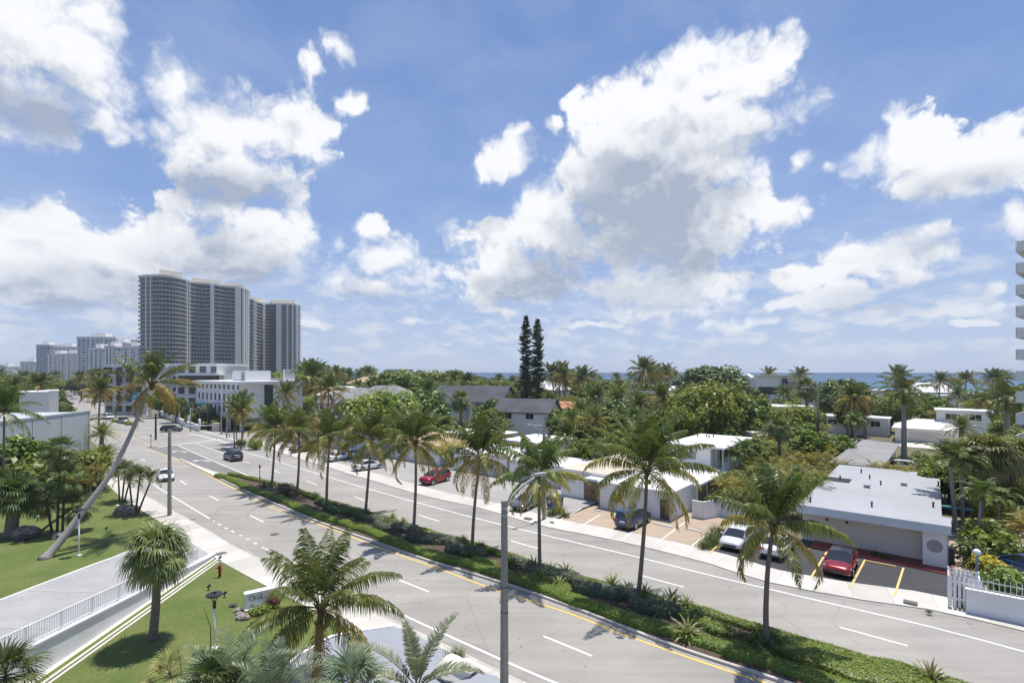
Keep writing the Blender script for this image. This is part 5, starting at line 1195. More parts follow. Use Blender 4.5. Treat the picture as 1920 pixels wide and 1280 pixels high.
# pale back lot at right with wheel stops
mb = MB(); mb.poly([G(1852, 1150, .03), G(1838, 1000, .03), G(1830, 930, .03), G(1850, 880, .03), G(2400, 860, .03), G(2600, 1150, .03)]); struct('pale_parking_lot', mb, M['lot'])
for (a, b, lab) in (((1889,962),(1912,974),'concrete wheel stop farthest up the side lot'),((1889,976),(1913,988),'second concrete wheel stop in the side lot'),((1889,993),(1917,1006),'third concrete wheel stop in the side lot'),((1900,1035),(1916,1044),'concrete wheel stop by the dark blue car')): wheel_stop(a, b, M['nose'], lab)
# --- left: blue-grey building and white hall behind
A_, B_ = at_d(0, 66), at_d(169, 85); t = thing('blue_grey_building', 'windowless blue-grey stucco building at the edge of the lawn', 'building')
dv = (B_-A_); A2 = A_-dv*.6; mb = MB(); nl_ = Vector((-dv.y, dv.x, 0)).normalized()*16; mb.prism([A2, B_, B_+nl_, A2+nl_], -.1, 9.0); part(t, 'wall', mb, M['paleblue'])
mb = MB(); e = dv.normalized()*.15; k2 = nl_.normalized(); mb.prism([A2-k2*.08, B_+e-k2*.08, B_+e+k2*.5, A2+k2*.5], 9.003, 9.25); part(t, 'parapet', mb, M['paleblue'])
for q in (.30, .62, .97): mb = MB(); pp = A_+dv*q; mb.prism([pp-k2*.03, pp+e*.35-k2*.03, pp+e*.35, pp], .5, 8.9); part(t, 'wall_joint', mb, M['dark'])
p = at_d(36, 112); flat_house('white windowless hall behind the blue-grey building', p, 4.8, 12, 11.2, 'white', 'white_roof', .1, rz=0.76, name='white_hall', cat='building', vents=((3, 2),)); 
p = at_d(86, 118); flat_house('pale green end block of the white hall', p, 2.2, 8, 11.3, 'white', 'white_roof', .1, rz=.74, name='white_hall', cat='building')
# --- white four-storey office block
M['office_l'] = facade('office_windows', (0.72, 0.72, 0.73), (0.045, 0.05, 0.06), 3.0, .36, 3.25, .60, -.55)
cn = at_d(451, 135); t = thing('office_block', 'white four-storey block on columns, with rows of narrow dark windows', 'building', cn, RZ)
mb = MB(); mb.wallquad((-30, 0), (0, 0), 3.2, 12.2, 0); part(t, 'window_wall', mb, M['office_l'])
mb = MB(); mb.box(-30, 0, .02, 17.2, 3.2, 12.19); mb.box(-29, -1, 6, 17, -.1, 3.19); mb.box(-31, .9, -.9, 18, 12.2, 13.1); part(t, 'wall', mb, M['white'])
mb = MB(); mb.box(.003, .05, 6.2, 8.6, 4, 12.19); part(t, 'dark_stair_window', mb, M['dark'])
for x in (-29.5, -22, -15, -8, -.6): mb = MB(); mb.box(x-.3, x+.3, .1, .7, -.1, 3.19); part(t, 'column', mb, M['white'])
mb = MB(); mb.box(-15, -6.5, 4, 11, 13.1, 16.0); part(t, 'roof_plant_room', mb, M['white']); mb = MB(); mb.box(-9, -7, 3.9, 3.99, 13.3, 15.5); part(t, 'louvre', mb, M['grey'])
mb = MB(); mb.box(-1.0, 2.0-2.3, 12.0, 15, 13.1, 16.4); part(t, 'roof_stair_tower', mb, M['white'])
for k in range(7): mb = MB(); mb.box(-26+k*3.4, -24.6+k*3.4, 12, 13, 13.1, 13.9); part(t, 'roof_unit', mb, M['grey'])
# --- modern white apartments behind
M['apt'] = facade('apartment_windows', (0.66, 0.66, 0.66), (0.07, 0.075, 0.085), 4.0, .62, 3.6, .66, -.4)
for (lab, px, Yd, w, d, h, fins) in (('modern white apartment block with dark brown vertical panels',196,190,17,14,18.4,1),('white apartment block with broad terraces, behind the office block',330,175,15,16,18.6,2),('white apartment link behind the leaning palm crown',268,200,20,12,18.9,0)):
    t = thing('apartment_block', lab, 'building', at_d(px, Yd), -.12)
    mb = MB(); mb.wallquad((0, 0), (w, 0), 0, h-1, 0); part(t, 'window_wall', mb, M['apt']); mb = MB(); mb.box(0, w, .02, d, -.1, h-1.01); part(t, 'wall', mb, M['white']); mb = MB(); mb.box(-.4, w+.4, -.6, d+.4, h-1, h, 0, 1); part(t, 'roof', mb, [M['white'], M['white_roof']])
    for k in range(1, 5): mb = MB(); mb.box(-.2, w+.2, -1.3, -.02, k*3.6-.2, k*3.6+.12); part(t, 'balcony', mb, M['white'])
    if fins == 1:
        for k in range(3): mb = MB(); mb.box(1.0+k*5.3, 2.6+k*5.3, -1.45, -1.31, 7.0, h-1.1); part(t, 'brown_panel', mb, M['brown'])
    if fins == 2: mb = MB(); mb.box(4, w+4, -4, 4, 14.5, 14.9); part(t, 'terrace_slab', mb, M['white']); mb = MB(); mb.box(3, w+2, -2.5, -1.5, 11.1, 14.4); part(t, 'terrace_glass', mb, M['glass'])
# --- the two curved towers
def glassgrid(name):
    return facade(name, (0.46, 0.45, 0.44), (0.050, 0.058, 0.075), 2.1, .74, 3.05, .80, .0, rough=.2)
M['tower_wall'] = glassgrid('tower_glazing'); M['tower_white'] = surf('tower_white_concrete', (0.76, 0.74, 0.71), .8, .06); M['tower_rail'] = surf('tower_balcony_glass', (0.11, 0.118, 0.135), .25, .15); M['tower_cream'] = surf('tower_penthouse', (0.68, 0.62, 0.50), .85, .06)
def tower(label, plan, depth, Ht, piers, units, flats):
    """plan: facade points left to right; each storey has a slab edge and a balcony rail standing proud of the glazing"""
    pl = resample(plan, 1.5); o = Vector((plan[0].x, plan[0].y, 0)); t = thing('residential_tower', label, 'tower', o); pl = [p-o.xy for p in pl]; nf = int(Ht/3.05)
    front = offset(pl, -1.5); mb = MB(); u = 0
    for a, b in zip(pl, pl[1:]): mb.wallquad(a, b, 0, Ht, 0, u); u += (b-a).length
    part(t, 'glazing', mb, M['tower_wall'])
    bk = [pl[0]+Vector((-.66*depth, depth)), pl[-1]+Vector((-.58*depth, depth))]; mb = MB()
    mb.wallquad(bk[0], pl[0], 0, Ht, 0); mb.wallquad(pl[-1], bk[1], 0, Ht, 0); mb.wallquad(bk[1], bk[0], 0, Ht, 0); part(t, 'side_wall', mb, M['tower_wall'])
    mb = MB(); mb.prism([p*1.0 for p in front]+[bk[1], bk[0]], Ht, Ht+1.5); part(t, 'parapet', mb, M['tower_white'])
    def inflat(i): return any(a <= i/(len(pl)-1) <= b for a, b in flats)
    runs = []; cur = []
    for i in range(len(pl)-1):
        if inflat(i):
            if cur: runs.append(cur)
            cur = []
        else: cur.append(i)
    if cur: runs.append(cur)
    for run in runs:
      sl, rl = MB(), MB()
      for i in run:
        a, b, c, d = pl[i], pl[i+1], front[i+1], front[i]
        sl.quad(V3(a, .36), V3(d, .36), V3(c, .36), V3(b, .36)); sl.quad(V3(a, 0), V3(b, 0), V3(c, 0), V3(d, 0)); sl.wallquad(d, c, 0, .36)
        e1, e2 = d.lerp(a, .04), c.lerp(b, .04); rl.wallquad(e1, e2, .36, 1.3)
      s0 = None
      for k in range(nf):
        if s0 is None: s0 = part(t, 'floor_slab', sl, M['tower_white']); r0_ = part(t, 'balcony_rail', rl, M['tower_rail']); s, r = s0, r0_
        else: s, r = s0.copy(), r0_.copy(); link(s, t); link(r, t)
        s.location = (0, 0, -.25+k*3.05); r.location = s.location
    for (q, w, out) in piers:
        f = q*(len(pl)-1); i = int(min(f, len(pl)-2)); p = pl[i].lerp(pl[i+1], f-i); dr = (pl[i+1]-pl[i]).normalized(); nn = Vector((dr.y, -dr.x)); mb = MB()
        mb.prism([p-dr*w/2, p+dr*w/2, p+dr*w/2+nn*out, p-dr*w/2+nn*out], 0, Ht-.02); part(t, 'pier', mb, M['tower_white'])
    for (q0, q1, hh, bk_) in units:
        a, b = pl[int(q0*(len(pl)-1))], pl[int(q1*(len(pl)-1))]; v = Vector((-.62, 1))*bk_; mb = MB(); mb.prism([a+v*.5, b+v*.5, b+v*1.5, a+v*1.5], Ht+1.5, Ht+1.5+hh*.72); part(t, 'penthouse', mb, M['tower_cream'])
    return t
def pd(px, Yd): p = at_d(px, Yd); return Vector((p.x, p.y))
tower('nearer and taller curved residential tower with long balcony bands', [pd(263,363), pd(280,360), pd(302,359), pd(325,364), pd(343,373), pd(356,383), pd(371,389), pd(388,392), pd(404,396), pd(420,403), pd(440,407), pd(452,410), pd(461,418), pd(466,430)], 30, 82.5,
      [(.085,.9,1.7),(.12,.7,1.7),(.37,.8,1.7),(.41,.8,1.7),(.585,2.6,1.9),(.76,4.2,1.7),(.805,1.5,1.7),(.845,1.5,1.7),(.885,2.0,1.7)], [(.17,.34,7,14),(.46,.66,6,16),(.70,.84,5.5,14)], [(.74,.89)])
tower('farther curved residential tower, lower on the skyline behind the first', [pd(469,452), pd(474,456), pd(480,468), pd(488,478), pd(497,484), pd(507,486), pd(518,484), pd(530,485), pd(545,487), pd(555,491), pd(562,500)], 28, 79.5,
      [(.05,1.2,1.7),(.13,1.2,1.7),(.42,2.4,1.9),(.66,4.5,1.7),(.755,1.4,1.7),(.81,1.4,1.7),(.86,1.8,1.7)], [(.2,.5,6,14),(.6,.88,6,14)], [(.60,.87)])
# --- distant towers down the coast
def fac(i): return M.setdefault(f'far{i}', facade('distant_windows', ((.60,.61,.62),(.40,.44,.47),(.66,.66,.66),(.56,.60,.63),(.48,.52,.56))[i], ((.20,.24,.28),(.11,.15,.18),(.22,.25,.28),(.14,.19,.24),(.20,.25,.30))[i], (6.0,5.0,7.0,5.5,6.5)[i], (.55,.75,.5,.7,.62)[i], 3.6, (.5,.6,.45,.6,.5)[i]))
FT = [(0,13,688,720,900,0,'faint hazy tower at the far end of the coast'),(38,67,680,718,820,2,'wide low pale tower block far along the coast'),(68,93,648,715,780,1,'slim glassy distant tower, bluish'),(90,114,666,716,700,2,'white windowless-fronted distant tower before the glassy one'),(101,142,652,716,760,0,'distant tower with a stepped white crown'),(113,147,665,718,690,2,'broad white distant tower before the stepped one'),(144,214,634,718,650,3,'widest and tallest distant tower slab'),(166,190,655,718,600,4,'distant tower standing before the widest slab'),(196,214,651,718,590,1,'bluish narrow distant tower beside the widest slab'),(206,236,644,720,640,2,'distant cream tower past the widest slab'),(230,264,652,722,560,3,'pale distant tower half hidden behind the curved tower'),(246,260,640,700,700,0,'distant rooftop tower just behind the curved tower')]
for (x0, x1, yt, yb, Yd, mi, lab) in FT:
    a, b = at_d(x0, Yd), at_d(x1, Yd); h = H-(yt-HZ)*Yd/F; w = (b-a).x; t = thing('distant_tower', lab, 'tower', a, .05); mb = MB(); mb.box(0, w, 0, 26, 0, h); part(t, 'facade', mb, fac(mi))
    mb = MB(); mb.box(-.5, w+.5, -.5, 26.5, h+.01, h+2.2); part(t, 'roof', mb, M['tower_white'])
    mb = MB(); mb.box(w*.25, w*.65, 6, 18, h+2.2, h+7); part(t, 'plant_room', mb, M['tower_white'])
    if Yd < 720:
        for k in (.0, .34, .67): mb = MB(); mb.box(w*k+.6, w*k+2.4, -.9, -.02, 0, h-.5); part(t, 'pier', mb, M['tower_white'])
for (x0, x1, yt, Yd, lab) in ((0,34,702,420,'long low tan building across the water side trees'),(33,82,704,460,'long low pale roof beyond the left trees'),(18,34,700,405,'small cream block with a dark window beyond the trees')):
    a, b = at_d(x0, Yd), at_d(x1, Yd); flat_house(lab, a, (b-a).x, 14, H-(yt-HZ)*Yd/F, 'cream', 'white_roof', .3, (('f', 3, 4, 8, 3, 0),), rz=0, name='low_building', cat='building')
# --- balconies of the tower at the right edge
t = thing('balcony_tower', 'white residential tower with stacked balconies at the edge of the view', 'tower', at_d(1934, 64), radians(-52))
mb = MB(); mb.box(.9, 16, 1.2, 15, 0, 30.6); part(t, 'wall', mb, M['white'])
for k in range(12):
    z = .8+k*2.72; mb = MB(); mb.box(-1.35+.02*k*0, 10, -.6, 6, z, z+.2); bb = part(t, 'balcony', mb, M['white'])
    mb = MB()
    mb.box(-1.35, -1.28, -.6, 6, z+.2, z+.5); mb.box(-1.35, -1.28, -.6, 6, z+1.1, z+1.3); mb.box(-1.27, 10, -.6, -.53, z+.2, z+.5); mb.box(-1.27, 10, -.6, -.53, z+1.1, z+1.3)
    for q in range(8): mb.box(-1.345, -1.285, -.6+q*.88, -.05+q*.88, z+.5, z+1.1)
    for q in range(9): mb.box(-1.25+q*1.2, -.55+q*1.2, -.595, -.535, z+.5, z+1.1)
    mb.build('balustrade', M['white'], bb)
# ---------------------------------------------------------------- vehicles
def carpaint(name, c, metal=0.35, rough=.28):
    m, n, out = newmat(name); bs = n('ShaderNodeBsdfPrincipled', {'Base Color': (*c, 1), 'Metallic': metal, 'Roughness': rough, 'Coat Weight': .6, 'Coat Roughness': .06})
    n.t.links.new(bs.outputs[0], out.inputs[0]); return m
PT = {k: carpaint('paint_'+k, c, mt) for k, c, mt in (('red', (.22, .012, .016), .3), ('crimson', (.34, .015, .035), .3), ('white', (.78, .78, .78), 0), ('silver', (.66, .67, .68), .3), ('black', (.018, .018, .02), .2), ('charcoal', (.05, .052, .057), .4), ('navy', (.035, .065, .15), .4), ('slate', (.16, .17, .19), .5), ('blue', (.03, .07, .18), .3))}
M['tyre'] = surf('tyre_rubber', (.022, .022, .023), .85, .1); M['rim'] = surf('alloy_rim', (.45, .46, .47), .35, .1, metal=.7); M['lamp'] = surf('headlamp_lens', (.75, .77, .80), .08, .05, spec=.9); M['tail'] = surf('tail_lamp', (.40, .012, .012), .15, .1); M['plate'] = surf('number_plate', (.72, .72, .68), .5, .05); M['carglass'] = surf('car_glass', (.018, .022, .026), .04, .1, spec=.9)
KIND = {  # deck line (x, z), roof line (x, z), half width, front/rear axle, wheel radius
 'sedan': ([(2.36,.60),(2.25,.72),(1.75,.84),(1.05,.93),(0,.95),(-1.3,.98),(-1.7,1.03),(-2.2,1.0),(-2.38,.82)], [(1.18,.93),(.35,1.36),(-.3,1.44),(-.95,1.40),(-1.75,1.04)], .92, 1.42, -1.38, .33),
 'hatch': ([(2.28,.62),(2.15,.76),(1.6,.90),(1.0,.98),(0,.98),(-1.3,1.02),(-1.9,1.06),(-2.2,1.02),(-2.3,.8)], [(1.25,.97),(.3,1.38),(-.4,1.46),(-1.2,1.38),(-2.1,1.06)], .91, 1.38, -1.35, .33),
 'suv': ([(2.32,.72),(2.22,.92),(1.7,1.02),(1.05,1.07),(0,1.06),(-1.3,1.08),(-2.0,1.10),(-2.28,1.08),(-2.36,.85)], [(1.22,1.06),(.45,1.58),(-.3,1.67),(-1.5,1.66),(-1.95,1.56),(-2.25,1.09)], .94, 1.42, -1.40, .37),
 'van': ([(2.45,.8),(2.35,1.0),(1.9,1.15),(1.5,1.2),(0,1.2),(-1.3,1.2),(-2.4,1.2),(-2.5,1.15),(-2.55,.9)], [(1.7,1.2),(1.1,1.85),(0,1.95),(-2.2,1.95),(-2.48,1.2)], .98, 1.55, -1.5, .36)}
def car(label, kind, col, loc, heading, cat=None, roof=None, grille='dark', parts=True, group=None):
    deck, roofl, hw, fa, ra, wr = KIND[kind]; P = PT[col]
    t = thing({'sedan': 'sedan_car', 'hatch': 'hatchback_car', 'suv': 'suv_car', 'van': 'van'}[kind], label, cat or ('van' if kind == 'van' else 'car'), loc, heading, group)
    L = deck[0][0]; R0 = deck[-1][0]
    def wid(x): 
        q = min(1, (L-x)/.7) if x > 0 else min(1, (x-R0)/.5); return hw*(.80+.20*sqrt(max(0, q)))
    st = []
    for i in range(len(deck)-1):
        for k in range(3): a, b = deck[i], deck[i+1]; st.append((a[0]+(b[0]-a[0])*k/3, a[1]+(b[1]-a[1])*k/3))
    st.append(deck[-1]); mb = MB(); rows = []
    for (x, z) in st:
        w = wid(x); zb = .26 if abs(x) < 2.0 else .34
        half = [(w*.90, zb), (w*.985, zb+.16), (w, z*.62+.08), (w*.985, z-.10), (w*.90, z-.02), (w*.55, z+.015)]
        rows.append([mb.vert((x, y, zz)) for y, zz in half]+[mb.vert((x, 0, z+.025))]+[mb.vert((x, -y, zz)) for y, zz in reversed(half)])
    for a, b in zip(rows, rows[1:]):
        for k in range(len(a)-1): mb.face((a[k], a[k+1], b[k+1], b[k]))
    mb.face(rows[0][::-1]); mb.face(rows[-1]); part(t, 'body', mb, P, smooth=True)
    gl, rf = MB(), MB(); top = []; bot = []
    zr = max(z for _, z in roofl)
    for (x, z) in roofl:
        zd = next((a[1]+(b[1]-a[1])*(a[0]-x)/(a[0]-b[0]+1e-9) for a, b in zip(deck, deck[1:]) if a[0] >= x >= b[0]), 1.0); f = max(0, (z-zd)/max(.01, zr-zd)); top.append(Vector((x, wid(x)*(.92-.20*f), z))); bot.append(Vector((x, wid(x)*.93, zd-.03)))
    my = lambda v: Vector((v.x, -v.y, v.z)); n_ = len(top)
    for i in range(n_-1):
        a, b, c, d = bot[i], top[i], top[i+1], bot[i+1]; gl.quad(a, b, c, d); gl.quad(my(d), my(c), my(b), my(a))
    gl.quad(top[0], my(top[0]), my(top[1]), top[1]); gl.quad(top[-2], my(top[-2]), my(top[-1]), top[-1])
    part(t, 'windows', gl, M['carglass'])
    for i in range(1, n_-2):
        a, b = top[i]+UP*.004, top[i+1]+UP*.004; m1, m2 = Vector((a.x, 0, a.z+.035)), Vector((b.x, 0, b.z+.035)); rf.quad(a, m1, m2, b); rf.quad(m1, my(a), my(b), m2)
        for s in (0, 1):
            q = (lambda v: v) if s == 0 else my
            e1, e2 = a-UP*.07+Vector((0, .012, 0)), b-UP*.07+Vector((0, .012, 0)); rf.quad(q(a), q(b), q(e2), q(e1))
    part(t, 'roof', rf, PT[roof] if roof else P, smooth=False)
    for s in (1, -1):
        for (i, j) in ((0, 1), (n_-2, n_-1)):
            a, b = top[i].copy(), top[j].copy(); a.y *= s; b.y *= s; o = Vector((0, s*.012, .006)); pl = MB(); pl.tube([a+o, a.lerp(b, .5)+o, b+o], .035, 4); part(t, 'pillar', pl, P)
        xm = (roofl[1][0]+roofl[-2][0])/2+.05; zm = zr-.03; wm = wid(xm); pl = MB(); pl.tube([(xm, s*wm*.945, deck[4][1]), (xm, s*(wm*.73+.01), zm)], .035, 4); part(t, 'pillar', pl, P)
    for s in (1, -1):
        for ax in (fa, ra):
            mb = MB(); mb.tube([(0, -.11, 0), (0, .11, 0)], wr, 16); w = mb.build('wheel', M['tyre'], t, False); w.location = (ax, s*(hw-.10), wr)
            mb = MB(); mb.tube([(0, .0, 0), (0, s*.118, 0)], wr*.66, 12); mb.build('rim', M['rim'], w)
            mb = MB(); y = s*(wid(ax)*.992); mb.poly([(ax+(wr+.06)*cos(k*pi/9), y+s*.012, wr+(wr+.06)*sin(k*pi/9)) for k in range(10)][::s]); part(t, 'wheel_arch', mb, M['black'])
        mb = MB(); z = deck[1][1]; x1, x2 = L-.04, L-.42; mb.poly([(x1, s*wid(x1)*.72, z-.10), (x1-.06, s*wid(x1)*.99, z-.10), (x2, s*wid(x2)*1.004, z-.0), (x2+.2, s*wid(x2)*.80, z+.02)][::s]); part(t, 'headlight', mb, M['lamp'])
        mb = MB(); z = deck[-2][1]; mb.box(R0-.012, R0+.22, s*hw*.50, s*wid(R0+.1)*.99, z-.24, z-.09); part(t, 'tail_light', mb, M['tail'])
        mb = MB(); xm = roofl[0][0]-.22; mb.box(xm-.07, xm+.07, s*hw*.98, s*(hw+.17), deck[3][1]+.02, deck[3][1]+.15); part(t, 'mirror', mb, P)
    mb = MB(); mb.box(L-.02, L+.012, -hw*.55, hw*.55, .36, deck[0][1]-.05); part(t, 'grille', mb, M['black'])
    mb = MB(); mb.box(R0-.02, R0+.05, -.26, .26, deck[-1][1]-.12, deck[-1][1]+.02); part(t, 'number_plate', mb, M['plate'])
    mb = MB(); mb.box(R0-.03, R0+.1, -hw*.75, hw*.75, .30, .46); part(t, 'bumper', mb, M['black']); t.scale = (1.05,)*3
    return t
OUT, INN = atan2(-.771, -.636), atan2(.771, .636)       # nose to the road, nose to the building
LZ = .08
car('dark red hatchback with a black roof, parked nose out in the dark lot', 'hatch', 'red', G(1577, 1066, LZ), OUT, roof='black')
car('white sedan parked tail to the road beside the dark red hatchback', 'sedan', 'white', G(1458, 1035, LZ), INN)
car('white hatchback parked nose to the road beside the grass strip', 'hatch', 'silver', G(1383, 1020, LZ), OUT)
car('blue-grey SUV parked tail to the road in the tan lot', 'suv', 'navy', G(1188, 983, LZ), INN)
car('grey sedan parked nose out behind the street lamp, half under fronds', 'sedan', 'slate', G(988, 950, LZ), OUT+.15)
car('crimson crossover with a red roof parked nose out in the grey lot', 'suv', 'crimson', G(816, 904, LZ), OUT+.1)
car('white sedan parked tail out behind the fourth median palm', 'sedan', 'white', G(690, 879, LZ), INN-.1)
car('white coupe parked behind the third median palm', 'sedan', 'white', G(634, 862, LZ), INN+.2)
car('black car parked in the shade behind the second median palm', 'sedan', 'black', G(567, 846, LZ), OUT)
car('second white car parked deeper behind the fourth median palm', 'sedan', 'white', G(662, 857, LZ), INN)
car('charcoal crossover driving away in the far lanes', 'suv', 'charcoal', G(437, 862, .0), RZ+pi-.06)
car('white car driving toward the viewer beside the tall lamp pole', 'sedan', 'white', G(311, 898, .0), RZ-.25)
car('black SUV crossing the junction', 'suv', 'black', G(322, 809, 0), .35)
car('white van waiting on the far road under the brown palm', 'van', 'white', G(203, 786, 0), RZ)
car('grey car on the far road beside the green traffic island', 'suv', 'slate', G(232, 793, 0), RZ)
for i, (x, y, k, c, h, lab) in enumerate(((126,759,'suv','navy',1.2,'dark blue car parked past the white hall'),(120,771,'sedan','slate',1.0,'grey car parked nearest the corner of the white hall'),(113,752,'suv','crimson',.9,'small red car at the far end of the side lot'),(129,747,'van','white',.6,'white van parked beyond the small red car'),(116,745,'sedan','silver',.7,'silver car beyond the small red car'),(222,775,'sedan','white',-.6,'white car far along the road past the van'))): car(lab, k, c, G(x, y, 0), h)
car('dark blue car at the edge of the pale side lot', 'sedan', 'blue', G(1925, 1075, .035), INN+.9)
car('white car parked under the carport', 'suv', 'white', G(1682, 882, 0), INN+pi/2)
# ---------------------------------------------------------------- street furniture
M['lamp_post'] = surf('brown_grey_concrete_post', (.34, .31, .26), .85, .2, .5, 6)
def street_lamp(label, base, h, yaw, reach=2.5, rise=1.0, w=.15, brace=True, pale=False):
    t = thing('street_lamp', label, 'street lamp', base, yaw); mb = MB(); k = w
    for (z0, z1, a, b) in ((-.2, h, k, k*.72),):
        c0 = [(-a, -a), (a, -a), (a, a), (-a, a)]; c1 = [(-b, -b), (b, -b), (b, b), (-b, b)]
        for i in range(4): j = (i+1) % 4; mb.quad(V3(c0[i], z0), V3(c0[j], z0), V3(c1[j], z1), V3(c1[i], z1))
        mb.quad(*[V3(c, z1) for c in c1])
    part(t, 'pole', mb, M['metal_white' if pale else 'lamp_post'])
    for z in (h*.42, h*.55): mb = MB(); q = k*(1-.28*z/h)+.006; mb.box(-q, q, -q, q, z, z+.05); part(t, 'pole_band', mb, M['dark'])
    mb = MB(); mb.tube([(k*.7, 0, h-.35), (.45, 0, h+.15), (1.1, 0, h+rise*.62), (1.8, 0, h+rise*.86), (reach, 0, h+rise)], .035, 7); part(t, 'arm', mb, M['steel'], smooth=True)
    if brace: mb = MB(); mb.tube([(k*.75, 0, h-.7), (1.5, 0, h+rise*.72)], .022, 6); part(t, 'brace', mb, M['steel'])
    for z in (h-.35, h-.7): mb = MB(); mb.lathe([(k*.95, z-.04), (k*.95, z+.04)], 10); part(t, 'bracket', mb, M['steel'])
    mb = MB(); mb.prism([(reach-.05, -.09), (reach+.2, -.16), (reach+.62, -.15), (reach+.74, 0), (reach+.62, .15), (reach+.2, .16), (reach-.05, .09)], h+rise-.05, h+rise+.07); hd = part(t, 'lamp_head', mb, M['galv'])
    mb = MB(); mb.prism([(reach+.22, -.12), (reach+.6, -.12), (reach+.6, .12), (reach+.22, .12)], h+rise-.075, h+rise-.052); mb.build('lens', M['lamp'], hd)
    return t
street_lamp('tall square lamp post with a bracketed arm, rising before the near lanes', Vector((-.37, 24.6, .1)), 9.25, INN-.25, 1.9, 1.0)
street_lamp('tall lamp pole standing behind the round fan palm on the pavement', G(318, 966, .1), 9.3, .12, 4.2, .35, brace=False, w=.16)
street_lamp('lamp pole on the far pavement reaching over the dead palm frond', G(1020, 972, .1), 9.75, OUT-.2, 1.7, .25)
p = at_d(626, 108); street_lamp('pale concrete lamp pole beside the grey-tiled house', p, 10.9, OUT, .1, .1, pale=False, brace=False)
for (x, yb, yt, Yd, lab) in ((415,806,730,128,'slim grey utility pole at the white office block'),(425,812,742,122,'second slim utility pole at the office block corner'),(357,806,765,134,'short grey pole by the white wall at the junction')):
    t = thing('utility_pole', lab, 'pole', at_d(x, Yd)); h = H-(yt-HZ)*Yd/F; mb = MB(); mb.tube([(0, 0, -.2), (0, 0, h)], [.18, .12], 8); part(t, 'pole', mb, M['grey'], smooth=True)
    mb = MB(); mb.tube([(0, 0, h-.1), (1.4, -.6, h+.2)], .05, 6); part(t, 'arm', mb, M['galv'])
t = thing('utility_pole', 'dark wooden utility pole standing among the areca palms', 'pole', at_d(1533, 86)); h = 11.4; mb = MB(); mb.tube([(0, 0, -.2), (.05, 0, h)], [.24, .17], 9); part(t, 'pole', mb, M['bark_dark'], smooth=True)
mb = MB(); mb.tube([(0, 0, h), (0, 0, h+2.2)], .05, 6); part(t, 'mast', mb, M['galv']); mb = MB(); mb.box(-.1, .1, -.35, -.2, h-.9, h+.1); part(t, 'insulator', mb, M['grey']); mb = MB(); mb.box(-.16, .2, -.4, -.21, 6.9, 7.6); part(t, 'cable_box', mb, M['dark'])
def wire(label, a, b, sag, r=.018):
    mb = MB(); a, b = Vector(a), Vector(b); P = [a.lerp(b, k/14)+UP*(-sag*4*(k/14)*(1-k/14))-a for k in range(15)]; mb.tube(P, r, 4); o = mb.build('overhead_wire', M['dark']); o.location = a; tag(o, label, 'cable')
pw = at_d(1533, 86); wire('overhead wire from the utility pole down over the carport roof', pw+Vector((0, 0, 7.2)), G(1650, 877, 3.4), .5); wire('overhead wire running from the utility pole past the big green tree', pw+Vector((0, 0, 7.4)), AT(1180, 770, 140), .9); wire('upper overhead wire from the utility pole toward the sea', pw+Vector((0, 0, 11)), AT(1240, 735, 180), 1.2); wire('overhead wire across the junction by the office block', at_d(415, 128)+Vector((0, 0, 11)), AT(660, 745, 140), 1)
# traffic signal
t = thing('traffic_signal', 'thick dark signal mast with long arms over the junction', 'traffic signal', G(391, 806, 0)); h = 7.6
mb = MB(); mb.tube([(0, 0, 0), (0, 0, h)], [.36, .30], 10); part(t, 'pole', mb, M['black'], smooth=True)
mb = MB(); mb.tube([(0, 0, h-.5), (-7.5, -1.2, h-.35)], [.15, .08], 8); part(t, 'arm', mb, M['black']); mb = MB(); mb.tube([(0, 0, h-.5), (6.5, 2, h-.3)], [.15, .08], 8); part(t, 'arm', mb, M['black'])
M['teal'] = surf('teal_sign_face', (.03, .27, .29), .5, .08); M['green_sign'] = surf('green_sign_face', (.02, .20, .16), .5, .08)
for (x, z) in ((-6.0, h-1.0), (-4.2, h-1.0), (3.6, h-.95), (5.4, h-.85)):
    mb = MB(); y = -.16*x*.16-.25; y = -1.2*abs(x)/7.5-.2 if x < 0 else 2*x/6.5-.2; mb.box(x-.18, x+.18, y-.12, y+.12, z-.5, z+.55); hd = part(t, 'signal_head', mb, M['black'])
    for k, c in enumerate(('tail', 'lot_yellow', 'green_sign')): m2 = MB(); m2.box(x-.1, x+.1, y-.14, y-.125, z+.28-k*.33, z+.48-k*.33); m2.build('signal_lens', M[c], hd)
mb = MB(); mb.box(-2.6, -.7, -.62, -.56, h-.75, h-.2); part(t, 'street_name_sign', mb, M['teal'])
t = thing('traffic_signal', 'dark signal arm reaching out in front of the white van', 'traffic signal', AT(292, 812, 118).xy.to_3d()); h = 5.6; mb = MB(); mb.tube([(0, 0, 0), (0, 0, h+.4)], [.22, .18], 8); part(t, 'pole', mb, M['black'])
mb = MB(); mb.tube([(0, 0, h), (-7, -6.0, h-.05), (-13.0, -12.5, h-.1)], [.16, .13, .09], 8); part(t, 'arm', mb, M['black'])
for q in (.94, .99): mb = MB(); x, y = -13*q, -12.5*q; mb.box(x-.18, x+.18, y-.12, y+.12, h-.75, h+.35); part(t, 'signal_head', mb, M['black'])
t = thing('guide_sign', 'pair of square teal guide signs standing over the trees', 'road sign', at_d(258, 140)); mb = MB(); mb.tube([(0, 0, 0), (0, 0, 9.6)], .1, 8); part(t, 'post', mb, M['galv'])
for x in (-1.45, .35):
    mb = MB(); mb.box(x, x+1.5, -.06, 0.0, 8.1, 9.7); sg = part(t, 'sign_panel', mb, M['teal'])
    for (a, b, c, d) in ((.35, .55, .45, 1.1), (.75, 1.0, .55, 1.15)): m2 = MB(); m2.box(x+a, x+b, -.068, -.061, 8.1+c, 8.1+d); m2.build('lettering', M['white_line'], sg)
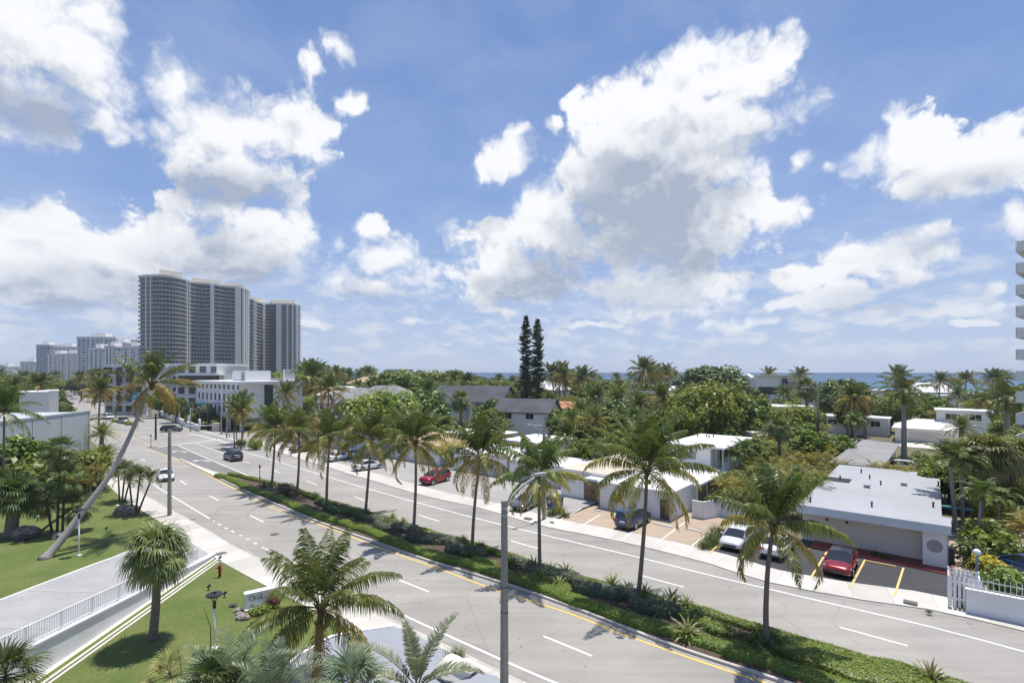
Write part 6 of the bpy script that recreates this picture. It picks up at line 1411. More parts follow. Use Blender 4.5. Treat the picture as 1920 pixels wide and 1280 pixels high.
t = thing('road_sign', 'small green road sign beside the white van', 'road sign', at_d(207, 150)); mb = MB(); mb.tube([(0, 0, 0), (0, 0, 4.6)], .07, 6); part(t, 'post', mb, M['galv']); mb = MB(); mb.box(-.9, .5, -.05, 0, 3.6, 4.7); part(t, 'sign_panel', mb, M['green_sign'])
for (x, y, h, lab) in ((283,838,2.6,'thin keep-right post at the tip of the turn lane'),(430,820,2.2,'short dark bollard lamp on the corner pavement'),(487,897,2.0,'thin wire marker at the start of the median hedge'),(395,806,2.3,'stubby grey post on the junction corner')):
    t = thing('post', lab, 'post', G(x, y, 0)); mb = MB(); mb.tube([(0, 0, 0), (0, 0, h)], .05, 7); part(t, 'post', mb, M['dark']); mb = MB(); mb.lathe([(.16, 0), (.16, .12), (.06, .3)], 8); part(t, 'base', mb, M['dark'])
    mb = MB(); mb.box(-.14, .14, -.03, .03, h-.45, h); part(t, 'plate', mb, M['grey'])
# white balustrade wall along the far road
pts = [G(296, 776, 0), G(320, 786, 0), G(350, 799, 0), G(374, 808, 0)]; t = wall_run('white roadside wall with raised posts beyond the black SUV', [p.xy for p in pts], 1.5, .4, M['white'], cap=M['white'])
for k in range(6): q = pts[0].lerp(pts[-1], k/5)-pts[0]; mb = MB(); mb.lathe([(.3, 1.5), (.42, 1.7), (.3, 2.1), (.34, 2.9), (.1, 3.3)], 8, 0, (q.x, q.y, 0)); part(t, 'wall_post', mb, M['white'], smooth=True)
t = wall_run('small tan box wall on the junction corner', [G(400, 808, 0).xy, G(413, 808, 0).xy], 2.2, 1.4, M['roof_tan'])
# blue bin
t = thing('recycling_bin', 'blue recycling container with a dark lid beside the grass clumps', 'bin', G(1040, 953, LZ), RZ+.15); mb = MB()
c0 = [(-.75, -.45), (.75, -.45), (.75, .45), (-.75, .45)]; c1 = [(-.85, -.55), (.85, -.55), (.85, .6), (-.85, .6)]
for i in range(4): j = (i+1) % 4; mb.quad(V3(c0[i], .15), V3(c0[j], .15), V3(c1[j], 1.25), V3(c1[i], 1.25))
mb.quad(*[V3(c, .15) for c in reversed(c0)]); M['bin'] = surf('bin_blue', (.02, .075, .22), .45, .15); part(t, 'body', mb, M['bin'])
mb = MB(); mb.prism([(-.9, -.6), (.9, -.6), (.9, .65), (-.9, .65)], 1.26, 1.36); part(t, 'lid', mb, M['dark']); mb = MB(); mb.box(-.55, -.3, -.56, -.535, .7, 1.0); part(t, 'sticker', mb, M['plate'])
for x in (-.6, .6): mb = MB(); mb.tube([(x-.04, -.35, .08), (x+.04, -.35, .08)], .09, 8); part(t, 'castor', mb, M['tyre'])
t = thing('dark_bin', 'dark green bin against the pale wall near the slat gate', 'bin', G(1775, 1052, .1), RZ); mb = MB(); mb.box(-.5, .5, -.4, .4, .05, 1.1); part(t, 'body', mb, M['dark']); mb = MB(); mb.box(-.54, .54, -.44, .44, 1.102, 1.2); part(t, 'lid', mb, M['black'])
# white slat enclosure and gate, low wall with railing at the right
e0 = G(1779, 1135, .1).xy; t = thing('slat_gate', 'white picket slat enclosure with a gap-topped gate, at the end of the dark lot', 'gate', V3(e0, .1), RZ)
def slats(x0, x1, y0, y1, n_s, hh, nm):
    for k in range(n_s):
        f = k/max(1, n_s-1); x, y = x0+(x1-x0)*f, y0+(y1-y0)*f; mb = MB()
        if abs(x1-x0) > abs(y1-y0): mb.prism([(x-.075, y-.015), (x+.075, y-.015), (x+.075, y+.015), (x-.075, y+.015)], .05, hh)
        else: mb.prism([(x-.015, y-.075), (x+.015, y-.075), (x+.015, y+.075), (x-.015, y+.075)], .05, hh)
        part(t, nm, mb, M['metal_white'])
slats(.08, 1.45, 0, 0, 7, 2.0, 'slat'); slats(.08, 1.45, 1.9, 1.9, 7, 2.0, 'slat')
for y in (.03, 1.93):
    for z in (.5, 1.6): mb = MB(); mb.box(0, 1.5, y-.005+(-.0), y+.03, z, z+.09); part(t, 'rail', mb, M['metal_white'])
for (x, y) in ((0, 0), (1.55, 0), (0, 1.9), (1.55, 1.9)): mb = MB(); mb.box(x-.05, x+.05, y-.06, y+.06, 0, 2.05); part(t, 'post', mb, M['metal_white'])
for x in (0, 1.55): mb = MB(); mb.box(x-.03, x+.03, .07, 1.83, 1.75, 1.83); part(t, 'rail', mb, M['metal_white'])
t = thing('storage_box', 'dark red-brown box inside the white slat enclosure', 'box', V3(e0+r_*.75+n_*1.0, .1), RZ); mb = MB(); mb.box(-.5, .5, -.55, .55, 0, 1.25); part(t, 'body', mb, M['brown']); mb = MB(); mb.box(-.54, .54, -.6, .6, 1.252, 1.31); part(t, 'lid', mb, M['dark'])
w0 = G(1812, 1146, .1).xy; t = thing('low_wall', 'low white wall with a metal picket railing beside the pavement', 'wall', V3(w0, .1), RZ+.03)
mb = MB(); mb.box(0, 3.2, 0, .22, -.1, 1.42); mb.box(3.2, 9, .002, .222, -.1, .95); part(t, 'wall', mb, M['white'])
mb = MB(); mb.box(-.05, 3.2, -.05, .27, 1.423, 1.50); mb.box(3.203, 9, -.05, .27, .953, 1.03); part(t, 'cap', mb, M['white'])
for k in range(34):
    x = .25+k*.26; z0 = 1.51 if x < 3.2 else 1.04; mb = MB(); mb.box(x-.016, x+.016, .09, .122, z0, z0+.85); part(t, 'picket', mb, M['metal_white'])
for (a, b, z) in ((.1, 3.15, 2.1), (.1, 3.15, 1.62), (3.25, 9, 1.65), (3.25, 9, 1.15)): mb = MB(); mb.box(a, b, .075, .088, z, z+.05); part(t, 'rail', mb, M['metal_white'])
for x in (3.2, 6.2): mb = MB(); mb.box(x-.05, x+.05, .06, .16, 1.04, 2.2); part(t, 'post', mb, M['metal_white'])
t = thing('globe_lamp', 'white globe lamp on a green post behind the slat gate', 'lamp', G(1832, 1100, .1)); mb = MB(); mb.tube([(0, 0, 0), (0, 0, 2.3)], .09, 8); part(t, 'post', mb, surf('weathered_green_post', (.30, .40, .38), .7, .2))
mb = MB(); mb.lathe([(.05, -.24), (.19, -.15), (.25, 0), (.19, .15), (.05, .24)], 14, 0, (0, 0, 2.5)); part(t, 'globe', mb, M['metal_white'], smooth=True)
t = thing('lounge_awning', 'turquoise awning panel behind the roof edge, by the palms', 'awning', G(1790, 952, 1.6), RZ+.1); mb = MB(); mb.box(-1.2, 1.4, -.5, .5, 0, .08); part(t, 'canvas', mb, surf('turquoise_canvas', (.10, .42, .42), .7, .1))
for x in (-1.1, 1.3): mb = MB(); mb.tube([(x, 0, -1.6), (x, 0, 0)], .03, 6); part(t, 'post', mb, M['grey'])
mb = MB(); mb.poly([L2(uA-.8+x, d, .06) for x, d in ((.2, 6), (2.6, 5.5), (2.6, 26), (.2, 26))]); struct('brick_path', mb, surf('worn_brick_path', (.42, .33, .27), .9, .3, 1.2, 9))
# ---------------------------------------------------------------- lawn furniture
rwall = thing('ramp_wall', 'white ramp wall topped by a long picket railing, beside the driveway', 'wall', V3(wallA, 0)); wl = (wallC-wallA).xy.length; wn = Vector((-wd_.y, wd_.x, 0))
if wn.x < 0: wn = -wn
mb = MB(); n_seg = 24
def rz_(s): return ramp_z(wallA.y+wd_.y*s)
for i in range(n_seg):
    s0, s1 = wl*i/n_seg, wl*(i+1)/n_seg; a, b = wd_*s0, wd_*s1; z0, z1 = rz_(s0)+.30, rz_(s1)+.30; o1, o2 = wn*.16, wn*-.14
    f = lambda p, z: Vector((p.x, p.y, z))
    mb.quad(f(a+o1, 0), f(b+o1, 0), f(b+o1, z1-.07), f(a+o1, z0-.07)); mb.quad(f(a+o2, z0-.4), f(a+o2, z0-.07), f(b+o2, z1-.07), f(b+o2, z1-.4)); mb.quad(f(a+o1, z0-.07), f(b+o1, z1-.07), f(b+o2, z1-.07), f(a+o2, z0-.07))
M['ramp_wall'] = surf('pale_aqua_white_stucco', (.74, .75, .77), .8, .08, .3, 5); part(rwall, 'wall', mb, M['ramp_wall'])
mb = MB()
for i in range(n_seg):
    s0, s1 = wl*i/n_seg, wl*(i+1)/n_seg; a, b = wd_*s0, wd_*s1; z0, z1 = rz_(s0)+.30, rz_(s1)+.30; o1, o2 = wn*.24, wn*-.2
    f = lambda p, z: Vector((p.x, p.y, z))
    mb.quad(f(a+o1, z0-.068), f(b+o1, z1-.068), f(b+o1, z1+.04), f(a+o1, z0+.04)); mb.quad(f(a+o1, z0+.04), f(b+o1, z1+.04), f(b+o2, z1+.04), f(a+o2, z0+.04)); mb.quad(f(a+o2, z0-.068), f(a+o2, z0+.04), f(b+o2, z1+.04), f(b+o2, z1-.068)); mb.quad(f(a+o1, z0-.068), f(a+o2, z0-.068), f(b+o2, z1-.068), f(b+o1, z1-.068))
mb.quad(wn*.24+UP*0, wn*.24+UP*.34, wn*-.2+UP*.34, wn*-.2); part(rwall, 'cap', mb, M['white'])
s_r0 = 2.6
for nm, zt, rr in (('top_rail', 1.35, .032), ('bottom_rail', .48, .022)):
    mb = MB(); mb.tube([wd_*s+UP*(rz_(s)+zt) for s in (s_r0, wl*.3, wl*.5, wl*.75, wl)], rr, 6); part(rwall, nm, mb, M['metal_white'])
k = 0; s = s_r0
mbp = MB()
while s < wl:
    if k % 14 == 0: mb = MB(); q = wd_*s; z = rz_(s); mb.box(q.x-.035, q.x+.035, q.y-.035, q.y+.035, z+.34, z+1.36); part(rwall, 'railing_post', mb, M['metal_white'])
    elif k < 116: mb = MB(); q = wd_*s; z = rz_(s); mb.box(q.x-.013, q.x+.013, q.y-.013, q.y+.013, z+.48, z+1.34); part(rwall, 'picket', mb, M['metal_white'])
    else: q = wd_*s; z = rz_(s); mbp.box(q.x-.013, q.x+.013, q.y-.013, q.y+.013, z+.48, z+1.34)
    s += .155; k += 1
if mbp.v: o = part(rwall, 'far_picket_run', mbp, M['metal_white']); o['kind'] = 'stuff'
mb = MB(); a = wallA.xy+wn.xy*.75; b = wallC.xy+wn.xy*.95; mb.prism([a, b, b+wn.xy*.16, a+wn.xy*.16], 0, .17); mb.prism([a+wn.xy*.3, b+wn.xy*.3, b+wn.xy*.44, a+wn.xy*.44], 0, .145); struct('lawn_kerb', mb, M['nose'])
mb = MB(); mb.quad(V3(wallA.xy+wn.xy*.16, .09), V3(wallC.xy+wn.xy*.16, .09), V3(b+wn.xy*.3, .09), V3(a+wn.xy*.3, .09)); struct('gutter_channel', mb, M['nose'])
def garden_lamp(label, px, py, h):
    t = thing('garden_lamp', label, 'garden lamp', G(px, py, .1)); mb = MB(); mb.tube([(0, 0, 0), (0, 0, h)], .065, 8); part(t, 'post', mb, M['metal_white'], smooth=True); mb = MB(); mb.box(-.16, .16, -.16, .16, 0, .06); part(t, 'base', mb, M['metal_white'])
    mb = MB(); mb.lathe([(.075, h), (.085, h+.05), (.085, h+.35), (.06, h+.4)], 10); part(t, 'collar', mb, M['black'])
    for k in range(3): a = k*2.1; mb = MB(); mb.tube([(.05*cos(a), .05*sin(a), h+.35), (.24*cos(a), .24*sin(a), h+.75)], .025, 5); part(t, 'strut', mb, M['black'])
    mb = MB(); N_ = 20
    rr = [[(.12, .74), (.42, .72), (.42, .80), (.12, .86)][j] for j in range(4)]
    ids = [[mb.vert((r*cos(2*pi*i/N_), r*sin(2*pi*i/N_), h+z)) for r, z in rr] for i in range(N_)]
    for i in range(N_):
        for j in range(4): mb.face((ids[i][j], ids[(i+1) % N_][j], ids[(i+1) % N_][(j+1) % 4], ids[i][(j+1) % 4]))
    part(t, 'ring_head', mb, M['black'], smooth=False); return t
garden_lamp('white lamp post with a black ring head beside the leaning trunk', 148, 1041, 3.1)
garden_lamp('white lamp post with a black ring head behind the silvery feather palm', 402, 1215, 2.25)
for (x, y, lab) in ((71,976,'small white-capped path light near the stout fan palm'),(220,955,'small white-capped path light near the small feathery palms')):
    t = thing('path_light', lab, 'garden light', G(x, y, .1)); mb = MB(); mb.tube([(0, 0, 0), (0, 0, .42)], .06, 8); part(t, 'stem', mb, M['black']); mb = MB(); mb.lathe([(.05, .40), (.17, .42), (.15, .52), (.04, .58)], 10); part(t, 'cap', mb, M['metal_white'])
for (x, y, lab) in ((199,995,'small black spotlight in the middle of the lawn'),(391,1106,'black spotlight near the garden sign'),(421,1119,'little black stake light near the white sign'),(412,1051,'tiny black stake light at the pavement edge')):
    t = thing('spotlight', lab, 'garden light', G(x, y, .1)); mb = MB(); mb.tube([(0, 0, 0), (0, 0, .2)], .025, 6); part(t, 'stake', mb, M['black']); mb = MB(); mb.tube([(-.06, -.05, .2), (.1, .06, .36)], [.07, .10], 8); part(t, 'head', mb, M['black'])
t = thing('standpipe', 'red standpipe with capped outlets on the lawn', 'hydrant', G(412, 1081, .1)); mb = MB(); M['red'] = surf('red_enamel', (.36, .03, .025), .45, .15); mb.lathe([(.10, 0), (.10, .75), (.13, .76), (.13, .84), (.08, .9)], 10); part(t, 'barrel', mb, M['red'], smooth=True)
for s in (-1, 1): mb = MB(); mb.tube([(0, 0, .66), (s*.16, -.1, .70), (s*.24, -.14, .66)], .055, 8); part(t, 'outlet', mb, M['red']); 
mb = MB(); mb.box(.02, .12, -.02, .03, .9, 1.15); part(t, 'tag', mb, M['nose'])
# monument sign with a curled script initial
sg = G(460, 1146, .1); t = thing('monument_sign', 'white block sign with dark curled script, set in stones by the lawn', 'sign', sg, .62); mb = MB(); mb.box(0, 2.0, 0, .5, 0, 1.35); t.scale = (.8, .8, .78); part(t, 'block', mb, M['white']); mb = MB(); mb.box(-.06, 2.06, -.06, .56, 1.352, 1.44); part(t, 'cap', mb, M['metal_white']); mb = MB(); mb.box(-.1, 2.2, -.35, -.01, -.05, .22); part(t, 'plinth', mb, M['white'])
def curve_text(name, pts, w):
    mb = MB(); Q = resample([Vector(p) for p in pts], .03); mb.tube([(q.x, -.012, q.y) for q in Q], w, 4); part(t, name, mb, M['dark'])
curve_text('script_letter', [(.42+.16*cos(a)+.05*a/6, .98+.19*sin(a)) for a in [1.2+k*.45 for k in range(17)]], .018)
curve_text('script_letter', [(.62, 1.18), (.70, 1.0), (.72, .82), (.80, .76)], .018); curve_text('script_letter', [(.86, .92), (.95, 1.02), (1.02, .92), (.98, .78), (.88, .82), (.86, .92)], .016); curve_text('script_letter', [(1.1, .78), (1.14, 1.2), (1.2, 1.1), (1.18, .8), (1.28, .78)], .016)
for k, x in enumerate((.36, .45, .54)): mb = MB(); mb.box(x, x+.06, -.02, -.004, .33, .43); part(t, 'number', mb, M['dark'])
def rock(label, px, py, r, seed, mat='rock', sx=1.0):
    rng = random.Random(seed); mb = MB(); rows = []
    for i in range(7):
        th = pi*i/6; rows.append([])
        for j in range(10):
            a = 2*pi*j/10; d = Vector((sin(th)*cos(a)*sx, sin(th)*sin(a), cos(th)*.7)); q = 1+.45*mnoise.noise(d*1.6+Vector((seed, 0, 0))); rows[-1].append(mb.vert(d*r*q+UP*r*.35))
    for i in range(6):
        for j in range(10): mb.face((rows[i][j], rows[i+1][j], rows[i+1][(j+1) % 10], rows[i][(j+1) % 10]))
    o = mb.build('boulder', M[mat]); o.location = G(px, py, .1); tag(o, label, 'boulder')
M['rock'] = surf('pitted_limestone', (.36, .31, .27), .95, .5, 2, 14, bump=1.0, world=False); M['rock_dark'] = surf('dark_boulder', (.13, .11, .10), .95, .5, 2, 14, bump=1.0, world=False)
for q in ((455,1160,.3,1,'rock','pinkish boulder at the foot of the white sign'),(437,1136,.2,2,'rock_dark','dark small boulder beside the white sign'),(446,1146,.22,3,'rock','pale stone among gravel by the white sign'),(450,1152,.18,4,'rock','smallest pale stone by the white sign'),(48,1004,.9,5,'rock','grey boulder behind the stout fan palm trunk'),(113,1008,.55,6,'rock','grey stone under the thatch palm clump'),(238,962,.9,7,'rock','long flat limestone boulder under the feathery palms'),(40,1012,.5,8,'rock_dark','dark rock hidden at the left of the grey boulder'),(852,1262,.8,9,'nose','smooth white boulder beside the brown-tipped grass')): rock(q[5], q[0], q[1], q[2], q[3], q[4], 1.4)
hb = shrub('x', 401, .55, .45, 'leaf_bright', 500, .06)
for i, (x, y, s, lab) in enumerate(((478,1152,1.0,'low bright green ground plant before the white sign'),(492,1148,1.1,'second low bright green plant along the sign plinth'),(505,1142,1.0,'low bright green plant at the end of the sign plinth'))): inst(hb, lab, G(x, y, .1), i, s, None, 'plant')
inst(shrub('x', 402, .5, .8, 'purple', 300, .09), 'purple-leaved plant beside the white sign', G(513, 1140, .1), 0, 1, None, 'plant')
# white letter-topped garden sign
p = G(168, 906, .1); t = thing('garden_sign', 'white angular sign notched like a letter M at the pavement edge', 'sign', p, .1); mb = MB(); mb.prism([(0, 0), (2.1, 0), (2.1, .25), (0, .25)], 0, .05)
o = part(t, 'base', mb, M['white']); mb = MB()
for y in (0.0, .22): mb.poly([(0, y, .05), (2.0, y, .05), (2.0, y, 1.9), (1.45, y, 1.9), (1.05, y, 1.35), (.75, y, 1.9), (0, y, 1.9)][::(1 if y == 0 else -1)])
ol = [(0, .05), (2.0, .05), (2.0, 1.9), (1.45, 1.9), (1.05, 1.35), (.75, 1.9), (0, 1.9)]
for a, b in zip(ol, ol[1:]+ol[:1]): mb.quad((a[0], 0, a[1]), (a[0], .22, a[1]), (b[0], .22, b[1]), (b[0], 0, b[1]))
part(t, 'sign_body', mb, M['metal_white']); mb = MB(); mb.tube([(.95, -.01, .1), (1.6, -.01, 1.2)], .02, 4); part(t, 'groove', mb, M['grey'])
# traffic island greens at the junction
for (pts, h, lab) in (([(150,792),(175,786),(205,786)],.8,'green hedge on the small traffic island beside the far road'),([(215,790),(240,794),(246,797)],.7,'clipped green hedge at the tip of the traffic island')):
    hedge_run('low_hedge', lab, 'hedge', [G(a, b).xy for a, b in pts], 2.2, h, M['leaf_bright'], 40, .2, rng, z0=0)
# ---------------------------------------------------------------- trees of the neighbourhood
rng = random.Random(77)
def blend(p): return p
SCR = Vector((0, 0, 0))
PR = {}
def proto(key, o): PR[key] = o; return o
for i, (b, ti) in enumerate((((.5, .2, 0), .12), ((-.6, .3, 0), .2), ((.1, -.2, 0), .16))):
    proto(f'coco{i}', coconut_palm('x', (0, 0, 0), (.3*(i-1), .2, 8.2), 500+i, nf=24, L=3.9, nl=26, ll=1.0, lw=.13, bend=b, wind=(.35, .1), dead=3, mature=.25, r0=.19, r1=.13, shift=.05*i))
for i in range(2): proto(f'fan{i}', fan_palm('x', (0, 0, 0), (.2, 0, 6.2), 510+i, nl=34, lp=1.1, r=1.15, nb=16, tint=.14+.1*i, skirt=10, bark='bark_rough', r0=.26, r1=.22))
proto('fano', fan_palm('x', (0, 0, 0), (.15, 0, 6.0), 512, nl=52, lp=1.35, r=1.35, nb=18, tint=.40, skirt=16, bark='bark_rough', r0=.3, r1=.26, low=-1.0, droop=.6))
proto('royal', plume_palm('x', (0, 0, 0), (0, 0, 7.0), 515, r0=.34, r1=.24, bark='bark_pale', mat='coco', name='royal_palm', nf=18, L=4.0, nl=34, ll=.85, lw=.11, tint=.1, vee=.1, hang=.7, droop=1.6, low=-.5, wind=(.25, 0), shaft=1.5, rad=.04))
proto('date', plume_palm('x', (0, 0, 0), (0, 0, 4.4), 516, r0=.42, r1=.36, bark='bark_rough', nf=44, L=3.1, nl=30, ll=.45, lw=.07, low=-.45, tint=.2, droop=.9))
proto('adonidia', plume_palm('x', (0, 0, 0), (.25, .1, 5.0), 517, r0=.14, r1=.11, bark='bark_pale', name='feather_palm', nf=15, L=2.3, nl=24, ll=.6, lw=.10, tint=.1, vee=.3, hang=.3, droop=1.7, low=-.1, wind=(.25, 0), shaft=.6))
for i, (mt, h, w, nc, lv, sz, rd, t0) in enumerate((('leaf_mid',9,9,30,170,.34,.66,.5),('leaf_mid',8.5,7,26,160,.33,.75,.4),('leaf_bright',8.5,9.5,32,190,.28,.7,.5),('leaf_dark',9,8.5,30,170,.36,.7,.5),('leaf_grey',8,8,28,150,.30,.7,.5),('leaf_bright',7.5,7,24,150,.32,.75,.3))): proto(f'tree{i}', broad_tree('x', 520+i, h, w, mt, nc, lv, sz, round_=rd, t0=t0, name=('broadleaf_tree', 'round_tree', 'spreading_tree', 'dark_leaved_tree', 'grey_leaved_tree', 'bushy_tree')[i]))
for i in range(3): proto(f'areca{i}', areca('x', 530+i, 10+i, 3.6, 2.2, 1.0, 16, t0=(.22, .36, .5)[i]))
proto('bush', shrub('x', 540, 1.5, 2.2, 'leaf_mid', 900, .2, lumps=6)); proto('bushb', shrub('x', 541, 1.6, 2.0, 'leaf_bright', 900, .2, lumps=6)); proto('bushd', shrub('x', 542, 1.5, 2.4, 'leaf_dark', 900, .2, lumps=6)); proto('yellow', shrub('x', 543, 1.2, 1.8, 'leaf_yellow', 800, .16, lumps=5))
KD = {'coco': ('coconut palm', 'palm tree'), 'fan': ('round-crowned fan palm', 'palm tree'), 'fano': ('olive fan palm', 'palm tree'), 'royal': ('royal palm with a smooth pale trunk', 'palm tree'), 'date': ('date palm with arching fronds', 'palm tree'), 'adonidia': ('small feather palm', 'palm tree'),
      'tree0': ('green broadleaf tree', 'tree'), 'tree1': ('rounded green tree', 'tree'), 'tree2': ('bright green spreading tree', 'tree'), 'tree3': ('dark glossy tree', 'tree'), 'tree4': ('grey-green tree', 'tree'), 'tree5': ('light green bushy tree', 'tree'),
      'areca': ('areca palm clump', 'palm'), 'bush': ('green bush', 'shrub'), 'bushb': ('bright green bush', 'shrub'), 'bushd': ('dark green bush', 'shrub'), 'yellow': ('yellow-leaved shrub', 'shrub')}
PH = {'coco': 10.2, 'fan': 7.9, 'fano': 8.1, 'royal': 10.6, 'date': 6.6, 'adonidia': 6.9, 'tree0': 9.3, 'tree1': 8.9, 'tree2': 8.9, 'tree3': 9.3, 'tree4': 8.3, 'tree5': 7.9, 'areca': 5.0, 'bush': 2.4, 'bushb': 2.2, 'bushd': 2.6, 'yellow': 1.9}
TAKEN = []
def put(key, label, px, Yd, ytop, rz=None, group=None, z0=0.0, wide=1.0, base=None):
    """stand a copy of a plant at picture column px and distance Yd, its top at picture row ytop"""
    kk = key if key in PR else key+str(rng.randrange(3 if key in ('coco', 'areca') else 2))
    p = base if base is not None else at_d(px, Yd, z0); h = H-(ytop-HZ)*Yd/F-z0; s = h/PH[key.rstrip('0123456789') if key.rstrip('0123456789') in PH and key not in PH else key]
    o = inst(PR[kk], label, p, rng.uniform(0, 6.28) if rz is None else rz, (s*wide, s*wide, s), group, KD[key if key in KD else key.rstrip('0123456789')][1]); TAKEN.append((p.x, p.y, 2.2 if 'tree' in key else 1.4)); return o
norfolk_a = norfolk('taller left one of the twin tall dark pines', 601, 31.8, 5.4); norfolk_a.location = at_d(986, 150)
norfolk_b = norfolk('right one of the twin tall dark pines, slightly shorter', 602, 31.4, 5.0); norfolk_b.location = at_d(1008, 152); norfolk_b.rotation_euler = (0, 0, 1)
for o in (norfolk_a, norfolk_b): TAKEN.append((o.location.x, o.location.y, 3))
EX = [
 ('tree2','bright round tree before the two-storey grey-tiled house',716,98,727,1.18),('tree3','dark glossy tree beside the bright round tree',797,108,729,.95),('tree3','large dark umbrella-crowned tree on the skyline',1336,185,684,1.45),
 ('tree2','big bright green tree behind the motel roof',1330,100,712,1.05),('tree2','bright lower tree joined to the big one behind the motel',1292,96,752,.9),('tree3','dark side of the big tree by the palms',1372,104,728,.8),
 ('tree0','tall broad tree above the white-tiled roofs',738,215,693,1.5),('tree0','second broad tree past the grey rooftop block',800,240,694,1.4),('tree2','flat-topped tree before the curved towers',520,225,695,1.5),('tree2','flat-topped tree in front of the taller tower foot',425,260,690,1.6),('tree0','dense tree row start before the farther tower',470,250,696,1.5),('tree0','tree between the towers and the office roof',560,235,701,1.4),
 ('tree3','dark sea-grape tree standing against the sea',1578,150,709,1.1),('fan','fan palm with a brown skirt standing against the sea',1513,138,705,1.0),('fan','pale fan palm beside the dark sea-grape',1548,122,735,1.0),('fan','second pale fan palm beside the sea-grape',1590,118,729,1.0),('fan','yellowish fan palm past the sea-grape',1622,118,742,1.0),('fan','round fan palm in front of the charcoal roof',866,112,729,1.0),
 ('royal','large royal palm with a thick grey trunk by the white garage',1695,94,704,1.0),('royal','dark royal palm with drooping crown near the right edge',1888,84,716,1.1),('royal','royal palm nearest the balcony tower',1912,92,726,1.0),('date','date palm standing before the white two-storey house',1803,98,778,1.0),
 ('fan','tall fan palm on a bare brown trunk above the motel yard',1462,78,779,.95),('date','orange-hearted date palm in front of the clapboard house',1156,140,722,1.0),('coco','tall palm on the skyline left of the cluster past the pines',1034,215,688,1.0),('coco','tall palm on the skyline in the cluster past the pines',1050,220,685,1.0),('coco','leaning palm on the skyline past the twin pines',1060,205,690,1.0),
 ('coco','palm above the dark-roofed clapboard house',1095,190,694,1.0),('coco','highest skyline palm between pines and umbrella tree',1205,210,677,.9),('coco','skyline palm just past the highest one',1218,220,686,.9),('coco','small skyline palm before the umbrella tree',1250,240,688,.9),('coco','wind-blown palm above the modern beach house',1440,290,693,.9),('coco','palm beside the modern beach house',1500,260,693,1.0),('coco','windswept palm on the sea horizon past the sea-grape',1686,210,692,1.0),('coco','brown-tinted palm before the white pavilion',1762,205,703,.9),('coco','windswept palm against the sea by the pavilion',1812,215,702,1.0),('coco','palm on the sea horizon past the pavilion',1860,215,698,1.0),('coco','palm on the sea horizon near the balcony tower',1878,230,699,1.0),('coco','low palm on the shore past the pavilion',1790,220,712,.9),
 ('coco','brownish coconut palm rising beside the office block',588,140,686,1.0),('coco','orange-skirted palm before the white-tiled house',612,122,712,1.0),('coco','bushy coconut palm in front of the office block corner',452,112,740,.85),('coco','coconut palm against the office wall',536,128,722,.8),('coco','brown-fronded palm overhanging the far road',186,128,716,1.0),
 ('tree4','fine-leaved tree in the junction garden',385,142,756,.8),('tree4','second fine-leaved tree in the junction garden',362,150,752,.8),('tree5','leafy tree behind the white roadside wall',330,158,742,.9),('tree5','tree filling the gap behind the leaning palm crown',300,176,728,.9),
 ('coco','palm above the tan roof, by the motel',1118,80,806,.8),('adonidia','feather palm beside the tan roof',1112,74,820,1.0),('adonidia','second feather palm beside the tan roof',1130,75,824,1.0),('adonidia','feather palm at the motel balcony',1378,66,838,1.05),('adonidia','leafy feather palm right of the motel balcony',1398,68,826,1.1),('areca0','areca palm clump under the motel balcony',1395,62,880,1.0),('areca1','areca clump beside the motel stair',1425,66,850,1.1),('tree5','light green leafy tree in the motel yard',1412,72,818,.75),('areca0','dark areca clump behind the garden wall',1380,56,905,.9),('areca2','areca clump behind the last median palm',1475,60,880,1.0),('areca0','areca clump by the notch of the grey roof',1450,64,862,1.0),('bushb','bright bush on the garden wall',1345,58,925,1.0),('bush','bush between garden wall and motel wing',1362,58,915,1.0),
 ('fano','big olive fan palm by the pale side lot',1850,52,806,1.15),('fano','broad brown-skirted fan palm by the balcony tower',1896,54,812,1.1),('fan','small bright fan palm beneath the big olive one',1842,49,895,.8),('adonidia','feather palm over the corner of the grey roof',1792,50,828,1.2),('adonidia','second feather palm by the grey roof corner',1806,52,838,1.1),('adonidia','feather palm with a curved grey trunk behind the globe lamp',1832,44,900,1.0),('date','small palm by the carport end',1722,73,848,.8)]
for (k, lab, px, Yd, yt, wd2) in EX: put(k, lab, px, Yd, yt, wide=wd2)
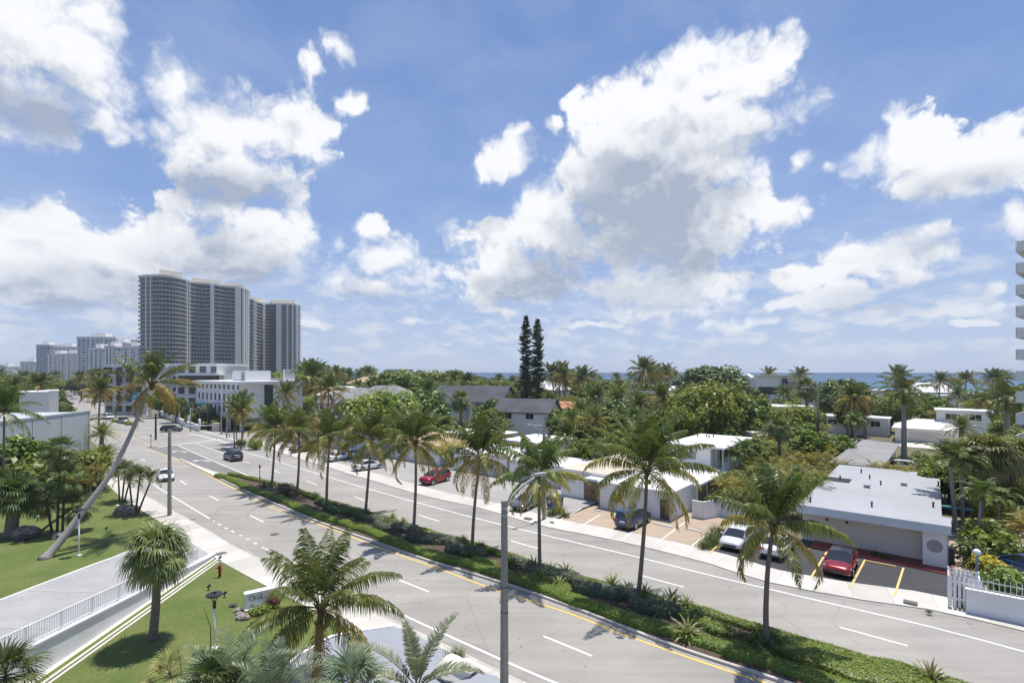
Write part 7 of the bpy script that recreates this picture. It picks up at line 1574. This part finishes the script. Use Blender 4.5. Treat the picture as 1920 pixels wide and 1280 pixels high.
for i, (k, lab, px, py, yt) in enumerate((('yellow','yellow-leaved shrub behind the globe lamp',1850,1085,1040),('yellow','second yellow-leaved shrub along the railing hedge',1872,1092,1052),('bushb','yellow-green hedge bush along the pale side lot',1858,1050,985),('bush','dark bush between palms by the pale side lot',1845,1030,970),('yellow','tall yellow shrub between the fan palm trunks',1862,985,930),('bush','olive bush behind the picket railing',1890,1122,1062),('bushd','dark undergrowth bush by the feather palm trunks',1822,1060,1010),
  ('tree5','light green bush tree by the blue-grey wall',48,930,815),('bushb','pale yellow-green shrub before the blue-grey wall',80,920,838),('bushd','dark mound of shrubs at the left edge of the lawn',18,935,838),('bush','green shrub behind the thatch palms',150,925,842),('areca0','feathery shrub behind the thatch palm clump',172,915,838),('bush','grey-leaved shrub behind the stout fan palm',62,945,862),('areca1','yellowish areca clump below the garden sign',160,935,868),('bushd','low dark bush beside the garden sign',180,918,890),('bushb','bush at the far end of the blue-grey wall',175,880,838),('areca0','pandanus-like clump at the left edge of the lawn',30,950,858),('bushd','low bush under the garden sign',140,930,890),('bush','low green bush along the blue-grey wall',110,925,858),
  ('bushb','round bush at the corner of the junction',478,842,822),('bush','low bush on the corner lawn under the slim palms',452,838,822),('bushd','dark bush behind the tan box wall',405,806,785),('bushb','palm-like bush behind the tan box wall',420,800,770),('bush','hedge bush behind the white roadside wall',340,790,770),('bush','hedge bush farther behind the white roadside wall',365,798,772))):
    p = G(px, py, .05); put(k, lab, px, p.y, yt, base=p)
for i, (a, b, c) in enumerate(((440,838,752),(446,840,760),(452,842,756))):
    p = G(a, b, .05); put('coco', ('slim palm at the junction corner, first of three','slim palm at the junction corner, middle of three','slim palm at the junction corner, last of three')[i], a, p.y, c, base=p, wide=.7)
# buildings and paved areas that plants keep clear of
FOOT = []
bpy.context.view_layer.update()
for o in list(COL.objects):
    if o.type == 'MESH' and o.parent and o.name.split('.')[0] in ('wall', 'roof', 'glazing', 'side_wall', 'window_wall', 'garage_door') and o.parent.get('category') in ('house', 'building', 'tower', 'carport'):
        FOOT.append((o.matrix_world.inverted(), [min(v[i] for v in o.bound_box) for i in (0, 1)], [max(v[i] for v in o.bound_box) for i in (0, 1)]))
ROADP = [G(150, 806).xy, G(100, 770).xy, G(62, 748).xy, G(105, 741).xy, G(180, 752).xy, G(260, 766).xy, G(300, 776).xy, G(460, 806).xy, G(520, 812).xy, G(620, 860).xy, G(470, 850).xy, G(300, 838).xy]
def inside(P, p):
    c = False
    for i in range(len(P)):
        a, b = P[i], P[i-1]
        if (a.y > p.y) != (b.y > p.y) and p.x < (b.x-a.x)*(p.y-a.y)/(b.y-a.y)+a.x: c = not c
    return c
def clear(p, m):
    if inside(ROADP, p): return False
    for (mi, lo, hi) in FOOT:
        q = mi @ Vector((p.x, p.y, 0))
        if lo[0]-m < q.x < hi[0]+m and lo[1]-m < q.y < hi[1]+m: return False
    return all((p.x-x)**2+(p.y-y)**2 > (r+m*.6)**2 for x, y, r in TAKEN)
OPEN = [(1655,1860,64,113),(1425,1515,112,139),(1395,1500,205,284),(1770,1850,100,111),(1700,1790,190,262),(1105,1150,130,158),(820,900,118,140),(940,1045,98,122),(640,700,112,124),(1510,1560,140,163)]   # gaps through which the photograph shows houses
LMK = []
for o in list(COL.objects):
    if o.parent is None and o.get('category') in ('house', 'building', 'tower', 'carport') and o.type == 'EMPTY' and 'distant' not in o.name:
        LMK.append((o.matrix_world.translation.copy(), o['label'].split(',')[0]))
SHORT = {}
def short(l):
    l = l.split(' with ')[0].split(' behind ')[0].split(' beside ')[0].split(' before ')[0].split(' among ')[0]
    return ' '.join(l.split()[:6])
def where(p, skip=0):
    L = sorted(LMK, key=lambda q: (q[0].xy-p).length)[skip]; d = p-L[0].xy; v = p.normalized(); dep = d.dot(v); lat = d.dot(Vector((v.y, -v.x)))
    rel = ('beyond' if dep > 0 else 'in front of') if abs(dep) > abs(lat) else ('left of' if lat < 0 else 'right of')
    far = 'close' if d.length < 11 else ('near' if d.length < 20 else 'well')
    return f'{far} {rel} the {short(L[1])}' if far != 'near' else f'a little {rel} the {short(L[1])}'
def scatter(n, region, weights, grow=.032, tries=14000, base=2.2):
    keys = [k for k, w in weights for _ in range(w)]; done = 0
    for _ in range(tries):
        if done >= n: break
        p = region(); 
        if p is None or p.y < 40: continue
        D_ = p.length; pxx = 960+F*p.x/p.y
        if any(a < pxx < b and c < p.y < d for a, b, c, d in OPEN): continue
        k = rng.choice(keys); m = base+D_*grow
        if not clear(p, .9 if D_ > 120 else .5): continue
        if any((p.x-x)**2+(p.y-y)**2 < (m*(.62 if k in ('areca', 'bush', 'bushb', 'bushd') else 1))**2 for x, y, r in TAKEN[-600:]): continue
        kk = k if k in PR else k+str(rng.randrange(3 if k in ('coco', 'areca') else 2)); hh = {'coco': rng.uniform(7.5, 12.5), 'fan': rng.uniform(5.5, 9), 'royal': rng.uniform(8, 12), 'date': rng.uniform(5, 7), 'adonidia': rng.uniform(5, 7.5), 'areca': rng.uniform(5, 7.4), 'bush': rng.uniform(2, 3.5), 'bushb': rng.uniform(2, 3.2), 'bushd': rng.uniform(2, 3.6)}.get(k, rng.uniform(6.5, 9.5))
        if D_ < 110: hh *= .72
        elif D_ > 210: hh *= 1.32 if pxx < 1380 else .82
        s = hh/PH[k]; nm, ct = KD[k]
        inst(PR[kk], f'{nm} {where(p)}', (p.x, p.y, 0), rng.uniform(0, 6.28), (s*rng.uniform(.95, 1.25), s*rng.uniform(.95, 1.25), s), f'{nm}s of the neighbourhood', ct); TAKEN.append((p.x, p.y, 1.6)); done += 1
    return done
def reg(u0, u1, d0, d1):
    def f():
        u, d = rng.uniform(u0, u1), rng.uniform(d0, d1)
        p = L2(u, d)
        if abs(p.x) > p.y*1.06+4: return None
        return p
    return f
def reg_left():
    Yd = rng.uniform(150, 430); px = rng.uniform(-30, 285); p = at_d(px, Yd); return Vector((p.x, p.y))
n0 = scatter(90, reg(-30, 14, 15, 66), [('areca', 12), ('adonidia', 2), ('bushd', 1), ('tree5', 1)], .006, base=1.5)
n1 = scatter(64, reg(-40, 45, 11, 62), [('areca', 9), ('bush', 2), ('adonidia', 2), ('fan', 1), ('tree5', 2), ('bushd', 1)], .012, base=2.0)
n2 = scatter(55, reg(-120, -35, 14, 60), [('areca', 4), ('bush', 2), ('coco', 2), ('tree1', 2), ('tree5', 2), ('tree3', 1)], .016)
nm_ = scatter(60, reg(-125, -25, 38, 95), [('areca', 5), ('tree1', 2), ('tree5', 3), ('coco', 2), ('adonidia', 2)], .010, base=1.4)
n3 = scatter(250, reg(-190, 75, 45, 170), [('areca', 5), ('coco', 5), ('fan', 3), ('tree0', 3), ('tree1', 4), ('tree2', 3), ('tree3', 3), ('tree5', 3), ('adonidia', 2), ('tree4', 2), ('bush', 2)], .011, base=1.3)
n4 = scatter(220, reg(-420, 120, 160, 322), [('coco', 7), ('tree0', 4), ('tree1', 4), ('tree2', 2), ('tree3', 3), ('tree4', 3), ('fan', 2)], .013)
n5 = scatter(120, reg_left, [('coco', 6), ('tree0', 4), ('tree1', 4), ('tree2', 3), ('tree4', 4), ('tree3', 2), ('tree5', 2)], .014, base=2)
# skyline palms beyond the towers
for i, (px, yt) in enumerate(((565,686),(573,684),(582,682),(590,684),(597,687),(604,688),(612,690),(628,691),(633,690),(641,694),(655,694),(683,692),(690,690),(700,695),(672,696),(648,697))):
    put('coco', 'slender palm in the distant row along the horizon past the farther curved tower', px, 330+(i % 4)*9, yt, group='distant palm row past the curved towers', wide=.85)
for k, o in PR.items():
    if not o.get('used'): 
        for c in kids(o): bpy.data.objects.remove(c)
        bpy.data.objects.remove(o)
for o in COL.objects:
    if 'used' in o: del o['used']
HZ_ON = True
if HZ_ON:
    mb = MB(); mb.box(-1100, 1100, -60, 1150, -1.1, 96); m, n, out = newmat('coastal_haze')
    n.t.links.new(n('ShaderNodeVolumePrincipled', {'Color': (.80, .88, 1.0, 1), 'Density': .00016, 'Anisotropy': 0.3}).outputs[0], out.inputs['Volume'])
    hb_ = mb.build('haze', m); hb_['kind'] = 'stuff'
print('SCATTER', n1, n2, n3, n4, n5)
